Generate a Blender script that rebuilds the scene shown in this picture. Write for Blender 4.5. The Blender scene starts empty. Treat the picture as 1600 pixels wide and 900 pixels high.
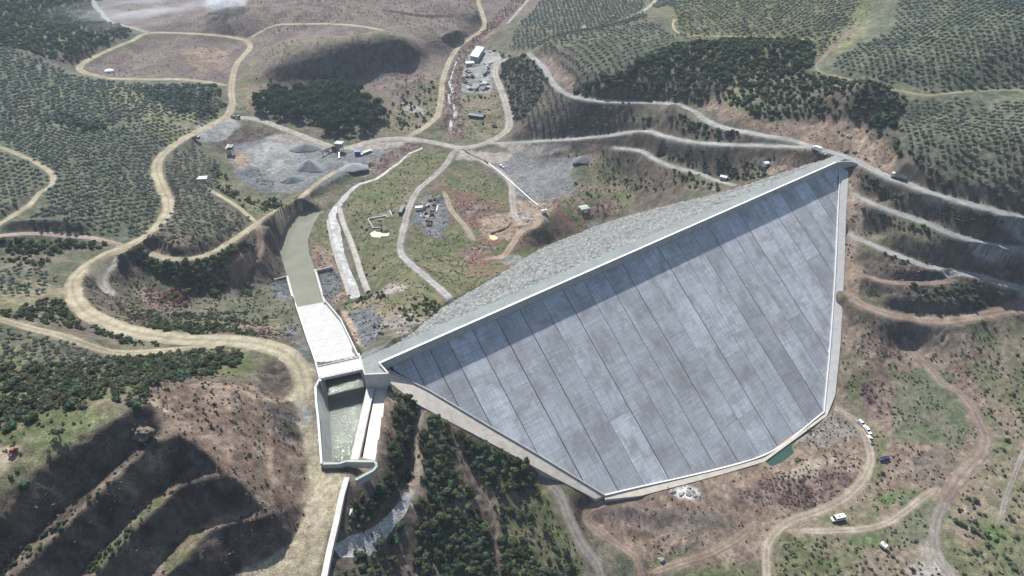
import bpy, bmesh, math, random
import numpy as np
from mathutils import Vector, Matrix

R = math.radians
SC = bpy.context.scene
COL = SC.collection
# ---------------------------------------------------------------- camera
cam_d = bpy.data.cameras.new("camera"); cam = bpy.data.objects.new("camera", cam_d); COL.objects.link(cam)
cam.location = (0, 0, 241.18); cam.rotation_euler = (R(90-36.81), 0, 0)
cam_d.sensor_width = 36; cam_d.lens = 36*1020/1600; cam_d.clip_start = 1; cam_d.clip_end = 5000
SC.camera = cam
# ---------------------------------------------------------------- sky and sun
SUN_EL, SUN_AZ = 47.3, -21.0
W = bpy.data.worlds.new("World"); SC.world = W; W.use_nodes = True
wn = W.node_tree.nodes; wl = W.node_tree.links
bg = wn["Background"]; sky = wn.new("ShaderNodeTexSky"); sky.sky_type = 'NISHITA'
sky.sun_disc = False; sky.sun_elevation = R(SUN_EL); sky.sun_rotation = R(SUN_AZ)
sky.air_density = 1.0; sky.dust_density = 1.6; sky.ozone_density = 1.2
wl.new(sky.outputs[0], bg.inputs[0]); bg.inputs[1].default_value = 0.085
sd = bpy.data.lights.new("sun", 'SUN'); sd.energy = 5.0; sd.angle = R(0.53); sd.color = (1.0, 0.985, 0.96)
sun = bpy.data.objects.new("sun", sd); COL.objects.link(sun)
S = Vector((math.sin(R(SUN_AZ))*math.cos(R(SUN_EL)), math.cos(R(SUN_AZ))*math.cos(R(SUN_EL)), math.sin(R(SUN_EL))))
sun.rotation_euler = S.to_track_quat('Z', 'Y').to_euler(); sun.location = (0, 0, 400)
vs = SC.view_settings; vs.view_transform = 'Standard'; vs.look = 'None'; vs.exposure = 0.48; vs.gamma = 1.0; vs.use_curve_mapping = False
SC.cycles.use_denoising = True
SC.cycles.max_bounces = 5; SC.cycles.diffuse_bounces = 3; SC.cycles.glossy_bounces = 2; SC.cycles.transmission_bounces = 2
SC.cycles.volume_bounces = 4; SC.cycles.sample_clamp_indirect = 4.0
SC.cycles.caustics_reflective = False; SC.cycles.caustics_refractive = False
# ---------------------------------------------------------------- surveyed plan data (metres)
POINTS = [(-95.1,176.4,72.0),(-92.8,174.4,69.0),(-84.5,174.4,69.0),(-87.9,172.6,67.5),(-128.4,109.3,107.0),(-127.3,102.3,107.0),(-137.0,112.4,107.0),(-126.2,113.2,106.0),(-118.0,119.8,106.0),(-131.1,124.5,106.0),(-111.2,123.0,105.0),(-116.0,125.4,105.0),(-170.7,160.2,92.0),(-146.0,154.1,92.0),(-145.9,143.3,97.0),(-156.0,140.6,97.0),(-131.0,161.3,85.0),(-144.4,166.1,85.0),(-117.7,146.9,92.0),(-117.0,170.2,78.0),(-126.9,171.8,78.0),(-104.0,181.6,72.0),(-113.5,180.9,72.0),(-101.1,169.0,76.0),(-107.8,161.3,82.0),(-72.7,167.6,66.0),(-67.8,149.5,66.0),(-63.2,134.8,66.0),(-63.0,123.9,66.0),(-62.4,109.1,65.0),(-65.8,101.1,65.0),(-56.7,109.1,65.0),(-56.3,120.0,65.0),(-55.9,131.8,65.0),(-72.5,98.5,64.5),(-60.8,95.7,64.5),(-47.5,171.3,65.5),(-45.1,161.8,65.5),(-43.7,140.8,65.0),(-46.7,144.8,65.0),(-44.3,150.4,65.0),(-41.7,149.2,63.0),(-42.5,164.1,63.0),(-45.3,137.6,58.0),(-47.7,133.2,58.0),(-42.3,140.7,60.0),(-49.4,127.9,62.0),(-50.5,122.3,64.9),(-51.0,113.4,64.9),(-51.8,106.3,64.7),(-48.1,114.4,60.0),(-42.1,114.4,53.0),(-39.2,106.6,50.0),(-45.0,100.3,56.0),(0.0,164.0,34.0),(9.8,152.1,26.0),(4.7,139.7,24.0),(11.8,135.0,19.0),(18.5,125.6,16.0),(6.8,125.8,22.0),(0.0,127.7,27.0),(-21.4,116.7,32.0),(-26.6,126.5,33.0),(39.3,154.0,15.0),(33.3,156.9,15.0),(37.0,156.9,16.3),(29.9,156.6,18.5),(39.5,144.1,13.0),(65.1,159.7,11.0),(51.6,156.7,11.0),(63.3,149.1,9.5),(83.2,157.8,9.5),(49.4,141.1,9.0),(33.7,133.3,9.0),(90.3,172.7,6.0),(87.7,152.0,5.0),(109.2,170.5,4.5),(106.6,180.4,4.5),(123.1,170.9,4.0),(119.0,191.0,2.2),(126.7,196.4,2.2),(123.2,194.3,1.6),(138.8,198.7,4.0),(149.1,202.4,4.0),(149.4,181.2,3.5),(138.3,174.5,3.5),(162.3,213.4,5.0),(157.8,217.5,5.0),(157.5,168.1,3.5),(137.8,147.2,3.5),(113.9,144.5,3.5),(122.3,133.8,3.5),(164.8,146.3,5.0),(185.5,160.8,5.0),(200.3,144.4,8.0),(187.2,131.3,8.0),(172.4,191.7,8.0),(186.8,191.7,8.0),(187.0,211.9,11.0),(204.6,228.8,11.0),(200.5,202.0,9.0),(191.4,235.7,13.0),(177.5,236.1,17.0),(169.9,240.7,17.0),(180.7,254.5,22.0),(210.4,246.9,20.0),(247.5,255.7,21.0),(257.8,245.8,21.0),(232.1,218.3,13.0),(239.2,210.1,13.0),(224.5,183.8,9.0),(210.5,183.8,9.0),(170.3,227.4,8.0),(178.0,215.6,7.0),(168.7,179.9,3.0),(253.0,209.2,14.0),(236.7,169.7,10.0),(215.1,130.7,9.0),(103.5,114.8,3.0),(57.9,118.4,5.0),(23.0,117.4,7.0),(-8.5,105.6,22.0),(-43.5,89.4,52.0),(-64.0,86.4,62.0),(215.2,386.3,79.0),(205.3,401.7,79.0),(194.6,400.2,71.0),(224.4,355.8,80.0),(234.1,364.9,86.0),(246.4,374.5,86.0),(233.1,334.8,78.0),(253.7,326.9,78.0),(260.3,304.5,80.0),(306.6,381.9,99.0),(264.1,334.0,88.0),(246.2,346.7,88.0),(283.3,369.5,92.0),(285.3,461.0,110.0),(321.8,537.7,117.0),(316.2,482.6,117.0),(373.7,507.4,124.0),(323.1,440.0,124.0),(286.8,400.9,108.0),(320.0,413.0,112.0),(254.9,438.5,104.0),(217.5,401.1,104.0),(264.5,530.2,100.0),(300.8,594.0,104.0),(260.4,628.6,96.0),(236.1,545.2,96.0),(206.2,500.8,94.0),(190.2,485.2,80.0),(177.0,528.0,86.0),(192.5,587.5,90.0),(175.2,630.9,90.0),(150.5,477.1,78.0),(171.3,449.0,74.0),(169.9,413.1,70.0),(154.2,433.1,70.0),(141.5,521.7,78.0),(116.3,469.3,76.0),(106.3,555.3,78.0),(79.9,509.3,72.0),(51.7,527.4,66.0),(45.5,590.8,62.0),(70.3,615.6,66.0),(120.2,641.9,76.0),(151.0,648.8,80.0),(38.0,664.8,52.0),(73.2,781.9,40.0),(30.7,820.7,30.0),(0.0,808.0,26.0),(65.4,888.4,36.0),(151.1,914.2,34.0),(152.3,822.8,44.0),(175.3,732.6,72.0),(254.6,807.6,82.0),(223.3,1002.4,60.0),(367.8,825.4,92.0),(452.7,725.8,110.0),(517.1,659.4,122.0),(364.0,432.1,130.0),(303.4,337.3,105.0),(288.4,293.2,75.0),(296.8,267.3,37.0),(279.5,233.2,24.0),(0.0,582.9,36.0),(16.3,534.7,31.0),(31.2,508.3,36.0),(51.4,503.3,38.0),(5.3,512.6,26.0),(79.1,480.6,42.0),(-5.8,580.7,25.0),(0.0,686.0,20.0),(97.4,474.7,46.0),(119.6,445.9,54.0),(74.6,468.2,20.0),(117.3,445.2,37.0),(151.0,406.7,50.0),(173.7,389.7,58.0),(142.0,399.8,43.0),(166.0,385.7,50.0),(89.9,464.4,11.0),(129.2,423.8,22.0),(61.8,482.1,9.0),(49.8,462.4,12.0),(78.5,452.3,10.0),(52.0,489.7,11.0),(115.0,436.6,9.0),(-69.6,456.7,5.0),(-81.3,398.5,5.0),(-82.7,350.1,5.0),(-77.0,436.0,5.0),(-39.8,456.7,5.0),(-18.3,407.4,5.0),(-45.2,398.5,5.0),(27.5,407.4,5.0),(8.9,389.8,5.0),(-25.5,365.3,5.0),(-40.2,335.7,5.0),(0.0,478.8,5.0),(30.9,478.8,5.0),(38.5,436.0,5.0),(-104.6,428.0,4.0),(-107.2,391.5,4.0),(-83.7,330.2,4.0),(66.0,424.4,6.0),(87.6,444.3,6.0),(95.0,430.5,8.0),(-92.6,478.8,5.0),(-59.2,508.6,5.0),(-59.7,329.5,4.5),(-39.8,295.5,20.0),(-57.7,258.1,40.0),(-51.3,258.1,40.0),(-42.9,243.0,44.0),(-68.5,260.5,34.0),(-60.2,235.9,44.0),(-59.8,219.8,50.0),(-82.9,262.7,28.0),(-74.0,240.6,38.0),(-61.3,207.8,55.0),(-57.8,199.1,60.0),(-38.1,255.6,42.0),(-49.6,228.7,50.0),(-38.0,312.6,12.0),(-87.5,316.4,2.0),(-100.5,354.6,2.0),(-113.5,394.8,2.0),(-126.0,426.7,2.0),(-113.9,339.4,2.4),(-125.7,377.3,2.4),(-175.3,444.3,6.0),(-194.7,444.3,6.0),(-215.2,476.7,6.0),(-201.7,500.3,6.0),(-169.9,500.3,6.0),(-143.5,476.7,6.0),(-135.6,488.3,6.0),(-171.2,465.5,6.0),(-123.9,510.2,6.0),(-105.2,494.3,6.0),(-120.3,460.5,3.0),(-237.0,512.5,9.0),(-234.8,493.9,9.0),(-251.8,527.4,14.0),(-250.1,507.8,14.0),(-229.1,499.9,6.2),(-240.8,541.3,11.0),(-221.4,530.1,7.0),(-151.6,404.1,-1.0),(-148.3,374.6,-1.0),(-140.1,351.5,-1.0),(-132.5,330.3,-1.0),(-127.1,317.1,-1.0),(-146.9,414.3,1.0),(-139.0,415.0,7.0),(-136.7,411.7,2.5),(-132.8,385.4,2.5),(-128.0,361.4,2.5),(-140.6,301.7,6.0),(-113.5,314.3,6.0),(-106.4,307.9,6.0),(-121.2,264.8,22.0),(-109.2,245.2,30.0),(-134.1,300.9,9.0),(-81.6,190.2,64.0),(-88.9,204.7,56.0),(-99.3,224.5,44.0),(-88.6,196.4,60.0),(-52.6,188.1,66.0),(-50.6,191.0,66.0),(-64.3,204.5,58.0),(-82.4,238.3,40.0),(-162.7,311.2,13.0),(-165.7,303.7,13.0),(-171.7,296.1,15.0),(-179.1,289.3,18.0),(-180.3,283.5,18.0),(-193.7,292.9,22.0),(-201.6,296.2,24.0),(-204.8,288.0,30.0),(-175.2,302.4,24.0),(-166.9,308.3,22.0),(-202.7,273.9,32.0),(-181.1,263.0,32.0),(-167.3,265.2,26.0),(-155.3,275.6,22.0),(-135.1,267.7,24.0),(-145.5,294.8,16.0),(-189.5,250.4,38.0),(-196.1,250.3,50.0),(-180.1,228.5,52.0),(-162.2,231.1,48.0),(-146.5,238.3,40.0),(-118.2,229.0,44.0),(-132.8,247.8,34.0),(-128.3,210.6,58.0),(-107.1,205.5,60.0),(-210.3,266.2,46.0),(-222.9,289.2,44.0),(-156.0,319.1,12.0),(-152.2,330.0,9.0),(-152.5,339.7,12.0),(-160.4,357.4,15.0),(-193.7,340.7,37.0),(-196.8,310.7,36.0),(-179.7,330.6,32.0),(-186.2,367.8,28.0),(-226.9,414.0,22.0),(-252.4,463.4,18.0),(-231.7,470.2,12.0),(-220.1,427.3,15.0),(-194.0,406.3,16.0),(-176.0,369.8,22.0),(-214.4,376.1,28.0),(-200.2,433.6,9.0),(-177.6,420.8,8.0),(-177.8,396.3,14.0),(-257.0,497.5,13.0),(-259.8,329.8,50.0),(-245.0,329.8,50.0),(-229.6,325.7,46.0),(-240.9,364.0,44.0),(-225.9,340.2,44.0),(-270.3,421.9,38.0),(-278.6,390.3,44.0),(-279.0,337.3,50.0),(-259.2,315.5,50.0),(-306.7,349.8,56.0),(-310.6,375.4,56.0),(-285.8,319.6,60.0),(-314.1,425.6,46.0),(-312.1,461.2,40.0),(-292.9,496.6,30.0),(-362.1,475.8,44.0),(-372.1,449.6,50.0),(-344.6,522.0,36.0),(-309.0,554.8,26.0),(-282.2,580.6,16.0),(-286.4,610.8,20.0),(-350.9,608.3,24.0),(-386.7,580.3,34.0),(-415.3,565.9,42.0),(-435.4,548.8,48.0),(-458.6,643.5,46.0),(-498.3,650.5,50.0),(-450.2,691.4,38.0),(-453.0,759.6,32.0),(-502.1,766.3,44.0),(-538.7,761.5,52.0),(-577.8,784.5,60.0),(-529.1,845.1,46.0),(-652.9,1046.7,52.0),(-712.5,898.9,64.0),(-469.7,541.4,56.0),(-370.6,399.4,58.0),(-302.7,305.6,64.0),(-270.9,295.8,60.0),(-253.1,238.3,70.0),(-195.3,166.6,86.0),(-141.7,105.4,108.0),(-128.5,83.4,104.0),(-262.0,286.4,52.0),(-250.4,301.7,44.0),(-230.4,298.7,46.0),(-261.5,304.4,38.0),(-227.8,277.5,50.0),(-235.0,266.0,56.0),(-234.4,252.3,60.0),(-232.4,238.9,66.0),(-215.8,244.8,58.0),(-210.2,215.2,70.0),(-197.5,225.3,62.0),(-179.1,209.5,66.0),(-158.4,203.7,64.0),(-380.1,713.5,18.0),(-419.9,724.5,18.0),(-354.3,735.9,18.0),(-324.1,691.1,15.0),(-363.8,674.9,17.0),(-426.2,696.4,20.0),(-428.3,829.6,24.0),(-499.9,866.2,26.0),(-403.1,866.2,26.0),(-336.3,814.3,28.0),(-310.4,801.9,24.0),(-418.9,1028.0,30.0),(-573.5,1061.2,32.0),(-287.1,701.5,15.0),(-245.0,610.2,14.0),(-247.7,580.5,13.0),(-244.0,730.2,30.0),(-207.9,728.0,34.0),(-165.6,725.7,36.0),(-144.6,767.1,35.5),(-180.6,804.9,35.5),(-275.8,849.0,34.0),(-227.6,880.6,34.0),(-114.1,810.5,29.0),(-75.0,796.8,29.0),(-87.6,768.6,26.0),(-125.1,905.8,32.0),(-66.7,905.8,32.0),(-195.6,1091.6,35.0),(-48.9,1091.6,35.0),(-331.4,1051.1,34.0),(-157.2,630.2,13.0),(-115.7,648.2,13.0),(-169.5,546.0,9.0),(-205.7,575.1,9.0),(-143.4,588.1,10.0),(-115.7,562.7,8.0),(-97.6,604.2,10.0),(-92.5,670.1,12.0),(-84.8,729.5,13.0),(-91.6,553.0,6.0),(-235.8,618.3,11.0),(-57.5,555.4,5.0),(-59.7,626.3,8.0),(-57.7,693.0,11.0),(-46.9,749.1,14.0),(-23.1,814.0,17.0),(-8.4,898.4,18.0),(-49.2,535.7,4.5),(-34.0,548.3,8.0),(-30.0,590.6,9.0),(-38.1,635.7,11.0),(-37.0,686.9,13.0),(-31.7,726.3,14.0),(-10.6,734.3,15.0),(-19.8,670.1,12.0),(20.2,1122.1,20.0)]
LINES = [[(-240.0,660.7,23.0),(-205.8,672.1,29.0),(-187.5,682.1,33.0),(-167.2,685.0,36.0),(-148.0,692.6,37.0),(-125.8,709.3,38.0),(-116.9,708.8,37.5),(-100.7,716.1,24.0)],[(-237.8,651.0,14.0),(-205.5,658.0,13.5),(-183.3,663.8,13.5),(-168.2,673.5,13.5),(-139.4,675.9,14.0),(-121.6,691.1,15.0),(-109.7,705.8,17.0),(-99.6,715.8,20.0)],[(-122.2,87.3,105.0),(-122.0,92.4,105.0),(-121.9,97.8,105.0),(-120.9,103.2,105.0),(-118.2,109.2,105.0),(-113.9,114.2,105.0),(-111.2,120.8,103.9),(-107.9,127.1,102.9),(-104.3,131.6,102.0)],[(-123.0,81.1,95.0),(-121.6,84.2,95.0),(-119.0,90.5,95.0),(-114.9,101.5,95.0),(-112.1,108.2,95.0),(-109.1,115.2,95.0),(-106.2,120.6,95.0),(-104.0,123.2,95.0),(-101.8,124.6,95.0)],[(-118.4,79.1,95.0),(-117.0,82.3,95.0),(-113.7,90.5,95.0),(-110.6,99.3,95.0),(-107.9,107.4,95.0),(-104.1,116.0,95.0),(-101.5,122.4,95.0),(-98.7,123.9,95.0),(-95.3,124.7,95.0)],[(-110.8,84.2,85.0),(-109.2,87.9,85.0),(-106.6,94.8,85.0),(-103.8,102.3,85.0),(-101.6,108.9,85.0),(-100.0,113.0,85.0),(-97.9,116.1,85.0),(-93.9,118.1,85.0),(-86.7,120.9,85.0)],[(-106.6,84.2,85.0),(-104.9,87.9,85.0),(-102.6,94.4,85.0),(-100.5,100.7,85.0),(-97.6,107.4,85.0),(-94.3,114.0,85.0),(-90.9,115.8,85.0),(-86.6,117.1,85.0),(-81.7,118.1,85.0)],[(-98.8,89.6,75.0),(-97.0,94.1,75.0),(-95.0,98.6,75.0),(-93.2,103.8,75.0),(-91.0,108.7,75.0),(-87.6,110.5,75.0),(-83.2,112.0,75.0),(-78.7,113.1,75.0),(-74.3,114.4,75.0)],[(-94.4,89.6,75.0),(-92.3,93.6,75.0),(-89.1,98.7,75.0),(-87.2,104.1,75.0),(-85.4,107.4,75.0),(-80.8,109.0,75.0),(-76.4,110.2,75.0),(-73.1,111.0,75.0),(-70.4,111.8,75.0)],[(-86.1,97.3,65.2),(-82.2,99.7,65.2),(-79.8,100.8,65.2),(-77.5,102.0,65.2),(-74.4,103.3,65.2),(-71.4,104.8,65.2),(-68.3,106.5,65.2),(-66.3,108.2,65.2),(-64.6,110.6,65.2)],[(-110.8,145.0,97.0),(-101.5,132.4,95.5),(-95.3,124.7,95.0),(-86.7,120.9,85.0)],[(-93.8,153.2,85.5),(-86.4,132.1,85.0),(-83.4,123.1,85.0),(-81.7,118.1,85.0)],[(-84.9,156.1,75.5),(-76.0,131.9,75.0),(-72.2,119.4,75.0),(-70.4,111.8,75.0)],[(-79.9,163.4,69.0),(-74.1,151.0,66.5),(-68.6,138.7,65.2),(-65.1,122.9,65.2),(-64.5,110.7,65.2)],[(-63.7,116.5,65.2),(-67.5,135.4,65.2),(-71.4,147.4,65.2),(-75.8,159.0,65.2),(-80.8,166.7,65.2),(-84.7,173.2,65.2),(-90.0,178.3,65.2)],[(-52.8,133.0,65.0),(-53.4,120.0,65.0),(-53.7,109.1,65.0),(-53.3,98.3,65.0)],[(-32.9,140.9,48.0),(-35.6,136.8,49.0),(-36.8,132.8,49.7),(-39.5,127.1,51.0),(-41.5,122.5,52.0),(-44.4,117.2,53.8),(-48.6,112.2,55.9),(-53.6,109.9,58.0)],[(-42.7,170.7,61.0),(-40.1,155.5,59.0),(-41.9,140.4,57.0),(-47.9,125.4,57.0)],[(-36.1,171.4,55.0),(-37.0,157.1,50.0),(-38.4,144.0,45.0)],[(-34.1,171.4,55.0),(-34.4,153.4,51.0),(-31.9,134.7,47.0),(-35.8,121.5,45.0),(-37.7,111.6,43.0)],[(-29.1,168.4,53.0),(-23.6,154.5,46.0),(-16.5,140.3,39.0),(-12.3,129.0,33.0),(-10.4,117.8,30.0)],[(-24.5,169.5,50.0),(-19.5,162.5,43.5),(-9.6,149.3,34.0),(-6.5,136.5,29.0),(-4.4,120.6,25.0)],[(-91.7,276.7,22.0),(-82.3,276.5,27.0),(-71.5,276.3,31.0),(-54.9,281.0,33.0),(-47.6,283.9,33.0)],[(-49.3,193.9,67.5),(-45.7,201.2,65.5),(-41.8,217.8,58.0),(-33.8,244.9,46.0)],[(-78.8,514.6,4.0),(-93.6,484.7,3.2),(-105.1,459.2,2.5),(-118.8,451.8,2.0),(-124.9,432.5,1.5),(-129.5,413.8,1.3),(-126.5,396.1,1.2),(-113.6,356.3,0.8),(-103.7,328.0,0.7),(-95.1,308.7,0.6),(-88.7,290.8,0.5)],[(-151.0,438.1,5.5),(-138.9,455.7,5.5),(-129.1,468.7,5.5),(-116.3,482.3,5.5),(-115.6,492.9,5.5)],[(-148.2,430.2,2.2),(-136.1,449.4,2.2),(-126.4,465.3,2.2),(-114.1,482.1,2.2)],[(-155.4,414.9,1.2),(-159.5,396.1,1.2),(-158.8,377.6,1.2),(-151.3,355.7,1.2),(-141.9,334.1,1.2)],[(-138.6,414.9,1.2),(-140.1,396.1,1.2),(-138.9,375.2,1.2),(-134.1,359.5,1.2),(-126.3,341.1,1.2)],[(-152.7,428.2,6.0),(-158.1,408.5,7.0),(-160.3,387.4,9.0),(-158.9,365.3,10.0),(-153.9,347.8,9.0)],[(-146.6,324.2,3.5),(-140.6,329.6,3.5)],[(-125.0,337.2,3.0),(-113.9,340.0,3.0)],[(-97.1,741.6,26.0),(-79.6,761.1,26.7),(-45.5,806.0,28.0)],[(-95.5,754.6,18.0),(-73.1,764.9,19.2),(-44.1,804.9,21.0)],[(-160.4,864.4,31.0),(-109.6,840.1,31.0),(-62.6,840.1,31.0),(-44.0,861.3,31.0)],[(-160.7,864.3,28.0),(-109.5,837.2,28.0),(-62.4,834.3,28.0),(-42.1,852.1,28.0)],[(31.6,151.2,13.2),(40.7,152.4,12.3),(53.5,152.4,10.9),(66.8,153.8,9.3),(87.7,153.2,6.6)],[(31.7,151.1,12.0),(40.7,152.0,11.1),(53.6,152.1,9.7),(66.9,153.4,8.1),(87.8,152.7,5.6)],[(40.2,148.3,11.5),(50.4,148.3,10.3),(63.1,147.8,8.8),(76.1,148.2,7.3),(88.5,150.8,5.9)],[(40.3,148.2,10.4),(50.5,147.8,9.2),(63.2,147.4,7.8),(76.2,147.7,6.3),(88.5,150.2,5.0)],[(31.8,154.4,14.4),(46.2,155.9,12.7),(64.6,156.4,10.6),(83.1,156.7,8.4)],[(31.8,154.1,13.6),(46.2,155.5,11.9),(64.6,156.1,9.8),(83.1,156.3,7.7)],[(-42.8,207.0,62.2),(-34.6,251.6,41.1),(-14.2,292.4,26.8),(22.1,377.4,-5.4),(70.2,411.5,-5.4)],[(134.6,364.8,44.8),(156.2,365.4,52.8),(169.5,367.5,56.8),(187.5,368.0,63.5)],[(-47.7,182.7,64.3),(-33.0,180.0,56.6),(-8.3,173.2,42.5),(10.2,168.4,32.0),(37.4,160.6,16.2),(114.2,191.5,2.5),(151.6,217.8,2.4),(163.3,250.7,16.6),(177.0,292.5,35.4),(187.6,327.5,51.4),(196.3,356.3,64.6)],[(-46.7,177.9,62.9),(-36.3,172.5,57.0),(-24.6,170.2,49.9),(-15.6,168.5,44.9),(2.5,164.7,34.6),(14.9,162.0,27.5),(33.3,158.4,17.2),(37.3,159.0,15.9),(52.4,162.8,13.0),(73.1,171.3,9.2),(92.0,179.1,5.8),(113.6,188.4,2.3),(152.5,216.0,2.1),(159.3,225.9,5.9),(168.7,250.9,16.5),(182.1,292.8,35.2),(192.5,327.7,51.2),(201.1,353.9,63.3)]]
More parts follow.
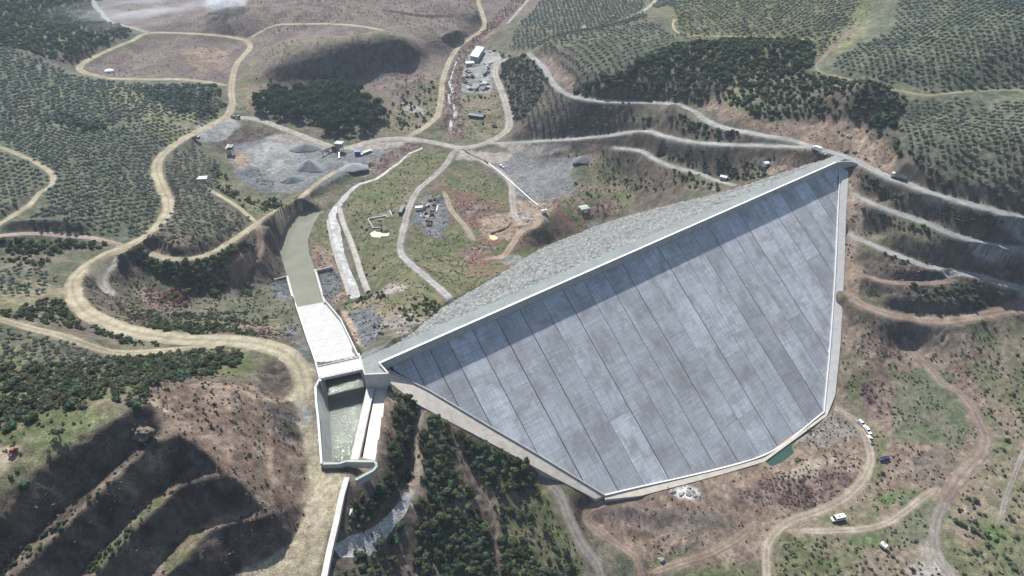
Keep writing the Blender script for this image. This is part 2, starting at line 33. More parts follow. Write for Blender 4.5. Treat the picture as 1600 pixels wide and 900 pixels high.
ROADS = {'haul':(7.5,'tan',[(-75.1,166.0,66.0),(-79.0,177.5,66.0),(-84.1,185.9,66.0),(-90.0,191.8,66.0),(-103.2,197.3,65.6),(-118.8,199.8,65.1),(-135.1,201.0,64.6),(-157.9,206.4,64.0),(-176.1,216.2,61.6),(-189.4,225.5,60.0),(-202.6,239.7,56.8),(-212.8,255.3,54.0),(-216.2,271.0,51.2),(-215.5,288.6,47.5),(-211.8,302.2,44.0),(-208.9,319.5,40.4),(-212.2,347.7,36.6),(-221.2,370.3,34.4),(-230.3,384.3,33.0),(-256.0,427.3,27.0),(-264.9,452.0,25.2),(-266.7,485.4,22.2),(-260.7,524.8,18.0),(-255.9,560.0,14.1),(-262.2,593.6,12.0)]),'loop':(6.5,'tan',[(-262.2,593.6,12.0),(-280.1,643.2,12.6),(-296.1,706.6,13.3),(-299.6,760.9,14.0),(-313.0,787.4,14.7),(-341.6,798.8,16.3),(-379.5,800.6,18.8),(-425.0,791.5,22.0),(-430.3,760.3,22.5),(-438.4,718.8,23.2),(-441.5,681.1,23.8),(-436.6,660.3,24.0),(-424.1,647.5,23.5),(-413.4,642.8,23.0),(-393.8,636.5,22.0),(-359.6,642.1,19.0),(-331.5,649.3,16.5),(-303.2,646.3,14.3),(-285.0,642.1,13.0)]),'topleft':(6,'pale',[(-425.0,791.5,22.0),(-451.4,806.6,23.9),(-482.7,820.6,26.3),(-500.3,841.1,27.3),(-516.5,863.2,28.0),(-539.4,894.3,30.8),(-569.3,943.9,34.0)]),'toptrack':(6,'tan',[(-311.6,798.3,14.0),(-291.7,814.0,22.0),(-277.7,812.6,26.0),(-253.3,808.2,27.6),(-212.7,798.8,30.4),(-176.5,780.8,32.8),(-142.8,755.4,35.0)]),'lower_haul':(4.2,'tan',[(-211.7,304.8,41.0),(-200.8,300.9,40.0),(-190.1,297.1,39.0),(-180.2,298.0,38.0),(-173.6,306.1,34.7),(-169.2,321.6,31.0),(-167.1,342.1,26.2),(-165.1,361.8,22.0),(-161.5,375.9,20.0),(-157.9,395.2,15.5),(-153.7,415.3,11.0),(-152.6,432.3,7.0),(-147.6,451.0,6.1),(-139.0,471.2,5.0)]),'hut_track':(3,'tan',[(-216.6,410.9,22.0),(-208.4,404.9,21.8),(-187.8,387.6,21.5),(-172.9,372.6,21.2),(-165.6,364.7,21.0)]),'erosion':(4,'brown',[(-164.9,364.7,21.0),(-160.2,352.9,19.4),(-156.5,340.7,17.8),(-156.3,329.1,16.0),(-159.5,322.1,14.6),(-160.2,311.3,12.9),(-161.3,306.2,12.0)]),'spur':(4.5,'pale',[(-209.3,294.4,44.0),(-211.3,287.2,43.3),(-212.9,278.5,42.5),(-211.6,271.7,42.0),(-208.4,267.3,41.1),(-203.6,263.4,40.0)]),'west':(3.8,'tan',[(-196.2,188.7,86.0),(-193.1,189.9,84.0),(-182.6,189.6,80.0),(-171.9,189.3,76.0),(-160.0,187.2,72.4),(-152.4,186.8,70.0),(-141.3,188.7,68.8),(-130.4,191.6,67.7),(-119.2,194.8,66.5),(-114.9,196.6,66.0)]),'pink':(3.5,'pink',[(-271.6,286.3,60.0),(-268.5,290.5,58.0),(-257.8,298.2,54.5),(-243.8,301.5,51.1),(-232.1,303.7,48.3),(-216.2,302.4,45.0)]),'olive_track':(3.2,'tan',[(-343.6,398.3,60.0),(-335.0,397.2,59.0),(-316.1,387.7,57.4),(-296.1,375.8,55.8),(-282.8,363.2,54.8),(-278.8,350.9,54.0),(-280.1,344.6,54.5),(-276.1,327.8,55.4),(-276.5,311.5,56.6),(-277.1,303.7,57.2),(-277.3,293.7,58.0)]),'valley':(7,'pale',[(-251.7,562.7,12.0),(-230.4,561.3,10.6),(-203.4,546.0,9.0),(-174.2,526.2,7.7),(-149.0,510.7,6.6),(-138.6,511.9,6.0),(-124.2,522.2,6.0),(-107.2,530.1,6.0),(-88.7,530.1,6.0),(-63.6,519.3,6.5),(-41.2,509.7,7.0),(-23.5,516.4,7.8),(-9.2,532.3,8.5),(-2.5,550.7,9.0),(-5.0,590.0,11.3),(-12.7,639.4,14.0),(-17.7,675.5,15.7),(-13.7,702.5,16.9),(-4.6,707.7,18.0)]),'river_road':(6,'tan',[(-90.2,534.6,6.0),(-76.4,555.0,7.2),(-68.9,577.5,8.0),(-68.8,617.9,9.0),(-71.1,663.0,10.0),(-68.8,719.3,11.6),(-59.4,775.8,13.2),(-38.9,821.3,15.0),(-33.9,844.2,16.4),(-38.9,896.0,18.6),(-44.6,933.6,20.2),(-48.1,985.8,22.0)]),'upper':(5.5,'grey',[(15.7,650.0,42.0),(22.4,628.1,42.7),(29.4,600.8,43.6),(36.6,552.1,45.0),(49.0,523.1,46.4),(65.0,509.5,48.0),(84.7,503.4,48.9),(107.6,499.6,50.0),(124.3,485.0,53.9),(133.9,464.4,57.0),(138.6,439.5,59.1),(146.0,423.4,61.1),(156.4,410.6,63.6),(166.4,398.9,66.0),(177.8,391.9,66.6),(187.3,381.0,67.1),(196.4,370.5,67.7),(205.0,360.4,68.3),(210.0,348.1,68.1),(215.5,338.3,67.9),(223.4,329.2,67.6),(230.6,319.7,67.4),(242.4,310.8,67.0),(254.8,302.3,66.6),(266.9,294.1,66.2),(273.8,289.1,66.0)]),'mid':(4.5,'grey',[(-25.4,518.2,7.0),(0.0,512.5,10.0),(26.4,503.3,16.0),(51.7,494.0,22.0),(75.6,483.5,29.2),(91.2,478.9,34.0),(103.4,467.1,40.0),(112.4,449.0,43.7),(126.8,426.8,49.4),(143.0,408.1,56.0),(165.1,391.9,62.3),(183.1,377.6,68.0),(189.2,376.0,68.0)]),'toe_track':(4,'grey',[(79.7,472.4,24.0),(97.3,459.7,27.2),(104.1,444.1,29.0),(113.8,423.6,32.2),(128.2,403.5,36.5),(135.6,388.8,39.3),(143.1,376.8,42.0)]),'bench_a':(4.5,'grey',[(199.7,336.1,57.0),(206.5,326.1,56.4),(217.0,316.7,55.5),(228.3,307.9,54.7),(235.6,299.1,54.0),(244.3,293.7,53.3),(253.5,289.6,52.6),(268.0,284.9,51.7),(277.5,281.9,51.0)]),'bench_b':(4.5,'grey',[(190.6,315.0,44.0),(197.1,308.4,43.2),(205.6,300.2,42.2),(214.4,293.3,41.2),(223.5,287.6,40.2),(235.9,284.3,39.1),(249.4,281.1,37.9),(258.5,276.7,36.9),(268.1,273.3,36.0),(277.5,269.9,35.0)]),'bench_c':(3.2,'brown',[(187.6,284.3,37.0),(197.7,278.8,36.7),(214.1,277.4,36.4),(226.1,278.6,36.2),(236.4,280.8,36.0)]),'bench_d':(7,'brown',[(179.8,275.6,30.0),(184.2,268.2,29.3),(194.2,262.4,28.3),(208.5,259.1,27.0),(224.6,258.4,27.0),(243.4,262.6,27.0),(256.4,265.7,27.0),(268.9,267.9,27.0),(281.0,269.3,27.0)]),'camp_road':(4,'brownpale',[(158.5,218.4,4.0),(163.3,212.4,3.8),(164.3,204.0,3.7),(163.8,196.6,3.5),(161.1,188.2,3.4),(154.2,179.1,3.2),(144.2,170.5,3.0),(134.8,165.3,3.0),(124.3,161.0,3.0),(114.3,157.7,3.0),(106.1,151.6,3.3),(101.0,145.3,3.6),(97.3,133.6,4.0),(95.3,128.5,4.0)]),'pale_track':(3,'brownpale',[(114.5,153.2,3.0),(125.6,153.0,3.4),(143.0,153.6,3.9),(153.7,156.3,4.2),(162.9,161.2,4.5),(172.9,167.2,4.8),(181.7,172.3,5.0)]),'red_track':(5.5,'red',[(203.6,252.2,16.0),(205.6,244.4,15.1),(208.3,236.2,14.0),(210.3,226.9,12.8),(214.9,223.5,12.0),(217.6,214.6,11.1),(216.3,204.7,10.2),(214.8,196.5,9.5),(208.0,187.5,8.7),(197.7,180.1,7.8),(188.1,172.0,6.9),(179.8,164.2,6.0)]),'red_track_low':(4.5,'greybrown',[(181.5,165.8,6.0),(173.1,156.3,5.8),(167.5,146.9,5.5),(165.5,139.7,5.3),(166.9,132.9,5.1),(166.3,128.8,5.0)]),'edge_track':(2.2,'greybrown',[(229.7,191.2,10.0),(216.3,176.8,9.2),(206.7,166.5,8.7),(197.3,154.8,8.0)]),'plinth_track':(4.5,'greybrown',[(12.7,162.0,26.0),(18.4,156.0,23.3),(22.1,146.9,20.0),(26.4,138.2,16.7),(31.6,132.2,13.8),(32.8,127.4,12.0)]),'field_track':(3.6,'brown',[(52.4,162.6,12.0),(38.7,158.7,13.9),(31.0,155.0,15.0),(29.0,151.1,14.3),(33.2,146.3,13.1),(41.0,141.9,11.5),(47.1,137.4,10.0),(48.7,130.9,8.7),(48.5,127.2,8.0)]),'field_track_b':(3.5,'brown',[(51.6,132.7,7.0),(65.7,138.0,6.1),(79.4,143.0,5.2),(92.7,150.9,4.4),(98.5,155.5,4.0)]),'valley_track':(5,'dust',[(-43.1,510.6,7.0),(-49.4,498.6,6.8),(-52.4,481.2,6.6),(-61.3,457.7,6.3),(-70.6,437.5,6.0),(-74.3,409.4,5.6),(-74.4,381.0,5.3),(-74.5,362.7,5.0)]),'toe_path':(4.5,'grey',[(-74.5,362.7,5.0),(-70.6,348.4,7.0),(-61.2,327.8,13.7),(-48.6,301.0,23.5),(-37.3,275.9,33.3),(-30.5,259.0,40.0)]),'valley_spur':(4,'brownpale',[(-51.3,436.0,5.0),(-48.1,426.2,5.0),(-43.7,408.9,5.0),(-32.4,387.0,5.0),(-26.6,371.9,5.0)]),'ditch_road':(5,'dust',[(-35.3,500.2,7.0),(-20.6,481.3,6.6),(-10.1,468.7,6.2),(-0.8,448.0,5.9),(0.0,434.8,5.7),(1.5,404.1,5.2),(4.5,392.7,5.0)]),'site_loop':(4.5,'orange',[(-15.1,347.7,5.0),(-5.5,350.1,5.0),(7.3,381.4,5.0),(16.2,387.0,5.0),(19.6,398.5,5.0),(16.8,407.4,5.0),(9.3,413.5,5.0),(4.7,423.0,5.0)]),'hill_track':(3,'red',[(215.3,464.2,90.0),(226.3,480.0,91.0),(242.8,503.3,92.5),(261.2,525.7,94.0),(277.0,548.4,95.1),(283.7,562.4,95.6),(277.7,577.0,97.0)]),'grove_track':(2.6,'palegreen',[(215.3,464.2,90.0),(213.7,450.2,90.2),(221.4,440.4,90.6),(230.7,428.6,91.0),(240.9,417.2,91.5),(250.3,408.2,92.0),(259.6,398.1,93.4),(279.1,398.6,95.2),(296.7,396.2,97.1),(313.2,392.2,98.9),(321.7,388.1,100.0)]),'grove_track_b':(2.4,'tan',[(148.5,626.4,80.0),(143.1,603.9,80.4),(142.4,582.4,80.8),(153.2,569.6,81.7),(170.9,561.9,83.0),(189.6,553.9,84.9),(207.5,545.4,86.8),(220.5,533.9,88.4),(235.0,528.4,90.0)]),'far_clear':(5,'pale',[(85.0,725.7,38.0),(99.0,748.2,37.4),(122.3,782.0,36.5),(150.9,823.4,35.4),(173.8,867.1,34.6),(194.1,920.0,34.0)]),'far_track':(4,'tan',[(69.9,710.1,38.0),(76.8,737.8,38.0),(81.4,763.0,38.0)]),'stream_road':(4,'pale',[(-5.4,859.0,15.0),(0.0,882.1,15.5),(11.5,926.3,16.5),(22.3,969.1,17.4),(30.6,1003.8,18.0)]),'yard_edge':(1.5,'dust',[(-320.1,864.6,34.0),(-293.8,866.5,34.8),(-259.0,888.4,36.0)])}
BANKS = [('haul',-1,13,19,5.5,3.5,1.0),('lower_haul',1,1,6,4,3,0.8),('lower_haul',-1,1,7,-8,7,1.0),('upper',1,4,9,8,4.8,1.0),('upper',1,18,25,8,5,1.0),('mid',1,3,6,6,4.5,1.0),('bench_a',1,1,8,8,5,0.8),('bench_b',1,1,9,9,6.0,0.8),('bench_c',1,1,4,5,3.5,0.8),('bench_d',1,1,6,6,4.5,1.0),('olive_track',-1,6,10,3,3,0.6),('pink',1,1,4,5,5,0.6),('toe_track',1,2,5,5,4,1.0)]
STRIPS = [([(-122.2,87.3,105.0),(-122.0,92.4,105.0),(-121.9,97.8,105.0),(-120.9,103.2,105.0),(-118.2,109.2,105.0),(-113.9,114.2,105.0),(-111.2,120.8,103.9),(-107.9,127.1,102.9),(-104.3,131.6,102.0)],[(-123.0,81.1,95.0),(-121.6,84.2,95.0),(-119.0,90.5,95.0),(-114.9,101.5,95.0),(-112.1,108.2,95.0),(-109.1,115.2,95.0),(-106.2,120.6,95.0),(-104.0,123.2,95.0),(-101.8,124.6,95.0)]),([(-123.0,81.1,95.0),(-121.6,84.2,95.0),(-119.0,90.5,95.0),(-114.9,101.5,95.0),(-112.1,108.2,95.0),(-109.1,115.2,95.0),(-106.2,120.6,95.0),(-104.0,123.2,95.0),(-101.8,124.6,95.0)],[(-118.4,79.1,95.0),(-117.0,82.3,95.0),(-113.7,90.5,95.0),(-110.6,99.3,95.0),(-107.9,107.4,95.0),(-104.1,116.0,95.0),(-101.5,122.4,95.0),(-98.7,123.9,95.0),(-95.3,124.7,95.0)]),([(-118.4,79.1,95.0),(-117.0,82.3,95.0),(-113.7,90.5,95.0),(-110.6,99.3,95.0),(-107.9,107.4,95.0),(-104.1,116.0,95.0),(-101.5,122.4,95.0),(-98.7,123.9,95.0),(-95.3,124.7,95.0)],[(-110.8,84.2,85.0),(-109.2,87.9,85.0),(-106.6,94.8,85.0),(-103.8,102.3,85.0),(-101.6,108.9,85.0),(-100.0,113.0,85.0),(-97.9,116.1,85.0),(-93.9,118.1,85.0),(-86.7,120.9,85.0)]),([(-110.8,84.2,85.0),(-109.2,87.9,85.0),(-106.6,94.8,85.0),(-103.8,102.3,85.0),(-101.6,108.9,85.0),(-100.0,113.0,85.0),(-97.9,116.1,85.0),(-93.9,118.1,85.0),(-86.7,120.9,85.0)],[(-106.6,84.2,85.0),(-104.9,87.9,85.0),(-102.6,94.4,85.0),(-100.5,100.7,85.0),(-97.6,107.4,85.0),(-94.3,114.0,85.0),(-90.9,115.8,85.0),(-86.6,117.1,85.0),(-81.7,118.1,85.0)]),([(-106.6,84.2,85.0),(-104.9,87.9,85.0),(-102.6,94.4,85.0),(-100.5,100.7,85.0),(-97.6,107.4,85.0),(-94.3,114.0,85.0),(-90.9,115.8,85.0),(-86.6,117.1,85.0),(-81.7,118.1,85.0)],[(-98.8,89.6,75.0),(-97.0,94.1,75.0),(-95.0,98.6,75.0),(-93.2,103.8,75.0),(-91.0,108.7,75.0),(-87.6,110.5,75.0),(-83.2,112.0,75.0),(-78.7,113.1,75.0),(-74.3,114.4,75.0)]),([(-98.8,89.6,75.0),(-97.0,94.1,75.0),(-95.0,98.6,75.0),(-93.2,103.8,75.0),(-91.0,108.7,75.0),(-87.6,110.5,75.0),(-83.2,112.0,75.0),(-78.7,113.1,75.0),(-74.3,114.4,75.0)],[(-94.4,89.6,75.0),(-92.3,93.6,75.0),(-89.1,98.7,75.0),(-87.2,104.1,75.0),(-85.4,107.4,75.0),(-80.8,109.0,75.0),(-76.4,110.2,75.0),(-73.1,111.0,75.0),(-70.4,111.8,75.0)]),([(-94.4,89.6,75.0),(-92.3,93.6,75.0),(-89.1,98.7,75.0),(-87.2,104.1,75.0),(-85.4,107.4,75.0),(-80.8,109.0,75.0),(-76.4,110.2,75.0),(-73.1,111.0,75.0),(-70.4,111.8,75.0)],[(-86.1,97.3,65.2),(-82.2,99.7,65.2),(-79.8,100.8,65.2),(-77.5,102.0,65.2),(-74.4,103.3,65.2),(-71.4,104.8,65.2),(-68.3,106.5,65.2),(-66.3,108.2,65.2),(-64.6,110.6,65.2)]),([(-110.8,145.0,97.0),(-101.5,132.4,95.5),(-95.3,124.7,95.0),(-86.7,120.9,85.0)],[(-93.8,153.2,85.5),(-86.4,132.1,85.0),(-83.4,123.1,85.0),(-81.7,118.1,85.0)]),([(-93.8,153.2,85.5),(-86.4,132.1,85.0),(-83.4,123.1,85.0),(-81.7,118.1,85.0)],[(-93.0,153.2,85.5),(-85.7,132.1,85.0),(-81.0,118.1,85.0),(-74.3,114.4,75.0)]),([(-93.0,153.2,85.5),(-85.7,132.1,85.0),(-81.0,118.1,85.0),(-74.3,114.4,75.0)],[(-84.9,156.1,75.5),(-76.0,131.9,75.0),(-72.2,119.4,75.0),(-70.4,111.8,75.0)]),([(-84.9,156.1,75.5),(-76.0,131.9,75.0),(-72.2,119.4,75.0),(-70.4,111.8,75.0)],[(-84.0,156.1,75.5),(-75.0,131.9,75.0),(-71.5,119.4,75.0),(-69.8,112.0,75.0),(-64.6,110.6,65.2)]),([(-84.0,156.1,75.5),(-75.0,131.9,75.0),(-71.5,119.4,75.0),(-69.8,112.0,75.0),(-64.6,110.6,65.2)],[(-79.9,163.4,69.0),(-74.1,151.0,66.5),(-68.6,138.7,65.2),(-65.1,122.9,65.2),(-64.5,110.7,65.2)]),([(-240.0,660.7,23.0),(-205.8,672.1,29.0),(-187.5,682.1,33.0),(-167.2,685.0,36.0),(-148.0,692.6,37.0),(-125.8,709.3,38.0),(-116.9,708.8,37.5),(-100.7,716.1,24.0)],[(-237.8,651.0,14.0),(-205.5,658.0,13.5),(-183.3,663.8,13.5),(-168.2,673.5,13.5),(-139.4,675.9,14.0),(-121.6,691.1,15.0),(-109.7,705.8,17.0),(-99.6,715.8,20.0)])]
PAL = {'scrub':((0.085,0.092,0.058),(0.14,0.125,0.092),9),'grove':((0.085,0.097,0.066),(0.128,0.13,0.092),8),'grovelight':((0.13,0.15,0.07),(0.2,0.18,0.12),8),'green':((0.095,0.11,0.052),(0.15,0.135,0.085),6),'brightgreen':((0.085,0.125,0.05),(0.115,0.14,0.065),6),'meadow':((0.1,0.12,0.068),(0.14,0.135,0.095),8),'drymauve':((0.123,0.093,0.085),(0.17,0.14,0.115),14),'drygreen':((0.12,0.125,0.07),(0.19,0.155,0.115),10),'maroon':((0.12,0.08,0.075),(0.19,0.145,0.12),6),'redgreen':((0.095,0.105,0.05),(0.155,0.095,0.075),9),'brown':((0.17,0.125,0.095),(0.235,0.185,0.145),7),'brownrock':((0.15,0.11,0.085),(0.235,0.18,0.14),5),'darkshadedrock':((0.062,0.049,0.042),(0.118,0.096,0.08),3),'red':((0.17,0.13,0.105),(0.22,0.175,0.145),5),'orange':((0.23,0.175,0.13),(0.285,0.225,0.175),6),'gravel':((0.139,0.142,0.145),(0.178,0.178,0.175),8),'gravelwhite':((0.178,0.185,0.178),(0.277,0.277,0.257),9),'greygravel':((0.144,0.148,0.151),(0.18,0.18,0.18),4),'darkgravel':((0.098,0.105,0.112),(0.143,0.15,0.158),4),'dust':((0.238,0.213,0.189),(0.303,0.275,0.242),8),'tan':((0.255,0.222,0.155),(0.32,0.285,0.205),10),'pale':((0.259,0.24,0.204),(0.318,0.296,0.255),8),'grey':((0.216,0.216,0.204),(0.272,0.268,0.256),8),'brownpale':((0.238,0.2,0.153),(0.289,0.246,0.196),7),'greybrown':((0.178,0.157,0.136),(0.23,0.208,0.183),7),'pink':((0.285,0.217,0.188),(0.33,0.27,0.232),6),'palegreen':((0.176,0.168,0.096),(0.224,0.208,0.136),6),'white':((0.44,0.432,0.408),(0.576,0.568,0.552),4),'sand':((0.5,0.43,0.31),(0.56,0.5,0.4),4),'stream':((0.3,0.3,0.29),(0.46,0.46,0.44),3),'shadedcut':((0.07,0.055,0.048),(0.125,0.1,0.085),4)}  # dark rock and cut-face tones include the shade of unlit faces
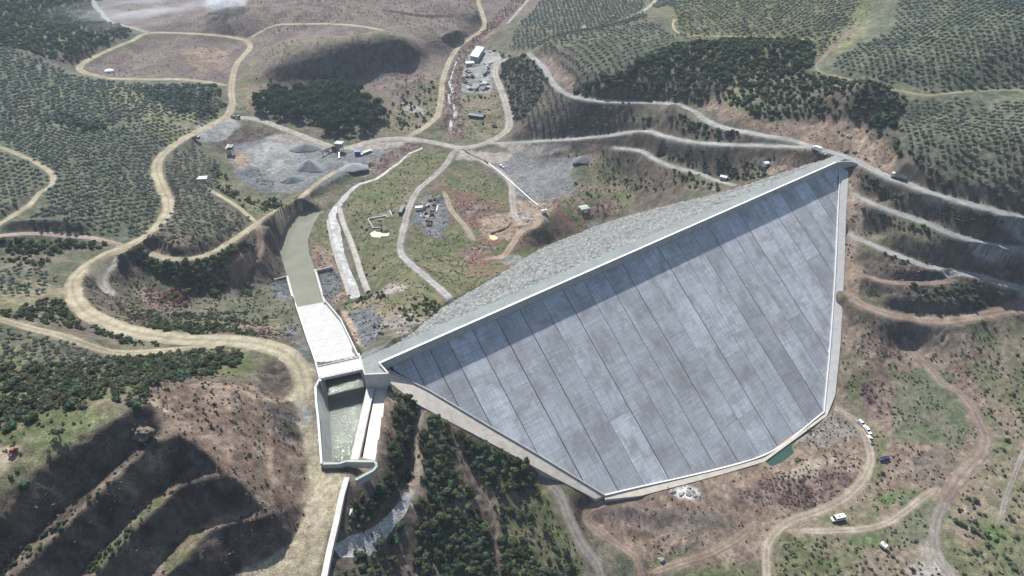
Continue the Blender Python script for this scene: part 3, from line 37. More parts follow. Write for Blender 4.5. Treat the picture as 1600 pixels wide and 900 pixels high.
ZONES = [('grove',3,[(-841.5,1037.4),(-423.5,1264.1),(-509.1,861.2),(-423.8,783.1),(-443.0,673.5),(-294.8,646.2),(-259.0,563.2),(-264.0,507.2),(-259.8,435.6),(-216.2,363.6),(-198.0,312.3),(-217.3,299.8),(-291.5,274.0)]),('grovelight',4,[(-488.9,728.5),(-461.4,736.3),(-447.5,716.9),(-445.2,662.2),(-451.0,642.1),(-475.2,683.7)]),('grovelight',4,[(-377.3,573.0),(-367.9,618.3),(-264.8,549.6),(-259.4,508.5),(-274.0,478.3),(-289.6,499.7)]),('drymauve',4,[(-538.0,920.3),(-568.6,1139.4),(-210.5,1333.5),(0.0,1353.6),(0.0,972.3),(-41.6,794.6),(-68.0,693.4),(-63.9,564.9),(-89.4,536.1),(-133.1,531.1),(-117.6,575.5),(-129.4,613.9),(-171.1,664.6),(-241.3,636.5),(-250.9,581.2),(-296.2,686.9),(-319.9,789.6),(-423.8,783.1),(-505.0,845.3)]),('drygreen',4,[(-255.5,696.1),(-223.9,735.0),(-136.0,718.2),(-109.7,717.9),(-140.2,697.4),(-184.2,682.2),(-242.1,674.2)]),('drygreen',4,[(-118.6,562.6),(-99.2,617.6),(-81.7,694.6),(-64.4,571.0),(-87.2,541.0),(-113.0,544.6)]),('drymauve',3,[(-435.1,666.9),(-433.2,698.0),(-417.2,775.6),(-355.7,796.3),(-308.1,768.8),(-296.1,696.6),(-285.9,642.4),(-319.9,646.4),(-389.6,636.2),(-417.6,642.9)]),('brown',3,[(-371.8,743.2),(-340.9,773.0),(-309.2,728.8),(-303.2,687.4),(-336.2,688.1)]),('drygreen',3,[(-281.9,690.0),(-262.9,696.0),(-241.3,636.5),(-235.0,576.5),(-249.9,569.4),(-274.1,631.7)]),('darkshadedrock',1.5,[(-240.4,662.7),(-206.2,672.8),(-187.5,682.7),(-167.3,685.7),(-148.1,693.4),(-125.8,709.3),(-117.1,709.7),(-99.7,718.6),(-109.6,704.1),(-121.4,689.7),(-139.3,674.7),(-168.1,672.3),(-183.2,662.5),(-205.3,656.6),(-237.5,649.3)]),('maroon',3,[(-55.7,533.4),(-65.0,564.6),(-68.8,623.3),(-66.0,712.6),(-45.5,796.5),(-8.9,971.3),(51.9,938.8),(0.0,877.4),(-22.7,797.5),(-42.9,739.9),(-52.9,691.5),(-50.2,624.7),(-43.6,565.1),(-35.7,524.3)]),('drygreen',3,[(-49.3,631.7),(-15.7,629.8),(-5.7,546.5),(-22.0,524.4),(-41.5,528.2)]),('gravelwhite',1.5,[(-48.3,748.3),(-29.0,753.9),(-7.1,730.4),(-12.3,705.3),(-18.6,678.4),(-20.1,630.4),(-34.6,627.2),(-50.8,636.3),(-52.3,682.5)]),('dust',2,[(-104.7,603.0),(-90.8,597.6),(-78.6,584.2),(-82.6,577.1),(-101.5,587.1)]),('green',3,[(184.3,969.0),(343.9,632.9),(218.9,468.0),(175.1,502.2),(139.5,563.5)]),('grovelight',3,[(240.7,526.6),(291.8,583.1),(302.6,541.8),(273.6,487.1),(251.8,485.5),(233.8,473.2)]),('brown',2,[(272.8,579.6),(286.7,582.8),(282.9,565.0),(270.4,565.7)]),('grovelight',2,[(144.4,468.9),(163.1,470.3),(177.1,472.2),(174.5,445.8),(155.6,437.7),(146.0,447.8)]),('grove',3,[(404.5,769.4),(532.4,649.5),(301.1,290.8),(241.4,308.5),(225.6,356.6),(212.7,463.1),(265.4,506.8)]),('grove',3,[(41.5,615.6),(92.2,608.8),(137.1,606.7),(136.5,548.3),(82.0,517.0),(48.0,534.7),(34.7,589.7)]),('brownrock',2,[(142.5,468.9),(149.6,427.4),(167.3,401.6),(194.8,376.5),(205.6,350.6),(217.7,332.2),(224.3,352.3),(221.6,374.6),(211.6,388.3),(201.4,401.0),(170.1,413.6),(154.3,431.8),(149.1,461.9)]),('red',2,[(30.6,634.7),(40.0,586.9),(53.1,535.6),(55.0,521.7),(45.5,535.7),(33.1,579.2),(27.2,622.4)]),('red',2,[(142.6,470.0),(150.6,459.6),(149.6,437.6),(152.6,422.4),(146.6,432.1)]),('orange',1.5,[(208.3,384.4),(215.4,382.0),(218.9,359.9),(213.0,346.7),(210.3,363.6),(208.6,375.1)]),('brown',2,[(156.9,359.1),(168.6,382.9),(192.8,371.3),(183.9,364.1),(168.6,361.4)]),('drygreen',3,[(200.7,355.3),(230.0,320.8),(267.3,293.9),(301.7,281.6),(295.0,248.4),(262.0,253.7),(220.4,258.8),(180.8,276.6),(191.0,327.6)]),('orange',1.5,[(198.7,350.7),(203.3,344.6),(198.9,322.1),(193.1,307.0),(182.9,271.5),(177.6,272.1),(183.7,300.3)]),('brown',2,[(174.2,273.8),(183.9,271.5),(180.6,254.4),(170.6,229.7),(161.5,218.3),(155.8,218.9),(166.5,244.1)]),('darkshadedrock',2,[(191.9,303.0),(209.6,295.7),(244.2,280.0),(268.7,271.2),(265.3,260.9),(225.6,263.0),(200.1,268.3),(185.9,278.6)]),('drygreen',4,[(180.6,260.7),(221.6,254.4),(295.0,248.4),(203.9,107.9),(90.7,110.4),(115.5,189.1),(151.8,215.9)]),('brown',4,[(181.1,263.5),(220.4,258.8),(242.0,239.1),(206.2,191.0),(200.5,227.6),(190.0,241.8),(174.1,232.0)]),('drygreen',3,[(234.2,252.0),(271.0,258.0),(229.3,183.2),(217.2,190.6),(223.8,219.2)]),('maroon',2,[(172.0,229.3),(185.7,234.5),(182.6,213.9),(174.7,196.5),(173.6,208.5),(169.1,215.2)]),('meadow',2,[(191.1,231.4),(205.2,238.8),(215.7,234.3),(214.9,212.1),(210.7,200.6),(201.1,191.9),(184.2,191.9),(176.1,195.5),(177.3,205.6),(185.3,220.7)]),('brown',2,[(170.9,195.6),(180.3,195.7),(198.0,191.3),(187.2,175.3),(183.2,172.1),(168.5,174.2),(153.6,171.4),(163.6,181.3)]),('drymauve',2,[(182.7,188.7),(195.9,187.3),(185.2,173.9),(170.9,176.7)]),('orange',2,[(186.7,177.0),(200.0,184.5),(210.3,185.7),(195.8,176.4),(186.1,169.0),(178.9,160.2),(181.0,166.2)]),('brightgreen',2,[(154.2,169.7),(165.1,172.7),(161.8,166.1),(154.1,163.8)]),('meadow',2,[(163.4,169.4),(177.9,171.8),(174.3,160.2),(165.8,146.0),(157.4,146.5),(147.6,146.9),(159.8,156.7)]),('brightgreen',2,[(189.1,150.5),(197.5,152.3),(194.2,144.6),(186.7,142.1)]),('brightgreen',2,[(134.5,148.5),(147.9,150.3),(147.1,146.9),(137.1,145.7)]),('green',3,[(109.5,150.2),(129.3,151.5),(122.4,133.9),(101.0,128.6)]),('dust',3,[(158.3,143.1),(167.0,146.0),(167.0,131.7),(153.4,128.3),(152.4,135.9)]),('brown',2,[(37.5,159.7),(113.4,187.2),(129.7,196.6),(151.1,214.0),(161.5,218.3),(164.2,199.0),(155.7,181.4),(137.5,165.3),(103.0,150.1),(96.9,138.8),(48.5,135.6),(25.0,151.6)]),('greybrown',1.5,[(131.3,200.8),(149.7,214.1),(162.1,218.3),(164.3,202.7),(151.1,199.3),(137.4,194.0)]),('maroon',2,[(93.7,169.7),(116.6,179.8),(141.1,181.5),(151.7,179.7),(144.9,170.0),(123.4,163.7),(104.7,164.5),(90.5,163.2)]),('drymauve',2,[(30.6,155.4),(41.2,157.9),(65.1,159.3),(86.8,159.6),(90.8,156.1),(82.1,151.1),(63.3,148.4),(40.7,151.9)]),('brownpale',1.5,[(115.2,179.7),(145.2,191.9),(144.5,186.6),(123.7,179.9)]),('green',2,[(52.4,135.5),(70.5,145.2),(74.2,144.3),(64.2,138.8),(53.3,133.2)]),('green',3,[(60.5,132.3),(79.1,138.2),(94.8,136.1),(86.1,110.4),(54.0,109.6)]),('white',1.2,[(66.5,166.3),(71.5,170.1),(77.0,170.2),(79.1,167.2),(75.7,164.6),(68.8,164.1)]),('drygreen',2,[(-46.4,177.4),(-34.3,173.8),(-14.9,168.1),(12.7,162.6),(33.3,157.0),(25.8,128.2),(22.0,107.1),(-43.3,87.8),(-43.0,135.6)]),('green',2,[(0.0,152.1),(12.7,162.6),(20.1,157.0),(25.8,128.2),(22.0,107.1),(-4.2,102.3),(-6.8,131.7)]),('brown',1.5,[(-48.4,175.0),(-43.4,175.6),(-41.5,154.7),(-43.3,138.6),(-45.6,133.2),(-49.2,125.7),(-48.6,115.7),(-53.6,110.5),(-52.9,132.1)]),('brownpale',1.5,[(-35.4,172.2),(-32.3,171.9),(-32.4,151.6),(-32.9,134.6),(-34.9,121.9),(-37.9,108.0),(-39.5,106.7),(-35.6,123.4),(-35.1,144.2),(-35.4,158.8)]),('brown',1.2,[(-24.6,169.6),(-22.2,169.3),(-18.3,161.6),(-10.8,151.1),(-5.1,136.8),(-3.3,121.8),(-5.5,121.2),(-8.0,133.4),(-14.0,145.5),(-20.3,156.4)]),('sand',1.0,[(-37.1,138.6),(-34.6,140.0),(-32.5,134.8),(-33.2,133.3),(-35.1,135.5),(-37.1,135.0)]),('greybrown',1.0,[(-52.1,127.6),(-45.0,136.3),(-43.7,136.3),(-47.2,130.4),(-50.9,125.3)]),('tan',1.2,[(-80.3,188.4),(-72.8,177.8),(-64.1,140.0),(-57.0,136.8),(-53.0,132.6),(-53.5,120.3),(-54.3,109.9),(-54.2,97.8),(-65.1,83.4),(-79.0,81.9),(-81.6,100.2),(-73.8,103.3),(-64.3,109.3),(-63.7,116.4),(-64.9,124.3),(-67.4,136.7),(-72.2,150.0),(-77.2,158.9),(-83.6,165.9),(-81.0,174.1),(-80.8,180.9)]),('greygravel',1.5,[(-80.0,182.7),(-74.1,178.3),(-72.2,174.3),(-65.6,145.3),(-69.8,156.6),(-72.9,164.5),(-77.6,174.1)]),('gravelwhite',1.5,[(-82.3,162.8),(-76.6,169.2),(-72.3,161.8),(-70.8,153.5),(-74.8,158.9),(-78.2,159.3)]),('brownrock',2,[(-133.2,82.7),(-121.7,95.6),(-117.0,103.9),(-109.5,118.8),(-104.5,129.3),(-111.9,143.2),(-103.0,149.7),(-92.4,167.8),(-83.6,165.9),(-76.9,159.3),(-71.5,147.1),(-67.2,134.1),(-64.1,119.8),(-64.4,109.9),(-73.9,103.8),(-81.6,100.2),(-83.2,81.1),(-126.9,67.2)]),('darkshadedrock',2,[(-122.8,94.7),(-117.5,103.8),(-110.0,118.8),(-104.5,131.6),(-101.3,129.0),(-102.8,122.4),(-110.2,103.4),(-117.8,85.5),(-128.7,71.5),(-133.7,83.9)]),('darkshadedrock',2,[(-117.2,87.5),(-95.3,125.2),(-86.8,120.2),(-93.9,117.8),(-100.6,112.8),(-108.8,87.9),(-115.7,83.3)]),('darkshadedrock',2,[(-105.2,89.3),(-95.3,116.8),(-82.2,117.8),(-75.0,114.9),(-81.7,112.7),(-88.8,109.8),(-97.4,94.3)]),('darkshadedrock',2,[(-92.7,94.3),(-87.9,107.9),(-74.0,110.9),(-64.5,119.8),(-64.1,109.9),(-73.8,103.6),(-82.1,99.1)]),('drygreen',1.5,[(-121.9,83.2),(-117.5,87.5),(-113.3,96.8),(-109.9,104.4),(-106.4,110.7),(-102.1,122.9),(-100.6,123.7),(-106.3,112.6),(-109.0,103.0),(-112.2,96.0),(-115.5,86.6),(-118.4,81.5)]),('green',1.2,[(-108.3,89.2),(-106.1,96.4),(-103.2,102.4),(-100.6,112.8),(-98.2,116.3),(-98.1,108.4),(-101.2,99.7),(-105.0,88.9)]),('green',1.2,[(-94.8,97.2),(-92.0,105.7),(-89.0,109.7),(-85.7,107.9),(-88.8,99.3),(-92.5,93.7)]),('orange',1.5,[(-111.9,143.2),(-107.5,145.2),(-101.9,134.6),(-102.3,129.2),(-105.4,132.9)]),('darkshadedrock',1.5,[(-97.0,180.2),(-93.2,186.2),(-86.2,182.7),(-83.2,176.0),(-84.8,169.5),(-86.7,161.2),(-91.2,165.0)]),('darkgravel',2,[(-81.3,154.5),(-75.2,158.8),(-71.5,147.1),(-76.6,144.5),(-80.2,147.7)]),('green',3,[(-201.4,164.3),(-148.1,179.3),(-141.8,187.9),(-107.1,193.8),(-99.1,180.1),(-101.5,157.6),(-110.5,143.3),(-109.9,118.3),(-117.2,105.1),(-139.0,93.5)]),('grovelight',2,[(-127.9,111.7),(-122.1,118.8),(-116.4,126.4),(-112.1,123.6),(-114.1,114.6),(-118.8,108.0),(-122.6,104.2)]),('tan',1,[(-138.5,110.4),(-127.9,109.6),(-126.3,107.5),(-125.8,101.9),(-130.3,97.9)]),('grovelight',3,[(-228.1,213.4),(-227.0,245.7),(-214.4,248.4),(-200.2,228.4),(-181.8,191.8),(-205.9,188.4)]),('scrub',3,[(-210.1,248.7),(-214.2,294.2),(-160.6,371.8),(-155.5,371.0),(-143.7,330.8),(-102.6,240.9),(-97.6,195.8),(-144.8,203.2),(-179.6,217.4)]),('green',3,[(-195.7,249.0),(-198.9,268.8),(-180.3,250.7),(-158.3,249.1),(-125.9,260.7),(-99.2,206.1),(-145.7,205.3),(-173.5,216.7)]),('brown',2,[(-143.8,224.3),(-136.0,254.7),(-119.1,251.3),(-99.2,206.1),(-118.1,202.5)]),('drygreen',2,[(-211.2,314.4),(-191.5,313.4),(-181.6,313.0),(-179.6,306.2),(-196.1,303.9)]),('brown',2,[(-161.9,318.8),(-158.4,355.4),(-154.8,354.3),(-151.8,338.1),(-158.3,309.0)]),('maroon',2,[(-197.6,274.8),(-177.9,284.9),(-169.5,270.8),(-178.6,252.9)]),('green',2,[(-220.1,418.3),(-225.9,460.5),(-201.0,423.7),(-166.2,414.4),(-154.9,432.1),(-153.6,404.6),(-168.3,371.4),(-186.4,387.7)]),('brown',2,[(-154.4,350.0),(-155.5,356.8),(-156.2,383.3),(-153.0,398.8),(-149.8,398.1),(-154.3,380.4),(-157.2,372.1),(-149.8,350.9)]),('gravel',2,[(-230.4,489.6),(-235.8,512.2),(-221.1,529.2),(-197.4,534.0),(-163.7,520.2),(-139.5,507.5),(-99.7,529.7),(-83.4,532.1),(-92.0,521.6),(-106.4,501.3),(-115.0,489.4),(-129.2,469.1),(-149.4,438.0),(-164.1,431.1),(-180.9,431.6),(-193.7,434.7),(-210.0,450.7)]),('gravelwhite',2.5,[(-229.0,503.5),(-208.6,523.8),(-179.2,516.7),(-171.0,494.4),(-179.1,475.5),(-189.6,467.3),(-204.8,475.8)]),('dust',2,[(-222.0,532.4),(-200.8,536.4),(-163.7,520.2),(-141.8,506.0),(-160.3,505.3),(-191.1,520.5)]),('dust',2,[(-140.5,512.6),(-89.4,536.1),(-77.6,530.6),(-87.7,521.6),(-127.4,500.3)]),('orange',2,[(-230.7,496.5),(-219.4,505.9),(-211.8,474.3),(-218.0,471.2)]),('darkgravel',2,[(-218.7,466.3),(-204.8,475.8),(-181.8,449.9),(-178.6,431.7),(-193.7,434.7),(-209.2,448.3)]),('grey',1.5,[(-269.3,527.3),(-252.6,560.6),(-233.3,543.4),(-241.6,511.8),(-256.9,500.3)]),('darkshadedrock',1.5,[(-248.5,503.1),(-242.8,515.6),(-237.5,548.3),(-202.3,542.1),(-210.4,530.5),(-226.3,519.9),(-235.7,508.7),(-235.8,493.8)]),('maroon',1.5,[(-111.9,485.7),(-106.4,501.3),(-87.9,523.6),(-76.2,517.0),(-85.0,499.3),(-98.2,480.2),(-106.5,467.2),(-115.1,473.0)]),('greybrown',1,[(-121.8,467.7),(-115.0,489.4),(-108.1,495.4),(-108.0,483.6),(-112.5,472.9),(-116.4,465.7)]),('drygreen',1.5,[(-149.0,410.0),(-144.1,433.2),(-134.6,422.4),(-137.4,413.8),(-149.3,402.4)]),('green',1.5,[(-137.6,375.2),(-136.4,409.5),(-126.9,387.5),(-116.9,356.1),(-133.1,367.2)]),('brownrock',1.5,[(-136.2,371.2),(-118.6,359.9),(-107.5,327.5),(-97.9,309.2),(-101.2,299.4),(-108.9,302.2),(-125.0,339.8)]),('darkgravel',1.5,[(-124.3,337.1),(-114.2,340.7),(-106.3,327.6),(-104.6,311.6),(-108.6,300.9),(-116.2,318.3)]),('darkgravel',1.5,[(-148.2,320.9),(-140.8,329.7),(-132.9,312.2),(-132.2,295.5),(-145.3,311.1)]),('darkgravel',2,[(-111.3,239.4),(-113.7,264.6),(-83.5,198.1),(-76.4,182.9),(-82.2,186.3),(-88.0,193.7)]),('green',3,[(-78.2,509.5),(-50.3,498.6),(-73.1,444.5),(-76.6,397.7),(-72.9,346.9),(-37.1,274.2),(-38.6,259.0),(-54.9,281.1),(-80.6,312.1),(-91.3,326.4),(-114.8,394.5),(-126.3,427.7),(-117.9,446.8)]),('greybrown',2,[(-100.1,402.0),(-81.1,413.9),(-71.9,434.3),(-74.3,415.5),(-86.4,402.8),(-96.7,395.6)]),('redgreen',3,[(-65.2,345.2),(-68.6,406.4),(-54.5,454.8),(-40.6,470.5),(-14.9,454.7),(47.1,421.2),(93.9,425.6),(74.1,407.5),(22.0,377.0),(-14.2,292.6),(-32.1,258.6),(-57.3,318.9)]),('green',3,[(-65.2,345.2),(-64.7,372.7),(-47.1,369.3),(-36.1,398.5),(-25.9,373.2),(-29.0,298.5),(-39.3,294.1)]),('green',3,[(-56.5,449.6),(-43.3,473.5),(-20.0,460.0),(-7.2,434.8),(-4.6,411.5),(-18.9,425.9),(-41.0,438.2)]),('drygreen',3,[(38.9,443.5),(79.1,462.8),(95.3,437.8),(92.8,418.0),(70.1,412.7),(37.2,412.7)]),('drygreen',4,[(36.4,492.9),(88.5,464.8),(129.8,398.8),(140.5,376.9),(110.1,397.9),(93.9,425.6),(64.0,455.0)]),('brown',3,[(46.7,415.3),(71.2,427.6),(84.2,418.5),(65.3,410.3)]),('gravel',3,[(-15.5,481.6),(0.0,499.6),(46.1,481.6),(45.6,434.8),(28.3,424.4),(9.3,418.5),(0.0,434.7)]),('gravel',1,[(-2.4,434.7),(4.8,434.8),(3.7,407.0),(-0.9,411.5)]),('darkgravel',2,[(-67.3,415.5),(-52.5,430.9),(-43.9,412.0),(-45.0,369.4),(-58.6,376.9),(-69.3,393.4)]),('greygravel',1.5,[(-68.1,402.0),(-66.0,424.8),(-59.5,430.1),(-51.2,416.4),(-47.4,371.6),(-58.9,379.3)]),('dust',2,[(-45.4,504.5),(-34.6,503.0),(0.0,498.0),(-5.2,483.4),(-31.1,484.4),(-45.7,486.7)]),('dust',2,[(-16.3,518.6),(51.4,489.5),(46.3,485.5),(0.0,499.6)]),('orange',2.5,[(-23.3,393.7),(0.0,407.0),(7.0,421.4),(28.3,424.4),(32.5,414.5),(22.4,392.5),(0.0,371.5),(-15.0,368.5),(-21.9,380.8)]),('maroon',2.5,[(-39.6,416.8),(-23.5,421.4),(-11.5,407.1),(-27.1,398.4),(-38.7,402.9)]),('maroon',2,[(-35.5,354.6),(-17.0,364.9),(-8.4,357.5),(-28.8,347.0)]),('gravelwhite',1,[(6.9,407.1),(12.8,404.4),(13.5,395.3),(6.7,395.7)]),('greygravel',2,[(-4.1,350.1),(6.2,351.4),(6.0,337.6),(-3.9,329.3)]),('greygravel',2,[(53.3,405.9),(62.9,410.0),(62.3,402.6),(53.0,401.9)]),('drygreen',2,[(-90.2,271.8),(-92.3,309.8),(-80.2,309.9),(-54.5,278.9),(-46.4,282.0),(-33.0,250.8),(-42.0,219.1),(-47.0,201.0),(-60.2,222.2),(-79.4,249.8)]),('green',2,[(-65.6,263.9),(-54.3,277.7),(-45.8,277.0),(-35.4,259.0),(-44.2,252.4),(-60.5,254.5)]),('darkgravel',2,[(-83.8,260.4),(-71.8,260.7),(-60.9,239.6),(-56.9,208.5),(-60.2,198.8),(-70.0,218.0)]),('greybrown',2,[(-59.1,246.6),(-45.9,242.7),(-39.7,222.3),(-45.7,200.9),(-57.9,225.0)]),('dust',1.5,[(-79.1,310.9),(-72.8,315.1),(-54.9,281.1),(-55.0,271.1),(-67.0,271.6)]),('orange',1,[(-90.9,267.8),(-84.1,262.0),(-67.1,216.6),(-60.2,198.8),(-66.8,211.3),(-81.9,246.8)]),('greygravel',1.2,[(-61.3,192.3),(-56.9,196.6),(-46.4,197.9),(-43.0,194.2),(-49.7,184.7),(-54.0,181.1),(-56.9,180.7)])]
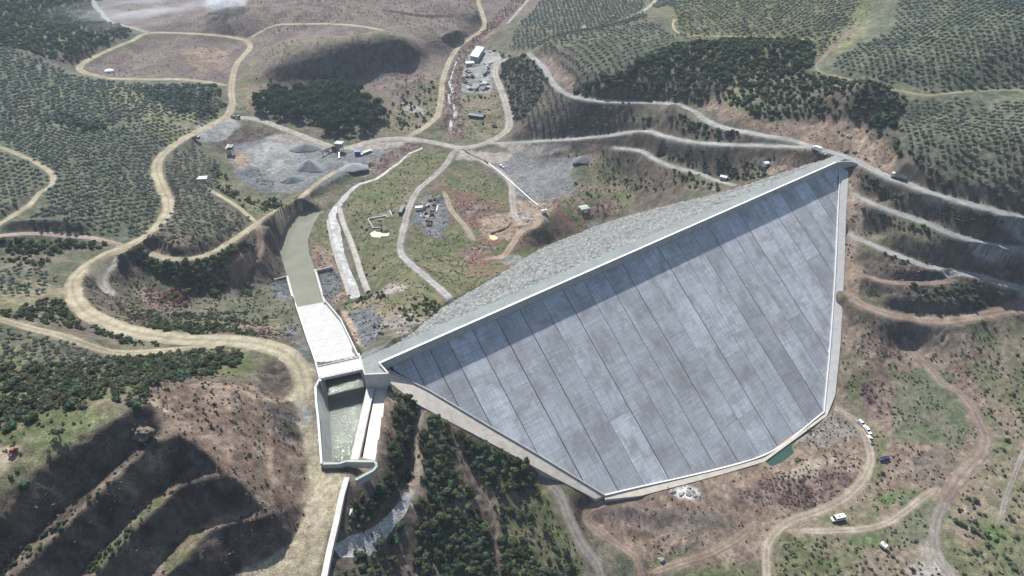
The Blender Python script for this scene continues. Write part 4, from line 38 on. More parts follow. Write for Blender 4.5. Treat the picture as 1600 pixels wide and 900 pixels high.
VEG = [('olive',4.7,0.07,3.5,0.97,0.551,[(215.0,451.7),(251.8,485.5),(282.0,500.7),(309.1,556.6),(404.5,769.4),(532.4,649.5),(337.0,367.2),(313.8,393.5),(261.2,401.6),(232.5,437.2)]),('olive',4.5,0.08,3.4,0.95,0.563,[(248.2,393.9),(275.1,390.0),(331.8,359.3),(301.2,288.0),(269.3,300.1),(244.1,317.2),(230.1,332.3),(223.2,358.8),(230.2,370.8)]),('olive',5.0,0.08,3.2,0.9,0.17,[(136.9,564.0),(151.6,622.9),(184.3,969.0),(404.5,769.4),(284.7,577.1),(244.6,524.3),(231.9,528.9),(190.5,557.5)]),('olive',5.2,0.09,3.2,0.9,-1.299,[(41.1,607.7),(92.2,608.8),(123.4,626.2),(136.9,564.0),(135.4,542.1),(103.2,527.9),(82.7,526.0),(52.8,529.6),(44.2,562.1)]),('olive',5.2,0.3,3.4,0.9,0.0,[(208.9,476.4),(242.6,525.5),(269.0,576.4),(288.0,586.4),(285.3,564.3),(260.2,515.6),(232.6,492.8)]),('bush',3.6,0.18,4.4,0.95,0.0,[(47.8,530.7),(82.6,524.1),(131.6,549.8),(188.3,549.3),(229.8,510.5),(216.8,468.4),(203.5,460.1),(177.1,472.2),(154.2,468.3),(139.1,475.1),(120.0,498.3),(67.0,514.3)]),('bush',3.4,0.18,3.4,0.9,0.0,[(146.6,471.3),(176.4,469.4),(202.5,457.0),(212.8,445.5),(246.2,393.7),(228.9,371.8),(222.6,362.1),(214.3,384.8),(196.2,408.5),(170.4,414.8),(155.2,436.0)]),('bush',4.0,0.18,3.2,0.9,0.0,[(221.4,363.2),(229.3,368.2),(230.1,332.3),(239.0,320.7),(232.0,327.8),(222.9,347.9)]),('olive',4.8,0.3,3.4,0.92,0.0,[(-3.6,747.8),(24.7,884.3),(67.5,1065.4),(186.8,987.7),(125.7,639.3),(93.2,615.7),(62.4,624.3),(41.5,615.6),(30.4,628.9),(20.6,714.6)]),('bush',4.2,0.18,3.6,0.6,0.0,[(-14.3,744.6),(15.6,646.3),(18.2,623.9),(0.0,637.7),(-9.8,664.2)]),('bush',3.6,0.18,3.6,0.95,0.0,[(-11.7,659.6),(-3.5,727.3),(15.5,638.8),(29.1,594.3),(34.0,575.4),(22.0,544.9),(8.2,531.9),(0.0,571.5)]),('olive',4.6,0.2,3.0,0.9,-1.414,[(7.2,605.1),(29.0,590.8),(42.6,532.1),(66.9,511.1),(93.4,498.4),(85.5,487.8),(52.0,499.8),(21.3,511.3),(8.1,526.0)]),('bush',3.6,0.18,3.2,0.5,0.0,[(93.3,497.1),(118.0,464.6),(135.9,440.4),(140.6,423.3),(117.0,452.3),(94.8,483.6)]),('bush',3.2,0.18,3.2,0.9,0.0,[(115.6,460.3),(130.6,445.5),(140.4,421.9),(159.4,401.5),(149.4,406.8),(133.8,426.9),(117.0,452.3)]),('bush',3.0,0.18,2.8,0.95,0.0,[(105.0,455.2),(125.2,422.9),(147.6,395.0),(161.0,378.7),(158.0,362.9),(145.5,381.2),(124.8,414.3),(108.7,445.4)]),('bush',3.2,0.18,2.8,0.7,0.0,[(100.1,447.0),(117.4,419.7),(134.7,385.5),(132.9,371.2),(115.2,405.7),(103.0,435.2)]),('bush',3.5,0.18,2.6,0.35,0.0,[(160.9,390.1),(172.0,383.3),(171.1,378.3),(161.7,382.2)]),('greybush',2.6,0.18,1.8,0.6,0.0,[(203.3,349.3),(217.5,329.7),(241.3,307.3),(271.1,292.4),(273.3,291.3),(241.2,303.0),(217.2,325.5),(202.0,340.9)]),('bush',2.4,0.18,2.3,0.9,0.0,[(203.3,349.3),(217.5,329.7),(241.3,307.3),(271.1,292.4),(273.3,291.3),(241.2,303.0),(217.2,325.5),(202.0,340.9)]),('greybush',2.4,0.18,1.8,0.7,0.0,[(199.7,326.6),(215.8,319.6),(241.1,299.9),(273.1,282.0),(275.4,280.3),(239.7,292.3),(212.7,308.7),(200.4,321.6)]),('bush',2.6,0.18,2.2,0.6,0.0,[(199.7,326.6),(215.8,319.6),(241.1,299.9),(273.1,282.0),(275.4,280.3),(239.7,292.3),(212.7,308.7),(200.4,321.6)]),('bush',2.6,0.18,2.0,0.55,0.0,[(195.6,304.3),(209.6,295.7),(233.5,286.6),(268.5,274.1),(272.1,269.3),(238.1,280.8),(207.1,290.2)]),('bush',2.4,0.18,2.2,0.75,0.0,[(203.5,278.9),(231.2,279.6),(253.5,276.0),(268.7,271.2),(268.9,268.0),(240.2,264.8),(206.3,266.8)]),('bush',2.4,0.18,1.8,0.4,0.0,[(232.3,256.4),(258.1,260.3),(255.6,254.2),(230.7,251.7)]),('olive',4.4,0.11,3.5,0.9,1.145,[(-306.9,294.4),(-430.4,457.8),(-351.7,459.3),(-316.0,468.4),(-295.2,512.6),(-262.4,515.9),(-262.6,441.7),(-220.5,363.9),(-210.4,316.4),(-231.2,309.0),(-261.1,298.7),(-276.3,354.1),(-290.9,375.5),(-315.9,391.7),(-336.2,399.1)]),('olive',4.4,0.11,3.3,0.9,1.431,[(-379.8,390.4),(-329.0,387.6),(-303.1,376.5),(-284.3,360.2),(-278.7,340.3),(-280.0,308.8),(-301.4,287.2)]),('olive',4.8,0.35,4.0,0.92,0.0,[(-412.7,433.5),(-555.9,634.7),(-452.5,631.3),(-400.6,604.7),(-373.0,606.0),(-285.9,623.0),(-268.4,589.0),(-263.9,532.9),(-298.3,519.6),(-319.9,475.6),(-356.8,467.5)]),('bush',4.2,0.18,4.4,0.9,0.0,[(-555.9,634.7),(-841.5,1037.4),(-629.3,1189.5),(-530.9,882.3),(-486.5,816.2),(-440.9,789.3),(-440.4,758.2),(-447.5,716.9),(-444.5,670.9),(-446.5,634.0),(-456.4,638.5)]),('bush',4.2,0.18,4.0,0.45,0.0,[(-451.0,642.1),(-475.2,683.7),(-488.9,728.5),(-456.2,738.1),(-447.5,716.9),(-444.5,670.9)]),('bush',4.0,0.18,4.4,0.7,0.0,[(-353.3,590.3),(-293.0,641.2),(-267.5,589.5),(-262.2,542.6),(-290.5,548.2)]),('bush',3.6,0.18,4.0,0.8,0.0,[(-367.6,501.0),(-320.7,495.0),(-309.3,464.2),(-333.0,458.4)]),('bush',2.8,0.18,3.0,0.9,0.0,[(-266.4,286.9),(-248.3,297.8),(-234.0,301.0),(-220.6,300.0),(-223.2,292.3),(-238.4,290.4),(-238.4,282.3),(-247.5,284.2),(-258.1,273.1)]),('bush',2.8,0.18,2.4,0.6,0.0,[(-258.1,273.1),(-247.5,284.2),(-233.6,272.8),(-232.5,262.2),(-248.8,260.5)]),('olive',3.6,0.3,2.6,0.75,0.0,[(-246.8,257.8),(-230.2,263.2),(-218.0,254.4),(-214.8,235.3),(-221.3,223.4)]),('bush',2.2,0.18,2.6,0.85,0.0,[(-194.6,192.1),(-211.4,226.8),(-205.6,234.7),(-185.6,213.2),(-176.6,212.1),(-163.0,202.9),(-169.2,201.7),(-184.1,195.0)]),('bush',2.0,0.18,2.0,0.8,0.0,[(-180.8,214.7),(-159.4,205.9),(-138.8,196.0),(-137.8,189.9),(-152.3,193.7),(-169.2,201.7)]),('olive',3.0,0.3,2.2,0.7,0.0,[(-208.0,179.0),(-189.8,184.5),(-178.7,186.3),(-160.9,184.8),(-149.3,178.0),(-138.4,157.4),(-155.8,156.1),(-188.5,154.7)]),('greybush',2.1,0.18,2.2,0.75,0.0,[(-188.5,154.7),(-157.8,158.8),(-143.3,164.2),(-148.1,179.3),(-139.2,187.7),(-109.1,192.7),(-102.0,184.5),(-105.6,161.1),(-109.7,141.7),(-105.3,132.0),(-107.9,127.4),(-115.4,127.6),(-120.1,124.2),(-125.6,116.2),(-144.9,114.4)]),('bush',2.4,0.18,2.6,0.5,0.0,[(-188.5,154.7),(-157.8,158.8),(-143.3,164.2),(-148.1,179.3),(-139.2,187.7),(-109.1,192.7),(-102.0,184.5),(-105.6,161.1),(-109.7,141.7),(-105.3,132.0),(-107.9,127.4),(-115.4,127.6),(-120.1,124.2),(-125.6,116.2),(-144.9,114.4)]),('bush',2.0,0.18,2.0,0.5,0.0,[(-119.6,174.6),(-104.4,190.4),(-102.7,172.5),(-107.0,156.5)]),('oldolive',5,0.18,3.0,0.8,0.0,[(-124.4,114.2),(-115.9,122.4),(-113.6,114.9),(-117.8,108.7),(-123.8,108.3)]),('bush',2.0,0.18,2.2,0.7,0.0,[(-125.1,102.5),(-122.0,106.1),(-119.3,100.7),(-120.3,97.0),(-123.0,97.9)]),('bush',1.3,0.18,1.1,0.9,0.0,[(-121.9,83.2),(-117.5,87.5),(-113.3,96.8),(-109.9,104.4),(-106.4,110.7),(-105.5,112.1),(-109.0,103.0),(-112.2,96.0),(-115.5,86.6),(-118.4,81.5)]),('bush',1.3,0.18,1.1,0.9,0.0,[(-108.3,89.2),(-106.1,96.4),(-103.1,102.0),(-101.2,99.7),(-105.0,88.9)]),('bush',2.2,0.18,0.9,0.25,0.0,[(-102.0,122.5),(-95.0,125.5),(-84.3,119.7),(-78.5,139.0),(-72.0,128.6),(-75.6,119.3),(-83.3,119.0)]),('bush',2.6,0.18,1.0,0.35,0.0,[(-103.0,149.7),(-94.0,154.6),(-86.1,127.6),(-87.5,121.8),(-96.8,138.9)]),('bush',2.4,0.18,1.0,0.5,0.0,[(-80.4,136.9),(-77.6,139.2),(-70.3,115.8),(-72.9,114.6)]),('olive',3.8,0.3,2.8,0.92,0.0,[(-259.1,449.3),(-258.4,491.6),(-228.0,466.3),(-216.4,429.2),(-207.2,391.3),(-187.7,371.8),(-169.0,366.9),(-170.0,343.0),(-176.1,313.9),(-191.9,303.5),(-198.7,308.4),(-202.9,343.3)]),('bush',2.2,0.18,3.3,0.97,0.0,[(-202.9,299.9),(-177.5,299.4),(-164.0,326.4),(-159.8,351.0),(-158.0,330.3),(-161.4,308.9),(-160.7,289.5),(-171.0,282.5),(-181.2,285.7),(-194.9,289.4),(-204.5,292.4)]),('bush',3.0,0.18,3.0,0.7,0.0,[(-237.3,466.4),(-222.1,456.3),(-192.1,407.0),(-167.2,417.8),(-158.6,392.6),(-170.1,376.6),(-194.1,391.4)]),('bush',2.6,0.18,2.4,0.4,0.0,[(-222.5,285.4),(-212.2,293.1),(-211.6,276.1),(-203.8,252.2)]),('bush',2.4,0.18,2.4,0.55,0.0,[(-168.3,224.4),(-158.5,230.0),(-146.3,244.0),(-122.7,238.6),(-107.6,205.0),(-126.1,202.8),(-149.5,207.7)]),('greybush',2.4,0.18,1.8,0.6,0.0,[(-195.8,251.0),(-174.7,256.4),(-155.5,269.1),(-127.9,265.8),(-121.5,249.6),(-158.3,249.1),(-167.9,220.2)]),('bush',2.6,0.18,2.2,0.35,0.0,[(-195.8,251.0),(-174.7,256.4),(-155.5,269.1),(-127.9,265.8),(-121.5,249.6),(-158.3,249.1),(-167.9,220.2)]),('dry',2.6,0.18,2.6,0.7,0.0,[(-205.9,278.7),(-200.6,283.8),(-193.3,279.4),(-178.9,282.6),(-172.3,271.2),(-179.3,266.6),(-194.0,273.5)]),('dry',2.4,0.18,3.4,0.9,0.0,[(-184.4,280.4),(-176.9,283.3),(-171.6,269.8),(-176.5,264.5)]),('bush',2.4,0.18,2.2,0.6,0.0,[(-158.2,300.1),(-154.9,315.1),(-149.7,303.8),(-153.3,291.3)]),('pine',5.2,0.3,7.5,0.97,0.0,[(-237.9,590.2),(-225.9,625.3),(-206.1,645.7),(-194.7,653.4),(-170.5,660.1),(-140.5,606.6),(-118.6,581.9),(-114.4,565.5),(-125.2,549.8),(-125.9,537.6),(-144.6,533.5),(-161.4,534.5),(-171.1,552.8),(-207.8,562.0),(-230.3,570.5)]),('bush',4,0.18,3.5,0.5,0.0,[(-258.8,656.2),(-231.9,649.7),(-235.0,635.9),(-251.8,634.1)]),('bare',4.5,0.18,2.4,0.4,0.0,[(-392.5,1062.9),(-38.4,1067.2),(-43.0,828.2),(-80.1,766.8),(-148.9,792.9),(-238.6,789.7),(-301.7,792.3)]),('bare',5.5,0.18,2.2,0.3,0.0,[(-529.2,909.9),(-542.9,1076.4),(-392.5,1062.9),(-309.2,804.3),(-419.6,808.2)]),('bare',5,0.18,2.0,0.25,0.0,[(-432.8,671.0),(-412.9,773.5),(-308.3,764.8),(-289.0,647.6),(-390.4,637.9)]),('bare',5,0.18,2.4,0.35,0.0,[(-280.9,727.0),(-121.8,704.8),(-79.8,761.7),(-107.1,678.9),(-125.8,630.4),(-237.9,648.3)]),('bare',3.6,0.18,3.2,0.75,0.0,[(-62.4,546.8),(-68.8,623.3),(-66.0,712.6),(-42.3,809.6),(0.0,972.3),(26.7,967.6),(-8.2,879.5),(-30.6,805.8),(-46.5,740.8),(-52.6,687.8),(-51.4,624.8),(-40.7,545.2),(-47.4,533.6)]),('bare',3.4,0.18,2.4,0.55,0.0,[(-120.1,677.0),(-94.6,687.4),(-72.4,666.0),(-69.8,599.7),(-97.6,604.0),(-114.2,615.3)]),('bush',4,0.18,3,0.3,0.0,[(-119.5,588.3),(-79.8,674.2),(-66.7,564.2),(-90.5,545.2),(-108.4,551.2)]),('bare',3,0.18,2.2,0.6,0.0,[(-49.5,565.8),(-35.1,570.5),(-34.4,531.6),(-47.0,528.8)]),('bush',4.2,0.18,2.2,0.28,0.0,[(-50.2,624.7),(-12.4,621.4),(-5.7,546.5),(-33.3,531.5)]),('bush',3.2,0.18,1.4,0.1,0.0,[(-77.7,504.7),(-52.7,496.4),(-73.1,444.5),(-77.7,389.2),(-82.3,322.5),(-97.9,340.4),(-122.8,422.5),(-116.9,441.5)]),('bush',2.2,0.18,1.8,0.75,0.0,[(-56.6,254.2),(-48.7,262.3),(-35.1,255.6),(-33.3,241.1),(-41.6,225.3),(-51.1,236.8)]),('bush',2.0,0.18,1.6,0.8,0.0,[(-99.3,307.2),(-68.2,277.6),(-65.4,266.5),(-80.3,268.3)]),('bush',2.6,0.18,1.4,0.3,0.0,[(-68.0,243.1),(-57.5,238.0),(-52.7,208.8),(-56.9,208.5)]),('bush',3.6,0.18,1.8,0.45,0.0,[(36.3,490.7),(88.4,463.3),(126.3,401.3),(133.9,381.8),(93.9,425.6),(68.6,451.7)]),('bush',3.6,0.18,1.8,0.3,0.0,[(38.7,439.5),(78.8,458.5),(94.8,432.4),(74.9,416.0),(46.7,415.3)]),('bush',3.4,0.18,1.8,0.4,0.0,[(78.7,456.2),(108.3,413.3),(107.2,405.0),(86.2,433.9)]),('bush',1.9,0.18,2.7,0.93,0.0,[(-43.3,175.0),(-35.4,172.2),(-36.1,161.2),(-37.1,151.8),(-37.6,142.1),(-42.1,127.9),(-47.8,116.2),(-49.9,116.6),(-50.3,123.6),(-44.7,133.7),(-41.7,145.3),(-43.0,159.6)]),('bush',1.9,0.18,2.7,0.93,0.0,[(-32.3,171.9),(-24.6,169.6),(-23.0,162.9),(-18.5,152.1),(-12.1,142.9),(-6.9,133.9),(-4.9,121.5),(-6.4,109.3),(-29.0,102.1),(-32.3,126.8),(-32.2,137.2),(-30.7,152.3),(-34.2,158.8)]),('bush',2.0,0.18,2.8,0.93,0.0,[(-23.1,169.0),(-12.4,166.5),(0.0,165.5),(8.8,163.0),(10.5,156.4),(0.0,151.0),(-9.6,151.5),(-15.8,158.9)]),('bush',2.0,0.18,2.6,0.95,0.0,[(-49.8,100.4),(-47.0,110.7),(-41.4,121.9),(-36.3,131.9),(-34.7,131.5),(-36.7,121.1),(-38.3,110.4),(-44.1,93.8)]),('bush',3.2,0.4,2.3,0.85,0.0,[(-9.6,150.4),(11.2,155.4),(14.6,146.5),(24.7,130.2),(24.9,115.7),(-2.2,110.2),(-4.6,130.2)]),('bush',1.9,0.18,2.4,0.8,0.0,[(-5.8,134.4),(4.7,134.9),(13.9,128.3),(11.1,115.2),(-4.3,111.6)]),('bush',2.6,0.18,1.3,0.3,0.0,[(-48.1,173.4),(-44.2,174.6),(-42.7,154.0),(-43.4,139.6)]),('bare',2.2,0.18,1.8,0.85,0.0,[(93.7,169.7),(116.6,179.8),(141.1,181.5),(151.3,178.7),(145.5,171.6),(124.0,165.2),(105.2,166.1)]),('bare',2.6,0.18,2.0,0.7,0.0,[(173.3,229.1),(185.5,233.8),(182.6,213.9),(175.5,200.2),(173.0,210.6)]),('bush',3.0,0.18,1.8,0.5,0.0,[(181.0,163.2),(199.0,168.0),(196.3,158.9),(185.1,147.8),(177.2,151.2)]),('greybush',2.6,0.18,1.1,0.5,0.0,[(108.2,150.2),(162.2,146.2),(155.9,133.2),(100.2,126.2)]),('bush',3.6,0.18,1.6,0.25,0.0,[(108.2,150.2),(162.2,146.2),(155.9,133.2),(100.2,126.2)]),('bush',3.2,0.18,1.6,0.35,0.0,[(173.3,148.6),(208.6,158.3),(184.9,119.5),(163.3,120.7)]),('greybush',3.4,0.18,1.4,0.28,0.0,[(234.2,252.0),(271.0,258.0),(196.6,131.2),(170.0,132.8),(198.3,171.3)]),('bush',4.0,0.18,1.6,0.22,0.0,[(235.9,239.3),(261.5,241.4),(221.2,170.2),(209.4,177.2)]),('bare',3.0,0.18,1.6,0.5,0.0,[(179.7,142.5),(200.1,144.3),(187.6,124.1),(174.7,124.9)]),('bush',3.2,0.18,1.4,0.3,0.0,[(178.9,248.1),(212.0,250.7),(223.8,240.0),(190.9,235.0)]),('bush',2.6,0.18,1.8,0.55,0.0,[(159.4,181.4),(166.2,184.4),(162.7,176.3),(155.8,171.4)])]
DAM_A = (-46.617,184.74,65.0)
CREST_DIR = (0.81563,0.57857,0.0)
UPS_DIR = (0.57857,-0.81563,0.0)
FACE_LOW = [(-1.2,0.0),(8.36,11.74),(24.58,31.58),(36.89,46.2),(54.56,68.3),(135.08,87.53),(180.8,87.72),(209.38,67.65),(244.74,41.49),(273.63,19.07),(296.3,0.0)]
TOE_U = [-4.0,16,48,88,161,219,238,252,270,282,297,303]
TOE_W = [7.0,16,48,69.5,110,110,85,42,30,24,14,9]
PLINTH_IN = [(-47.7,182.7,64.3),(-33.0,180.0,56.6),(-8.3,173.2,42.5),(10.2,168.4,32.0),(37.4,160.6,16.2),(114.2,191.5,2.5),(151.6,217.8,2.4),(163.3,250.7,16.6),(177.0,292.5,35.4),(187.6,327.5,51.4),(196.3,356.3,64.6)]
PLINTH_OUT = [(-46.7,177.9,62.9),(-36.3,172.5,57.0),(-24.6,170.2,49.9),(-15.6,168.5,44.9),(2.5,164.7,34.6),(14.9,162.0,27.5),(33.3,158.4,17.2),(37.3,159.0,15.9),(52.4,162.8,13.0),(73.1,171.3,9.2),(92.0,179.1,5.8),(113.6,188.4,2.3),(152.5,216.0,2.1),(159.3,225.9,5.9),(168.7,250.9,16.5),(182.1,292.8,35.2),(192.5,327.7,51.2),(201.1,353.9,63.3)]
CHUTE_L = [(-76.82,187.32,57.0),(-108.61,259.36,21.82),(-127.43,302.01,1.0)]
CHUTE_R = [(-60.73,192.83,57.0),(-89.61,263.42,21.82),(-111.92,306.91,1.0)]
CHUTE_CARVE = [([(-77.3,187.16),(-60.26,192.99),(-89.12,263.53),(-109.1,259.26)],(57.0,21.82)),([(-109.1,259.26),(-89.12,263.53),(-111.45,307.06),(-127.91,301.85)],(21.82,1.0))]
DECK = [(-74.86,182.36,67.0),(-59.42,187.74,67.0),(-56.69,180.95,67.0),(-72.09,175.8,67.0)]
LWALL_TOP = [(-71.94,176.74,66.4),(-72.58,172.05,66.4),(-70.5,164.65,66.4),(-67.76,156.27,66.4),(-62.16,137.18,66.4)]
LWALL_BOT = [(-73.38,183.94,57.7),(-71.89,179.58,57.7),(-69.72,172.52,57.7),(-67.21,164.2,57.7),(-62.19,144.96,57.7)]
CWALL_L = [(-55.16,177.25,62.5),(-54.65,141.17,62.5)]
CWALL_R = [(-52.29,177.59,62.5),(-51.78,141.17,62.5)]
APRON = [(-52.24,179.08,61.0),(-47.56,179.08,61.0),(-47.36,175.34,61.0),(-46.63,142.76,61.0),(-50.96,142.62,61.0)]
ABUT = [(-50.45,181.81,69.2),(-46.25,176.61,69.2),(-55.03,176.1,69.2),(-56.09,178.67,69.2),(-58.46,185.55,69.2)]
ABUT_BASE = [(-47.18,178.11,63.0),(-55.74,175.4,63.0)]
ENDWALL = [(-62.09,137.02,66.6),(-56.76,137.15,66.6),(-54.63,138.06,66.6),(-45.54,137.93,66.6),(-44.67,137.15,66.6),(-44.25,135.87,66.6),(-45.14,134.34,66.6),(-47.52,132.59,66.6),(-50.14,130.6,66.6)]
INTAKE_WATER = [(-73.37,185.23,58.0),(-59.55,189.94,58.0),(-55.11,182.06,58.0),(-55.69,179.63,58.0),(-55.19,145.27,58.0),(-62.16,144.72,58.0),(-69.88,172.57,58.0)]
KERB = [(-53.39,132.45,65.3),(-53.69,125.53,65.3),(-53.4,115.76,65.3),(-53.36,106.9,65.3),(-53.01,98.47,65.3),(-53.01,93.47,65.3)]
POOLW_L = [(-140.13,330.11,3.6),(-132.96,313.34,3.8),(-125.44,297.18,4.6)]
POOLW_R = [(-124.24,337.09,3.8),(-116.73,318.23,4.0),(-109.99,302.01,4.6)]
CROSS_L = [(-149.77,323.61,4.4),(-140.29,329.55,4.0)]
CROSS_R = [(-123.29,335.12,4.2),(-113.94,339.41,4.4)]
POOL = [(-155.52,415.25),(-159.64,396.42),(-158.9,377.92),(-155.68,363.65),(-150.34,352.3),(-142.06,334.41),(-127.43,302.01),(-111.92,306.91),(-126.0,341.42),(-134.25,359.81),(-139.03,375.49),(-140.2,396.42),(-138.71,415.25),(-147.23,415.72)]
POND = [(115.43,192.28),(121.81,196.68),(128.68,200.42),(129.05,193.73),(121.7,188.34),(116.12,186.22),(114.6,188.69)]
YPOND = [(-15.15,375.32),(-12.56,375.53),(-9.91,372.72),(-9.44,370.47),(-11.55,368.67),(-14.6,370.67)]
YZ = 5.27
GPOND = [(-96.75,379.8),(-94.54,382.52),(-87.58,380.71),(-83.69,381.33),(-83.7,375.45),(-91.05,374.71),(-94.73,375.7)]
GZ = 3.59
CARVES = [([(-155.52,415.25),(-159.64,396.42),(-158.9,377.92),(-155.68,363.65),(-150.34,352.3),(-142.06,334.41),(-127.43,302.01),(-111.92,306.91),(-126.0,341.42),(-134.25,359.81),(-139.03,375.49),(-140.2,396.42),(-138.71,415.25),(-147.23,415.72)],1.0,0.45,-3.0),([(-73.37,185.23),(-59.55,189.94),(-55.11,182.06),(-55.69,179.63),(-55.19,145.27),(-62.16,144.72),(-69.88,172.57)],58.0,99.0,54.0),([(-52.24,179.08),(-47.56,179.08),(-47.36,175.34),(-46.63,142.76),(-50.96,142.62),(-54.65,141.17),(-55.16,177.25)],61.0,99.0,60.2),([(115.43,192.28),(121.81,196.68),(128.68,200.42),(129.05,193.73),(121.7,188.34),(116.12,186.22),(114.6,188.69)],1.9,0.5,0.8),([(-15.15,375.32),(-12.56,375.53),(-9.91,372.72),(-9.44,370.47),(-11.55,368.67),(-14.6,370.67)],5.270767996698319,0.6,4.270767996698319),([(-96.75,379.8),(-94.54,382.52),(-87.58,380.71),(-83.69,381.33),(-83.7,375.45),(-91.05,374.71),(-94.73,375.7)],3.59,0.5,2.9899999999999998),([(-71.94,176.74),(-72.58,172.05),(-70.5,164.65),(-67.76,156.27),(-62.16,137.18),(-51.78,141.17),(-52.29,177.59),(-59.42,187.74),(-74.86,182.36)],58.0,99.0,54.0),([(-74.86,182.36),(-59.42,187.74),(-56.69,180.95),(-72.09,175.8)],55.5,99.0,54)]
STREAM = [(-75.96,514.31,4.71),(-85.74,505.03,3.78),(-92.89,486.84,3.3),(-99.85,474.0,2.85),(-105.72,462.71,2.43),(-112.46,457.87,2.15),(-119.05,452.94,1.97),(-123.31,444.17,1.68),(-125.84,432.54,1.47),(-128.78,419.29,1.36),(-129.41,409.29,1.27),(-126.06,396.06,1.21),(-119.89,377.78,1.09),(-113.99,360.02,0.86),(-106.42,341.6,0.87),(-99.42,324.64,0.7),(-94.07,311.14,0.63)]
STREAM2 = [(-55.13,547.54,5.33),(-54.71,565.95,6.64),(-52.25,581.62,7.62),(-55.41,601.22,7.99),(-59.6,608.55,8.33),(-61.66,627.65,8.79),(-59.08,635.6,9.1),(-63.24,657.43,9.76),(-62.8,678.45,10.48),(-61.06,712.15,11.56),(-57.04,736.98,12.06)]
CHUTE_ROCK = [(-35.48,138.83,49.22),(-36.33,135.45,49.6),(-37.47,131.36,50.07),(-39.68,126.6,51.0),(-42.73,120.75,52.79),(-46.02,115.44,54.83),(-49.4,111.93,57.03),(-52.55,108.88,61.37)]
BERM_L = [(-131.22,400.74,1.03),(-125.51,383.4,1.18),(-118.61,363.76,0.93),(-111.19,344.93,1.05),(-105.53,331.29,0.77),(-98.32,313.33,0.89)]
BERM_R = [(-126.67,418.25,1.42),(-118.57,395.17,1.76),(-109.92,374.31,1.75),(-102.33,355.05,1.66),(-94.54,333.34,1.77),(-87.31,315.5,2.16)]
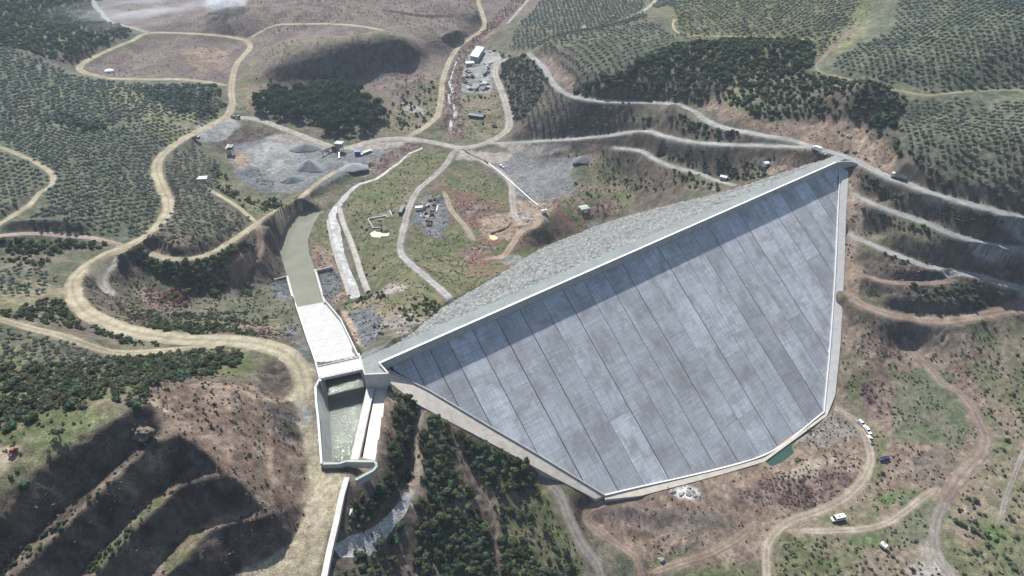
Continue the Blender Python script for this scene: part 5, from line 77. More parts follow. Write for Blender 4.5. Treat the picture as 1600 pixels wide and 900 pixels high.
OB = {'van':(134.1,158.31,3.35,-2.92),'car1':(165.71,209.03,3.82,-1.199),'car2':(166.66,204.65,3.9,-1.425),'car3':(165.76,199.7,3.66,-1.604),'bluecar':(166.54,188.05,4.05,-3.076),'tank':(146.77,145.5,4.07),'dump':(219.98,335.85,67.88,2.417),'boxtruck':(187.61,373.19,67.47,2.208),'crestcar':(190.66,370.26,66.71,2.251),'hut':(161.64,380.04,54.15),'kiosk':(139.4,387.73,40.18),'cratepile':(98.51,414.25,14.72),'truckA':(-247.86,560.94,11.74,-0.119),'truckB':(-258.55,500.16,18.54,0.087),'cabin':(-225.99,427.43,19.08),'tent':(-413.4,669.43,16.84),'redcar':(-126.97,107.95,107.6,-1.62),'crusher':(-143.14,504.66,6.27),'skip':(-127.47,497.85,6.01),'trailer':(-121.05,500.37,5.97,0.785),'hopper':(-232.46,495.66,8.19),'pile1':(-172.99,508.91,6.61),'pile2':(-160.67,474.0,6.23),'pile3':(-168.1,450.58,6.5),'pile4':(-126.86,475.36,5.55),'pile5':(30.09,487.1,8.85),'pile6':(56.42,471.74,13.98),'shed1':[(-45.2,714.98,12.72),(-36.62,710.05,13.61),(-30.81,742.62,13.84),(-39.82,751.82,13.16)],'shed2':(-45.37,704.69,12.6),'darkshed':(-32.3,573.88,8.28),'site_cont':(-66.53,408.26,5.57),'green_cont':(-78.58,405.65,5.51,1.446),'pole_pipe':[(-87.69,408.23,5.06),(-83.94,398.27,5.13)],'white_pipe':[(-53.81,414.37,5.23),(-53.8,404.31,5.24)],'scrap':[(-63.53,410.14,5.54),(-61.16,413.89,5.51),(-60.15,422.35,5.52),(-56.74,416.03,5.35),(-56.78,406.85,5.33),(-61.86,403.06,5.45),(-59.51,397.87,5.36),(-57.16,401.48,5.32),(-57.2,392.77,5.29),(-59.06,393.56,5.33),(-56.99,423.58,5.37),(-63.29,399.5,5.45),(-57.57,387.66,5.28)],'pipeline':[(-19.59,481.27,6.58),(-12.68,470.55,6.26),(-3.47,454.74,5.99),(5.78,437.79,5.66),(13.22,424.75,5.25),(20.78,411.78,5.13)],'ditch':[(-40.69,506.77,7.02),(-35.95,498.25,6.97),(-28.78,491.34,6.82),(-21.76,484.6,6.66),(-19.04,480.17,6.56)],'bigtank':(22.85,405.19,4.72),'greenhut':(52.55,417.72,0.65),'whitecar_valley':(-8.18,475.61,5.99,-0.76),'hut2':(53.85,415.79,-0.39),'trench':[(-14.3,376.04,5.78),(-10.88,378.22,5.95),(-6.54,379.78,6.0),(-3.52,384.11,5.9),(-1.33,389.76,5.55)],'boulder':(-104.9,124.07,96.92),'driftwood':(141.82,206.8,1.63),'whiterocks':(71.52,166.62,9.49),'basin':[(-101.67,398.0,3.72),(-89.29,400.56,4.82),(-87.5,397.8,4.89),(-85.43,390.03,4.87),(-90.16,385.8,4.35),(-95.98,385.84,3.8)],'slab1':(-50.95,124.17,62.22),'slab2':(-50.56,122.26,61.62),'smoke':(-358.35,862.19,31.55),'whitebale':(57.57,138.13,6.89),'dustpool':(-95.93,590.2,9.17),'yard':[(-40.99,670.17,11.3),(-27.71,670.05,13.33),(-47.15,686.45,11.81),(-44.32,683.94,11.98),(-48.46,673.33,10.88),(-49.99,665.2,10.36),(-48.26,658.06,10.2),(-44.87,655.75,10.36),(-42.62,649.93,10.44),(-43.44,641.17,10.32),(-40.69,637.32,10.41),(-33.27,642.81,11.03),(-32.5,656.22,11.51),(-30.87,647.33,11.37),(-27.71,649.52,11.9),(-24.39,646.5,12.31),(-22.85,637.09,11.79),(-25.39,636.63,11.31),(-28.74,702.27,14.75),(-25.7,692.47,15.22),(-23.8,697.44,15.63),(-24.11,684.11,15.28),(-21.83,700.52,15.99),(-24.56,675.99,14.64),(-24.38,743.69,14.22),(-20.14,746.71,14.71),(-40.37,700.97,13.13),(-34.93,636.6,10.67),(-29.19,636.04,10.88),(-46.35,671.3,10.91)],'stones_wall':[(-353.31,607.2,24.39),(-347.05,606.44,24.05),(-340.65,605.43,23.8),(-333.01,601.8,23.88),(-328.96,605.76,23.07),(-323.33,612.97,21.71),(-316.65,611.49,21.62),(-312.44,615.56,20.79)],'oldtrees':[(-118.68,114.1,106.24),(-121.06,111.34,106.48),(-115.85,114.16,105.4),(-118.77,109.97,105.35),(-116.34,119.39,105.99),(-116.68,124.82,105.62),(-123.0,106.69,106.4),(-124.17,108.25,106.97),(-114.14,116.82,105.09),(-123.45,112.25,107.17)],'hillrocks':[(205.99,383.42,73.91),(208.89,379.98,74.15),(204.76,386.81,74.57),(207.72,366.39,69.79),(204.08,369.17,68.92),(211.09,358.58,69.31),(142.68,385.45,41.83),(127.33,402.35,36.48)]}
CYP = [(-198.97,651.99),(-179.24,655.66),(-139.75,567.96),(-144.25,600.27),(-152.84,594.17),(-163.37,616.57),(-146.85,581.15),(-179.24,626.65)]
# ---------------------------------------------------------------- ground shape
GX0, GX1, GY0, GY1, GH = -780.0, 780.0, 40.0, 1300.0, 1.25
NX = int((GX1-GX0)/GH)+1; NY = int((GY1-GY0)/GH)+1

def hash2(ix, iy, seed):
    h = (ix.astype(np.int64)*374761393 + iy.astype(np.int64)*668265263 + seed*974634777) & 0xffffffff
    h = ((h ^ (h >> 13))*1274126177) & 0xffffffff
    h = (h ^ (h >> 16)) & 0xffffffff
    return h.astype(np.float64)/4294967295.0

def vnoise(x, y, scale, seed=0):
    x = np.asarray(x)/scale; y = np.asarray(y)/scale
    ix = np.floor(x); iy = np.floor(y); fx = x-ix; fy = y-iy
    ix = ix.astype(np.int64); iy = iy.astype(np.int64)
    ux = fx*fx*(3-2*fx); uy = fy*fy*(3-2*fy)
    a = hash2(ix, iy, seed); b = hash2(ix+1, iy, seed); c = hash2(ix, iy+1, seed); d = hash2(ix+1, iy+1, seed)
    return (a*(1-ux)+b*ux)*(1-uy)+(c*(1-ux)+d*ux)*uy

def fbm(x, y, scale, octaves=4, seed=0):
    s = 0.0; amp = 0.5; tot = 0.0
    for o in range(octaves):
        s = s + amp*vnoise(x+17.3*o, y-9.1*o, scale/(2**o), seed+o*31); tot += amp; amp *= 0.55
    return s/tot

def smooth_line(pts, step=2.0):
    """Catmull-Rom through the points, resampled about every `step` metres"""
    P = np.array(pts, float)
    if len(P) < 3:
        n = max(2, int(np.linalg.norm(P[1]-P[0])/step)+1)
        t = np.linspace(0, 1, n)[:, None]
        return P[0]*(1-t)+P[1]*t
    Q = np.vstack([2*P[0]-P[1], P, 2*P[-1]-P[-2]])
    out = []
    for i in range(1, len(Q)-2):
        p0, p1, p2, p3 = Q[i-1], Q[i], Q[i+1], Q[i+2]
        n = max(1, int(np.linalg.norm((p2-p1)[:2])/step))
        t = (np.arange(n)/n)[:, None]
        # centripetal-like damping keeps long/short neighbour spans from overshooting
        m1 = 0.5*(p2-p0); m2 = 0.5*(p3-p1); L = np.linalg.norm(p2-p1)
        for m in (m1, m2):
            k = np.linalg.norm(m)
            if k > L: m *= L/k
        h00 = 2*t**3-3*t**2+1; h10 = t**3-2*t**2+t; h01 = -2*t**3+3*t**2; h11 = t**3-t**2
        out.append(h00*p1+h10*m1+h01*p2+h11*m2)
    out.append(P[-1:])
    return np.vstack(out)

def side_offset(C, off):
    T = np.gradient(C[:, :2], axis=0); T /= np.linalg.norm(T, axis=1)[:, None]+1e-9
    N = np.stack([-T[:, 1], T[:, 0]], 1)
    out = C.copy(); out[:, :2] += N*off
    return out

def seg_raster(C, hw, acc, cnt, X0, Y0, H, nx, ny):
    """write the height of a road's middle line into every node it covers"""
    best = {}
    for a, b in zip(C[:-1], C[1:]):
        x0 = min(a[0], b[0])-hw; x1 = max(a[0], b[0])+hw; y0 = min(a[1], b[1])-hw; y1 = max(a[1], b[1])+hw
        i0 = max(0, int((x0-X0)/H)); i1 = min(nx-1, int((x1-X0)/H)+1); j0 = max(0, int((y0-Y0)/H)); j1 = min(ny-1, int((y1-Y0)/H)+1)
        if i1 < i0 or j1 < j0: continue
        gx, gy = np.meshgrid(X0+H*np.arange(i0, i1+1), Y0+H*np.arange(j0, j1+1))
        d = (b-a)[:2]; L2 = d@d+1e-9
        t = np.clip(((gx-a[0])*d[0]+(gy-a[1])*d[1])/L2, 0, 1)
        dist = np.hypot(gx-a[0]-t*d[0], gy-a[1]-t*d[1])
        m = dist <= hw
        z = a[2]+t*(b[2]-a[2])
        w = np.where(m, 1.0/(0.3+dist), 0)
        acc[j0:j1+1, i0:i1+1] += w*z; cnt[j0:j1+1, i0:i1+1] += w

def line_raster(C, acc, cnt, X0, Y0, H, nx, ny):
    P = []
    for a, b in zip(C[:-1], C[1:]):
        n = max(1, int(np.linalg.norm((b-a)[:2])/(H*0.5)))
        t = (np.arange(n)/n)[:, None]; P.append(a*(1-t)+b*t)
    P.append(C[-1:]); P = np.vstack(P)
    i = np.round((P[:, 0]-X0)/H).astype(int); j = np.round((P[:, 1]-Y0)/H).astype(int)
    ok = (i >= 0) & (i < nx) & (j >= 0) & (j < ny)
    np.add.at(acc, (j[ok], i[ok]), P[ok, 2]); np.add.at(cnt, (j[ok], i[ok]), 1.0)

def tps(D, lam):
    P = D[:, :2]/100.0; n = len(P)
    def ker(a, b):
        r2 = ((a[:, None, :]-b[None, :, :])**2).sum(-1)
        return 0.5*r2*np.log(r2+1e-9)
    A = np.zeros((n+3, n+3)); A[:n, :n] = ker(P, P)+lam*np.eye(n)
    A[:n, n] = 1; A[:n, n+1:] = P; A[n, :n] = 1; A[n+1:, :n] = P.T
    w = np.linalg.solve(A, np.concatenate([D[:, 2], np.zeros(3)]))
    def f(x, y):
        q = np.stack([x.ravel(), y.ravel()], 1)/100.0; out = np.empty(len(q))
        for s in range(0, len(q), 4000):
            c = q[s:s+4000]; out[s:s+4000] = ker(c, P)@w[:n]+w[n]+c@w[n+1:]
        return out.reshape(x.shape)
    return f

def up2(A, ny, nx):
    B = np.zeros((A.shape[0]*2-1, A.shape[1]*2-1))
    B[::2, ::2] = A; B[1::2, ::2] = 0.5*(A[:-1]+A[1:]); B[:, 1::2] = 0.5*(B[:, :-2:2]+B[:, 2::2])
    return B[:ny, :nx]

def solve_ground(points, lines, roads, banks):
    road_c = {n: smooth_line(p) for n, (w, k, p) in roads.items()}
    allL = [smooth_line(l, 2.0) if len(l) > 2 else np.array(l, float) for l in lines]
    bank_l = []
    for (n, sd, i0, i1, h, run, gap) in banks:
        w = roads[n][0]; P = np.array(roads[n][2], float)
        seg = smooth_line(P)
        a = np.argmin(np.hypot(*(seg[:, :2]-P[i0, :2]).T)); b = np.argmin(np.hypot(*(seg[:, :2]-P[min(i1, len(P)-1), :2]).T))
        s = seg[a:b+1]; t = np.linspace(0, 1, len(s))
        env = np.clip(np.minimum(t, 1-t)*6, 0.15, 1)
        e = side_offset(s, sd*(w/2+gap+run)); e[:, 2] += h*env
        bank_l.append(e)
    # broad shape
    D = [np.array(points, float)] + [l[::4] for l in allL] + [c[::5] for c in road_c.values()] + [b[::5] for b in bank_l]
    D = np.vstack(D)
    key = np.round(D[:, :2]/11.0).astype(int); _, inv = np.unique(key, axis=0, return_inverse=True); inv = inv.ravel()
    n = inv.max()+1; c = np.bincount(inv, minlength=n)
    D = np.stack([np.bincount(inv, D[:, k], n)/c for k in range(3)], 1)
    f = tps(D, 0.012)
    lev = []
    h = GH*4; xs = GX0+h*np.arange(int(np.ceil((GX1-GX0)/h))+1); ys = GY0+h*np.arange(int(np.ceil((GY1-GY0)/h))+1)
    bx, by = np.meshgrid(xs, ys); base8 = f(bx, by)
    ny4 = base8.shape[0]*2-1; nx4 = base8.shape[1]*2-1
    base4 = up2(base8, ny4, nx4); base2 = up2(base4, NY, NX)
    for A in (base2,):
        for _ in range(6):
            A[1:-1, 1:-1] = 0.5*A[1:-1, 1:-1]+0.125*(A[:-2, 1:-1]+A[2:, 1:-1]+A[1:-1, :-2]+A[1:-1, 2:])
    R = None
    for H, base, it in ((GH*4, base8, 80), (GH*2, base4, 80), (GH, base2, 110)):
        ny, nx = base.shape
        acc = np.zeros((ny, nx)); cnt = np.zeros((ny, nx))
        for nme, C in road_c.items():
            seg_raster(C, max(roads[nme][0]/2+0.6, H*0.6), acc, cnt, GX0, GY0, H, nx, ny)
        racc = cnt > 0
        a2 = np.zeros_like(acc); c2 = np.zeros_like(cnt)
        for l in allL+bank_l: line_raster(l, a2, c2, GX0, GY0, H, nx, ny)
        m2 = (c2 > 0) & ~racc
        val = np.where(racc, acc/np.maximum(cnt, 1e-9), np.where(m2, a2/np.maximum(c2, 1e-9), 0))
        fix = racc | m2; res = val-base
        if R is None: R = np.zeros((ny, nx))
        else: R = up2(R, ny, nx)
        R = R.copy(); R[fix] = res[fix]
        k = (H/16.0)**2
        for _ in range(it):
            S = np.zeros_like(R)
            S[1:-1, 1:-1] = (R[:-2, 1:-1]+R[2:, 1:-1]+R[1:-1, :-2]+R[1:-1, 2:])/(4+k)
            R = np.where(fix, res, S)
    Z = base2+R
    for _ in range(2):
        S = Z.copy()
        S[1:-1, 1:-1] = 0.4*Z[1:-1, 1:-1]+0.15*(Z[:-2, 1:-1]+Z[2:, 1:-1]+Z[1:-1, :-2]+Z[1:-1, 2:])
        Z = S
    return Z, road_c

def sample_grid(A, x, y):
    fx = np.clip((np.asarray(x)-GX0)/GH, 0, NX-1.001); fy = np.clip((np.asarray(y)-GY0)/GH, 0, NY-1.001)
    i = fx.astype(int); j = fy.astype(int); u = fx-i; v = fy-j
    return (A[j, i]*(1-u)+A[j, i+1]*u)*(1-v)+(A[j+1, i]*(1-u)+A[j+1, i+1]*u)*v

def in_poly(x, y, poly):
    P = np.array(poly, float); r = np.zeros(np.shape(x), bool)
    xa, ya = P[:, 0], P[:, 1]; xb, yb = np.roll(xa, -1), np.roll(ya, -1)
    for a, b, c, d in zip(xa, ya, xb, yb):
        if b == d: continue
        m = (y >= min(b, d)) & (y < max(b, d))
        r ^= m & (x < a+(y-b)*(c-a)/(d-b))
    return r

def poly_dist(x, y, poly, closed=True):
    P = np.array(poly, float)[:, :2]; best = np.full(np.shape(x), 1e9)
    Q = np.roll(P, -1, axis=0) if closed else P[1:]
    for a, b in zip(P, Q):
        d = b-a; L2 = d@d+1e-12
        t = np.clip(((x-a[0])*d[0]+(y-a[1])*d[1])/L2, 0, 1)
        best = np.minimum(best, np.hypot(x-a[0]-t*d[0], y-a[1]-t*d[1]))
    return best

def lay_strips(x, y, z, strips):
    """lay ruled strips (cut faces and benches) between pairs of edge lines into the heights z"""
    hitm = np.zeros(len(x), bool)
    def rs(P, n=48):
        P = np.array(P, float); s = np.r_[0, np.cumsum(np.hypot(*np.diff(P[:, :2], axis=0).T))]; t = np.linspace(0, s[-1], n)
        return np.stack([np.interp(t, s, P[:, k]) for k in range(3)], 1)
    for A, B in strips:
        if len(A) == len(B) and len(A) > 20: A = np.array(A, float); B = np.array(B, float)
        elif len(A) == len(B):      # same corner count: corners answer corners
            A = np.vstack([np.linspace(p, q, 7)[:-1] for p, q in zip(np.array(A, float)[:-1], np.array(A, float)[1:])]+[np.array(A[-1:], float)])
            B = np.vstack([np.linspace(p, q, 7)[:-1] for p, q in zip(np.array(B, float)[:-1], np.array(B, float)[1:])]+[np.array(B[-1:], float)])
        else: A = rs(A); B = rs(B)
        box = np.vstack([A, B]); m = np.where((x >= box[:, 0].min()) & (x <= box[:, 0].max()) & (y >= box[:, 1].min()) & (y <= box[:, 1].max()))[0]
        if len(m) == 0: continue
        X = x[m]; Y = y[m]; out = z[m].copy(); got = np.zeros(len(m), bool)
        for i in range(len(A)-1):
            for a, b, c in ((A[i], B[i], B[i+1]), (A[i], B[i+1], A[i+1])):
                k = np.where((X >= min(a[0], b[0], c[0])-1e-6) & (X <= max(a[0], b[0], c[0])+1e-6) & (Y >= min(a[1], b[1], c[1])-1e-6) & (Y <= max(a[1], b[1], c[1])+1e-6))[0]
                if len(k) == 0: continue
                d = (b[1]-c[1])*(a[0]-c[0])+(c[0]-b[0])*(a[1]-c[1])
                if abs(d) < 1e-9: continue
                u = ((b[1]-c[1])*(X[k]-c[0])+(c[0]-b[0])*(Y[k]-c[1]))/d; v = ((c[1]-a[1])*(X[k]-c[0])+(a[0]-c[0])*(Y[k]-c[1]))/d
                ok = (u >= -1e-6) & (v >= -1e-6) & (u+v <= 1+1e-6); k = k[ok]; u = u[ok]; v = v[ok]
                out[k] = u*a[2]+v*b[2]+(1-u-v)*c[2]; got[k] = True
        z[m] = out; hitm[m] |= got
    return z, hitm

def bank_strips(roads, road_c, banks):
    out = []
    for (n, sd, i0, i1, h, run, gap) in banks:
        w = roads[n][0]; P = np.array(roads[n][2], float); seg = road_c[n]
        a = np.argmin(np.hypot(*(seg[:, :2]-P[i0, :2]).T)); b = np.argmin(np.hypot(*(seg[:, :2]-P[min(i1, len(P)-1), :2]).T))
        s = seg[a:b+1]; t = np.linspace(0, 1, len(s)); env = np.clip(np.minimum(t, 1-t)*6, 0.15, 1)
        wob = (fbm(s[:, 0], s[:, 1], 14, 3, 5)-0.5)
        lo = side_offset(s, sd*(w/2+gap*0.6)); up = side_offset(s, sd*(w/2+gap+run)); up[:, 2] += h*env
        k = (wob*2.0)[:, None]; up[:, :2] += (up[:, :2]-lo[:, :2])/np.maximum(run, 1)*k*0.5
        out.append((lo, up))
    return out


# ---------------------------------------------------------------- materials
def new_mat(name):
    m = bpy.data.materials.new(name); m.use_nodes = True
    nt = m.node_tree; b = nt.nodes["Principled BSDF"]
    b.inputs["Specular IOR Level"].default_value = 0.15; b.inputs["Roughness"].default_value = 0.9
    return m, nt, b
def node(nt, t, **kw):
    n = nt.nodes.new(t)
    for k, v in kw.items():
        if k in n.inputs: n.inputs[k].default_value = v
        else: setattr(n, k, v)
    return n
def link(nt, a, b): nt.links.new(a, b)
def noise(nt, vec, scale, detail=4, rough=0.6, dist=0.0):
    n = node(nt, "ShaderNodeTexNoise"); n.inputs["Scale"].default_value = scale; n.inputs["Detail"].default_value = detail
    n.inputs["Roughness"].default_value = rough; n.inputs["Distortion"].default_value = dist
    link(nt, vec, n.inputs["Vector"]); return n.outputs["Fac"]
def maprange(nt, v, a, b, c, d):
    n = node(nt, "ShaderNodeMapRange"); n.clamp = True
    for k, x in zip(("From Min", "From Max", "To Min", "To Max"), (a, b, c, d)): n.inputs[k].default_value = x
    link(nt, v, n.inputs["Value"]); return n.outputs[0]
def mul_color(nt, col, fac):
    n = node(nt, "ShaderNodeVectorMath", operation='SCALE'); link(nt, col, n.inputs[0]); link(nt, fac, n.inputs["Scale"]); return n.outputs[0]
def mix_color(nt, fac, a, b):
    n = node(nt, "ShaderNodeMix", data_type='RGBA')
    for sock, v in ((0, fac), (6, a), (7, b)):
        if hasattr(v, "node"): link(nt, v, n.inputs[sock])
        else: n.inputs[sock].default_value = v if not isinstance(v, tuple) else (*v, 1)
    return n.outputs[2]
def math_n(nt, op, a, b=None):
    n = node(nt, "ShaderNodeMath", operation=op)
    for i, v in enumerate((a, b)):
        if v is None: continue
        if hasattr(v, "node"): link(nt, v, n.inputs[i])
        else: n.inputs[i].default_value = v
    return n.outputs[0]
def bump(nt, b, h, strength=0.5, dist=0.3):
    n = node(nt, "ShaderNodeBump"); n.inputs["Strength"].default_value = strength; n.inputs["Distance"].default_value = dist
    link(nt, h, n.inputs["Height"]); link(nt, n.outputs[0], b.inputs["Normal"])
def obj_vec(nt): return node(nt, "ShaderNodeTexCoord").outputs["Object"]
def world_vec(nt): return node(nt, "ShaderNodeNewGeometry").outputs["Position"]
def scaled(nt, v, s):
    n = node(nt, "ShaderNodeVectorMath", operation='MULTIPLY'); link(nt, v, n.inputs[0]); n.inputs[1].default_value = s; return n.outputs[0]

def flat_mat(name, col, rough=0.8, spec=0.2, var=0.25, scale=1.5, metal=0.0, bmp=0.0):
    m, nt, b = new_mat(name)
    v = obj_vec(nt); f = noise(nt, v, scale, 5, 0.65)
    k = maprange(nt, f, 0.25, 0.75, 1-var, 1+var)
    rgb = node(nt, "ShaderNodeRGB"); rgb.outputs[0].default_value = (*col, 1)
    link(nt, mul_color(nt, rgb.outputs[0], k), b.inputs["Base Color"])
    b.inputs["Roughness"].default_value = rough; b.inputs["Specular IOR Level"].default_value = spec; b.inputs["Metallic"].default_value = metal
    if bmp: bump(nt, b, f, bmp, 0.2)
    return m
def attr_mat(name, fine=0.35, scales=(1.1, 0.25), bmp=0.6, trans=0.0, objrand=0.0, rough=0.95):
    """base colour from the mesh's own colour attribute, broken up by fine noise"""
    m, nt, b = new_mat(name)
    at = node(nt, "ShaderNodeAttribute"); at.attribute_name = "Col"
    v = world_vec(nt)
    col = at.outputs["Color"]
    if fine:
        a = noise(nt, v, scales[0], 3, 0.7); c = noise(nt, v, scales[1], 4, 0.6)
        k1 = maprange(nt, a, 0.25, 0.75, 1-fine, 1+fine); k2 = maprange(nt, c, 0.3, 0.7, 1-fine*0.6, 1+fine*0.6)
        col = mul_color(nt, mul_color(nt, col, k1), k2)
        if bmp: bump(nt, b, a, bmp, 0.35)
    if objrand:
        oi = node(nt, "ShaderNodeObjectInfo")
        col = mul_color(nt, col, maprange(nt, oi.outputs["Random"], 0, 1, 1-objrand, 1+objrand))
    link(nt, col, b.inputs["Base Color"]); b.inputs["Roughness"].default_value = rough; b.inputs["Specular IOR Level"].default_value = 0.1
    if trans:
        t = node(nt, "ShaderNodeBsdfTranslucent"); link(nt, col, t.inputs[0])
        mx = node(nt, "ShaderNodeMixShader"); mx.inputs[0].default_value = trans
        link(nt, b.outputs[0], mx.inputs[1]); link(nt, t.outputs[0], mx.inputs[2])
        link(nt, mx.outputs[0], nt.nodes["Material Output"].inputs[0])
    return m

# ---------------------------------------------------------------- mesh helpers
def np_mesh(name, V, F, mat=None, col=None, smooth=False):
    V = np.asarray(V, np.float32); F = np.asarray(F, np.int32); k = F.shape[1]
    me = bpy.data.meshes.new(name)
    me.vertices.add(len(V)); me.vertices.foreach_set("co", V.ravel())
    me.loops.add(F.size); me.loops.foreach_set("vertex_index", F.ravel())
    me.polygons.add(len(F)); me.polygons.foreach_set("loop_start", np.arange(0, F.size, k, dtype=np.int32))
    me.polygons.foreach_set("loop_total", np.full(len(F), k, np.int32))
    if smooth: me.polygons.foreach_set("use_smooth", np.ones(len(F), bool))
    me.update(calc_edges=True)
    if col is not None:
        a = me.attributes.new("Col", 'FLOAT_COLOR', 'POINT')
        c = np.ones((len(V), 4), np.float32); c[:, :3] = col; a.data.foreach_set("color", c.ravel())
    if mat: me.materials.append(mat)
    return me
def put(name, me, parent=None, loc=None, **kw):
    o = bpy.data.objects.new(name, me); COL.objects.link(o)
    if parent: o.parent = parent
    if loc is not None: o.location = loc
    for k, v in kw.items(): o[k] = v
    return o
def thing(name, label, cat, loc=(0, 0, 0), rotz=0.0, group=None):
    o = bpy.data.objects.new(name, None); COL.objects.link(o); o.empty_display_size = 0.5
    o.location = loc; o.rotation_euler = (0, 0, rotz); o["label"] = label; o["category"] = cat
    if group: o["group"] = group
    return o
def tag(o, label, cat, group=None):
    o["label"] = label; o["category"] = cat
    if group: o["group"] = group
    return o
class MB:
    """collects simple solids into one mesh"""
    def __init__(s): s.v = []; s.f = []
    def add(s, V, F):
        n = len(s.v); s.v += [tuple(map(float, p)) for p in V]; s.f += [tuple(i+n for i in q) for q in F]; return s
    def box(s, c, size, rz=0.0, tilt=None, taper=1.0):
        x, y, z = (q/2 for q in size); P = []
        for sx, sy, sz in ((-1,-1,-1),(1,-1,-1),(1,1,-1),(-1,1,-1),(-1,-1,1),(1,-1,1),(1,1,1),(-1,1,1)):
            t = taper if sz > 0 else 1.0
            p = Vector((sx*x*t, sy*y*t, sz*z))
            if tilt: p = Matrix.Rotation(tilt[1], 3, tilt[0]) @ p
            p = Matrix.Rotation(rz, 3, 'Z') @ p; P.append(p+Vector(c))
        return s.add(P, [(0,3,2,1),(4,5,6,7),(0,1,5,4),(1,2,6,5),(2,3,7,6),(3,0,4,7)])
    def prism(s, poly, h0, h1):
        """vertical prism over a plan polygon [(x,y)]; h0/h1 numbers or per-corner lists"""
        n = len(poly); a = h0 if isinstance(h0, (list, tuple)) else [h0]*n; b = h1 if isinstance(h1, (list, tuple)) else [h1]*n
        V = [(p[0], p[1], a[i]) for i, p in enumerate(poly)]+[(p[0], p[1], b[i]) for i, p in enumerate(poly)]
        area = sum(poly[i][0]*poly[(i+1) % n][1]-poly[(i+1) % n][0]*poly[i][1] for i in range(n))
        F = [tuple(range(n-1, -1, -1)), tuple(range(n, 2*n))]+[(i, (i+1) % n, n+(i+1) % n, n+i) for i in range(n)]
        if area < 0: F = [tuple(reversed(q)) for q in F]
        return s.add(V, F)
    def side(s, prof, y0, y1):
        """profile [(x,z)] (counter-clockwise seen from -y) extruded along y"""
        n = len(prof)
        V = [(p[0], y0, p[1]) for p in prof]+[(p[0], y1, p[1]) for p in prof]
        F = [tuple(range(n)), tuple(range(2*n-1, n-1, -1))]+[((i+1) % n, i, n+i, n+(i+1) % n) for i in range(n)]
        return s.add(V, F)
    def tube(s, pts, r, k=6, r1=None):
        P = [Vector(p) for p in pts]; n = len(P); V = []; F = []
        for i, p in enumerate(P):
            t = (P[min(i+1, n-1)]-P[max(i-1, 0)]).normalized()
            a = t.orthogonal().normalized(); b = t.cross(a)
            rr = r if r1 is None else r+(r1-r)*i/(n-1)
            for j in range(k):
                an = 2*math.pi*j/k; V.append(p+a*rr*math.cos(an)+b*rr*math.sin(an))
        for i in range(n-1):
            for j in range(k): F.append((i*k+j, i*k+(j+1) % k, (i+1)*k+(j+1) % k, (i+1)*k+j))
        F.append(tuple(range(k-1, -1, -1))); F.append(tuple((n-1)*k+j for j in range(k)))
        return s.add(V, F)
    def ribbon_wall(s, line, thick, z0, dz_top=0.0):
        """wall along a 3-D top line; z0 = bottom height (number or list)"""
        P = [Vector(p) for p in line]; n = len(P); zb = z0 if isinstance(z0, (list, tuple)) else [z0]*n
        V = []
        for i, p in enumerate(P):
            t = (P[min(i+1, n-1)]-P[max(i-1, 0)]); t.z = 0; t.normalize(); nr = Vector((-t.y, t.x, 0))*(thick/2)
            V += [p+nr, p-nr, Vector((p.x-nr.x, p.y-nr.y, zb[i])), Vector((p.x+nr.x, p.y+nr.y, zb[i]))]
        F = []
        for i in range(n-1):
            a, b = 4*i, 4*i+4
            F += [(a, a+1, b+1, b), (a+1, a+2, b+2, b+1), (a+2, a+3, b+3, b+2), (a+3, a, b, b+3)]
        F += [(0, 3, 2, 1), (4*n-4, 4*n-3, 4*n-2, 4*n-1)]
        return s.add(V, F)
    def mesh(s, name, mat, bevel=0.0, smooth=False):
        me = bpy.data.meshes.new(name); me.from_pydata(s.v, [], s.f)
        bm = bmesh.new(); bm.from_mesh(me); bmesh.ops.recalc_face_normals(bm, faces=bm.faces)
        if bevel: bmesh.ops.bevel(bm, geom=list(bm.edges), offset=bevel, segments=1, affect='EDGES', profile=0.5)
        bm.to_mesh(me); bm.free()
        if smooth: me.polygons.foreach_set("use_smooth", [True]*len(me.polygons))
        if mat: me.materials.append(mat)
        return me
    def build(s, name, mat, parent=None, bevel=0.0, smooth=False, **kw):
        return put(name, s.mesh(name, mat, bevel, smooth), parent, **kw)

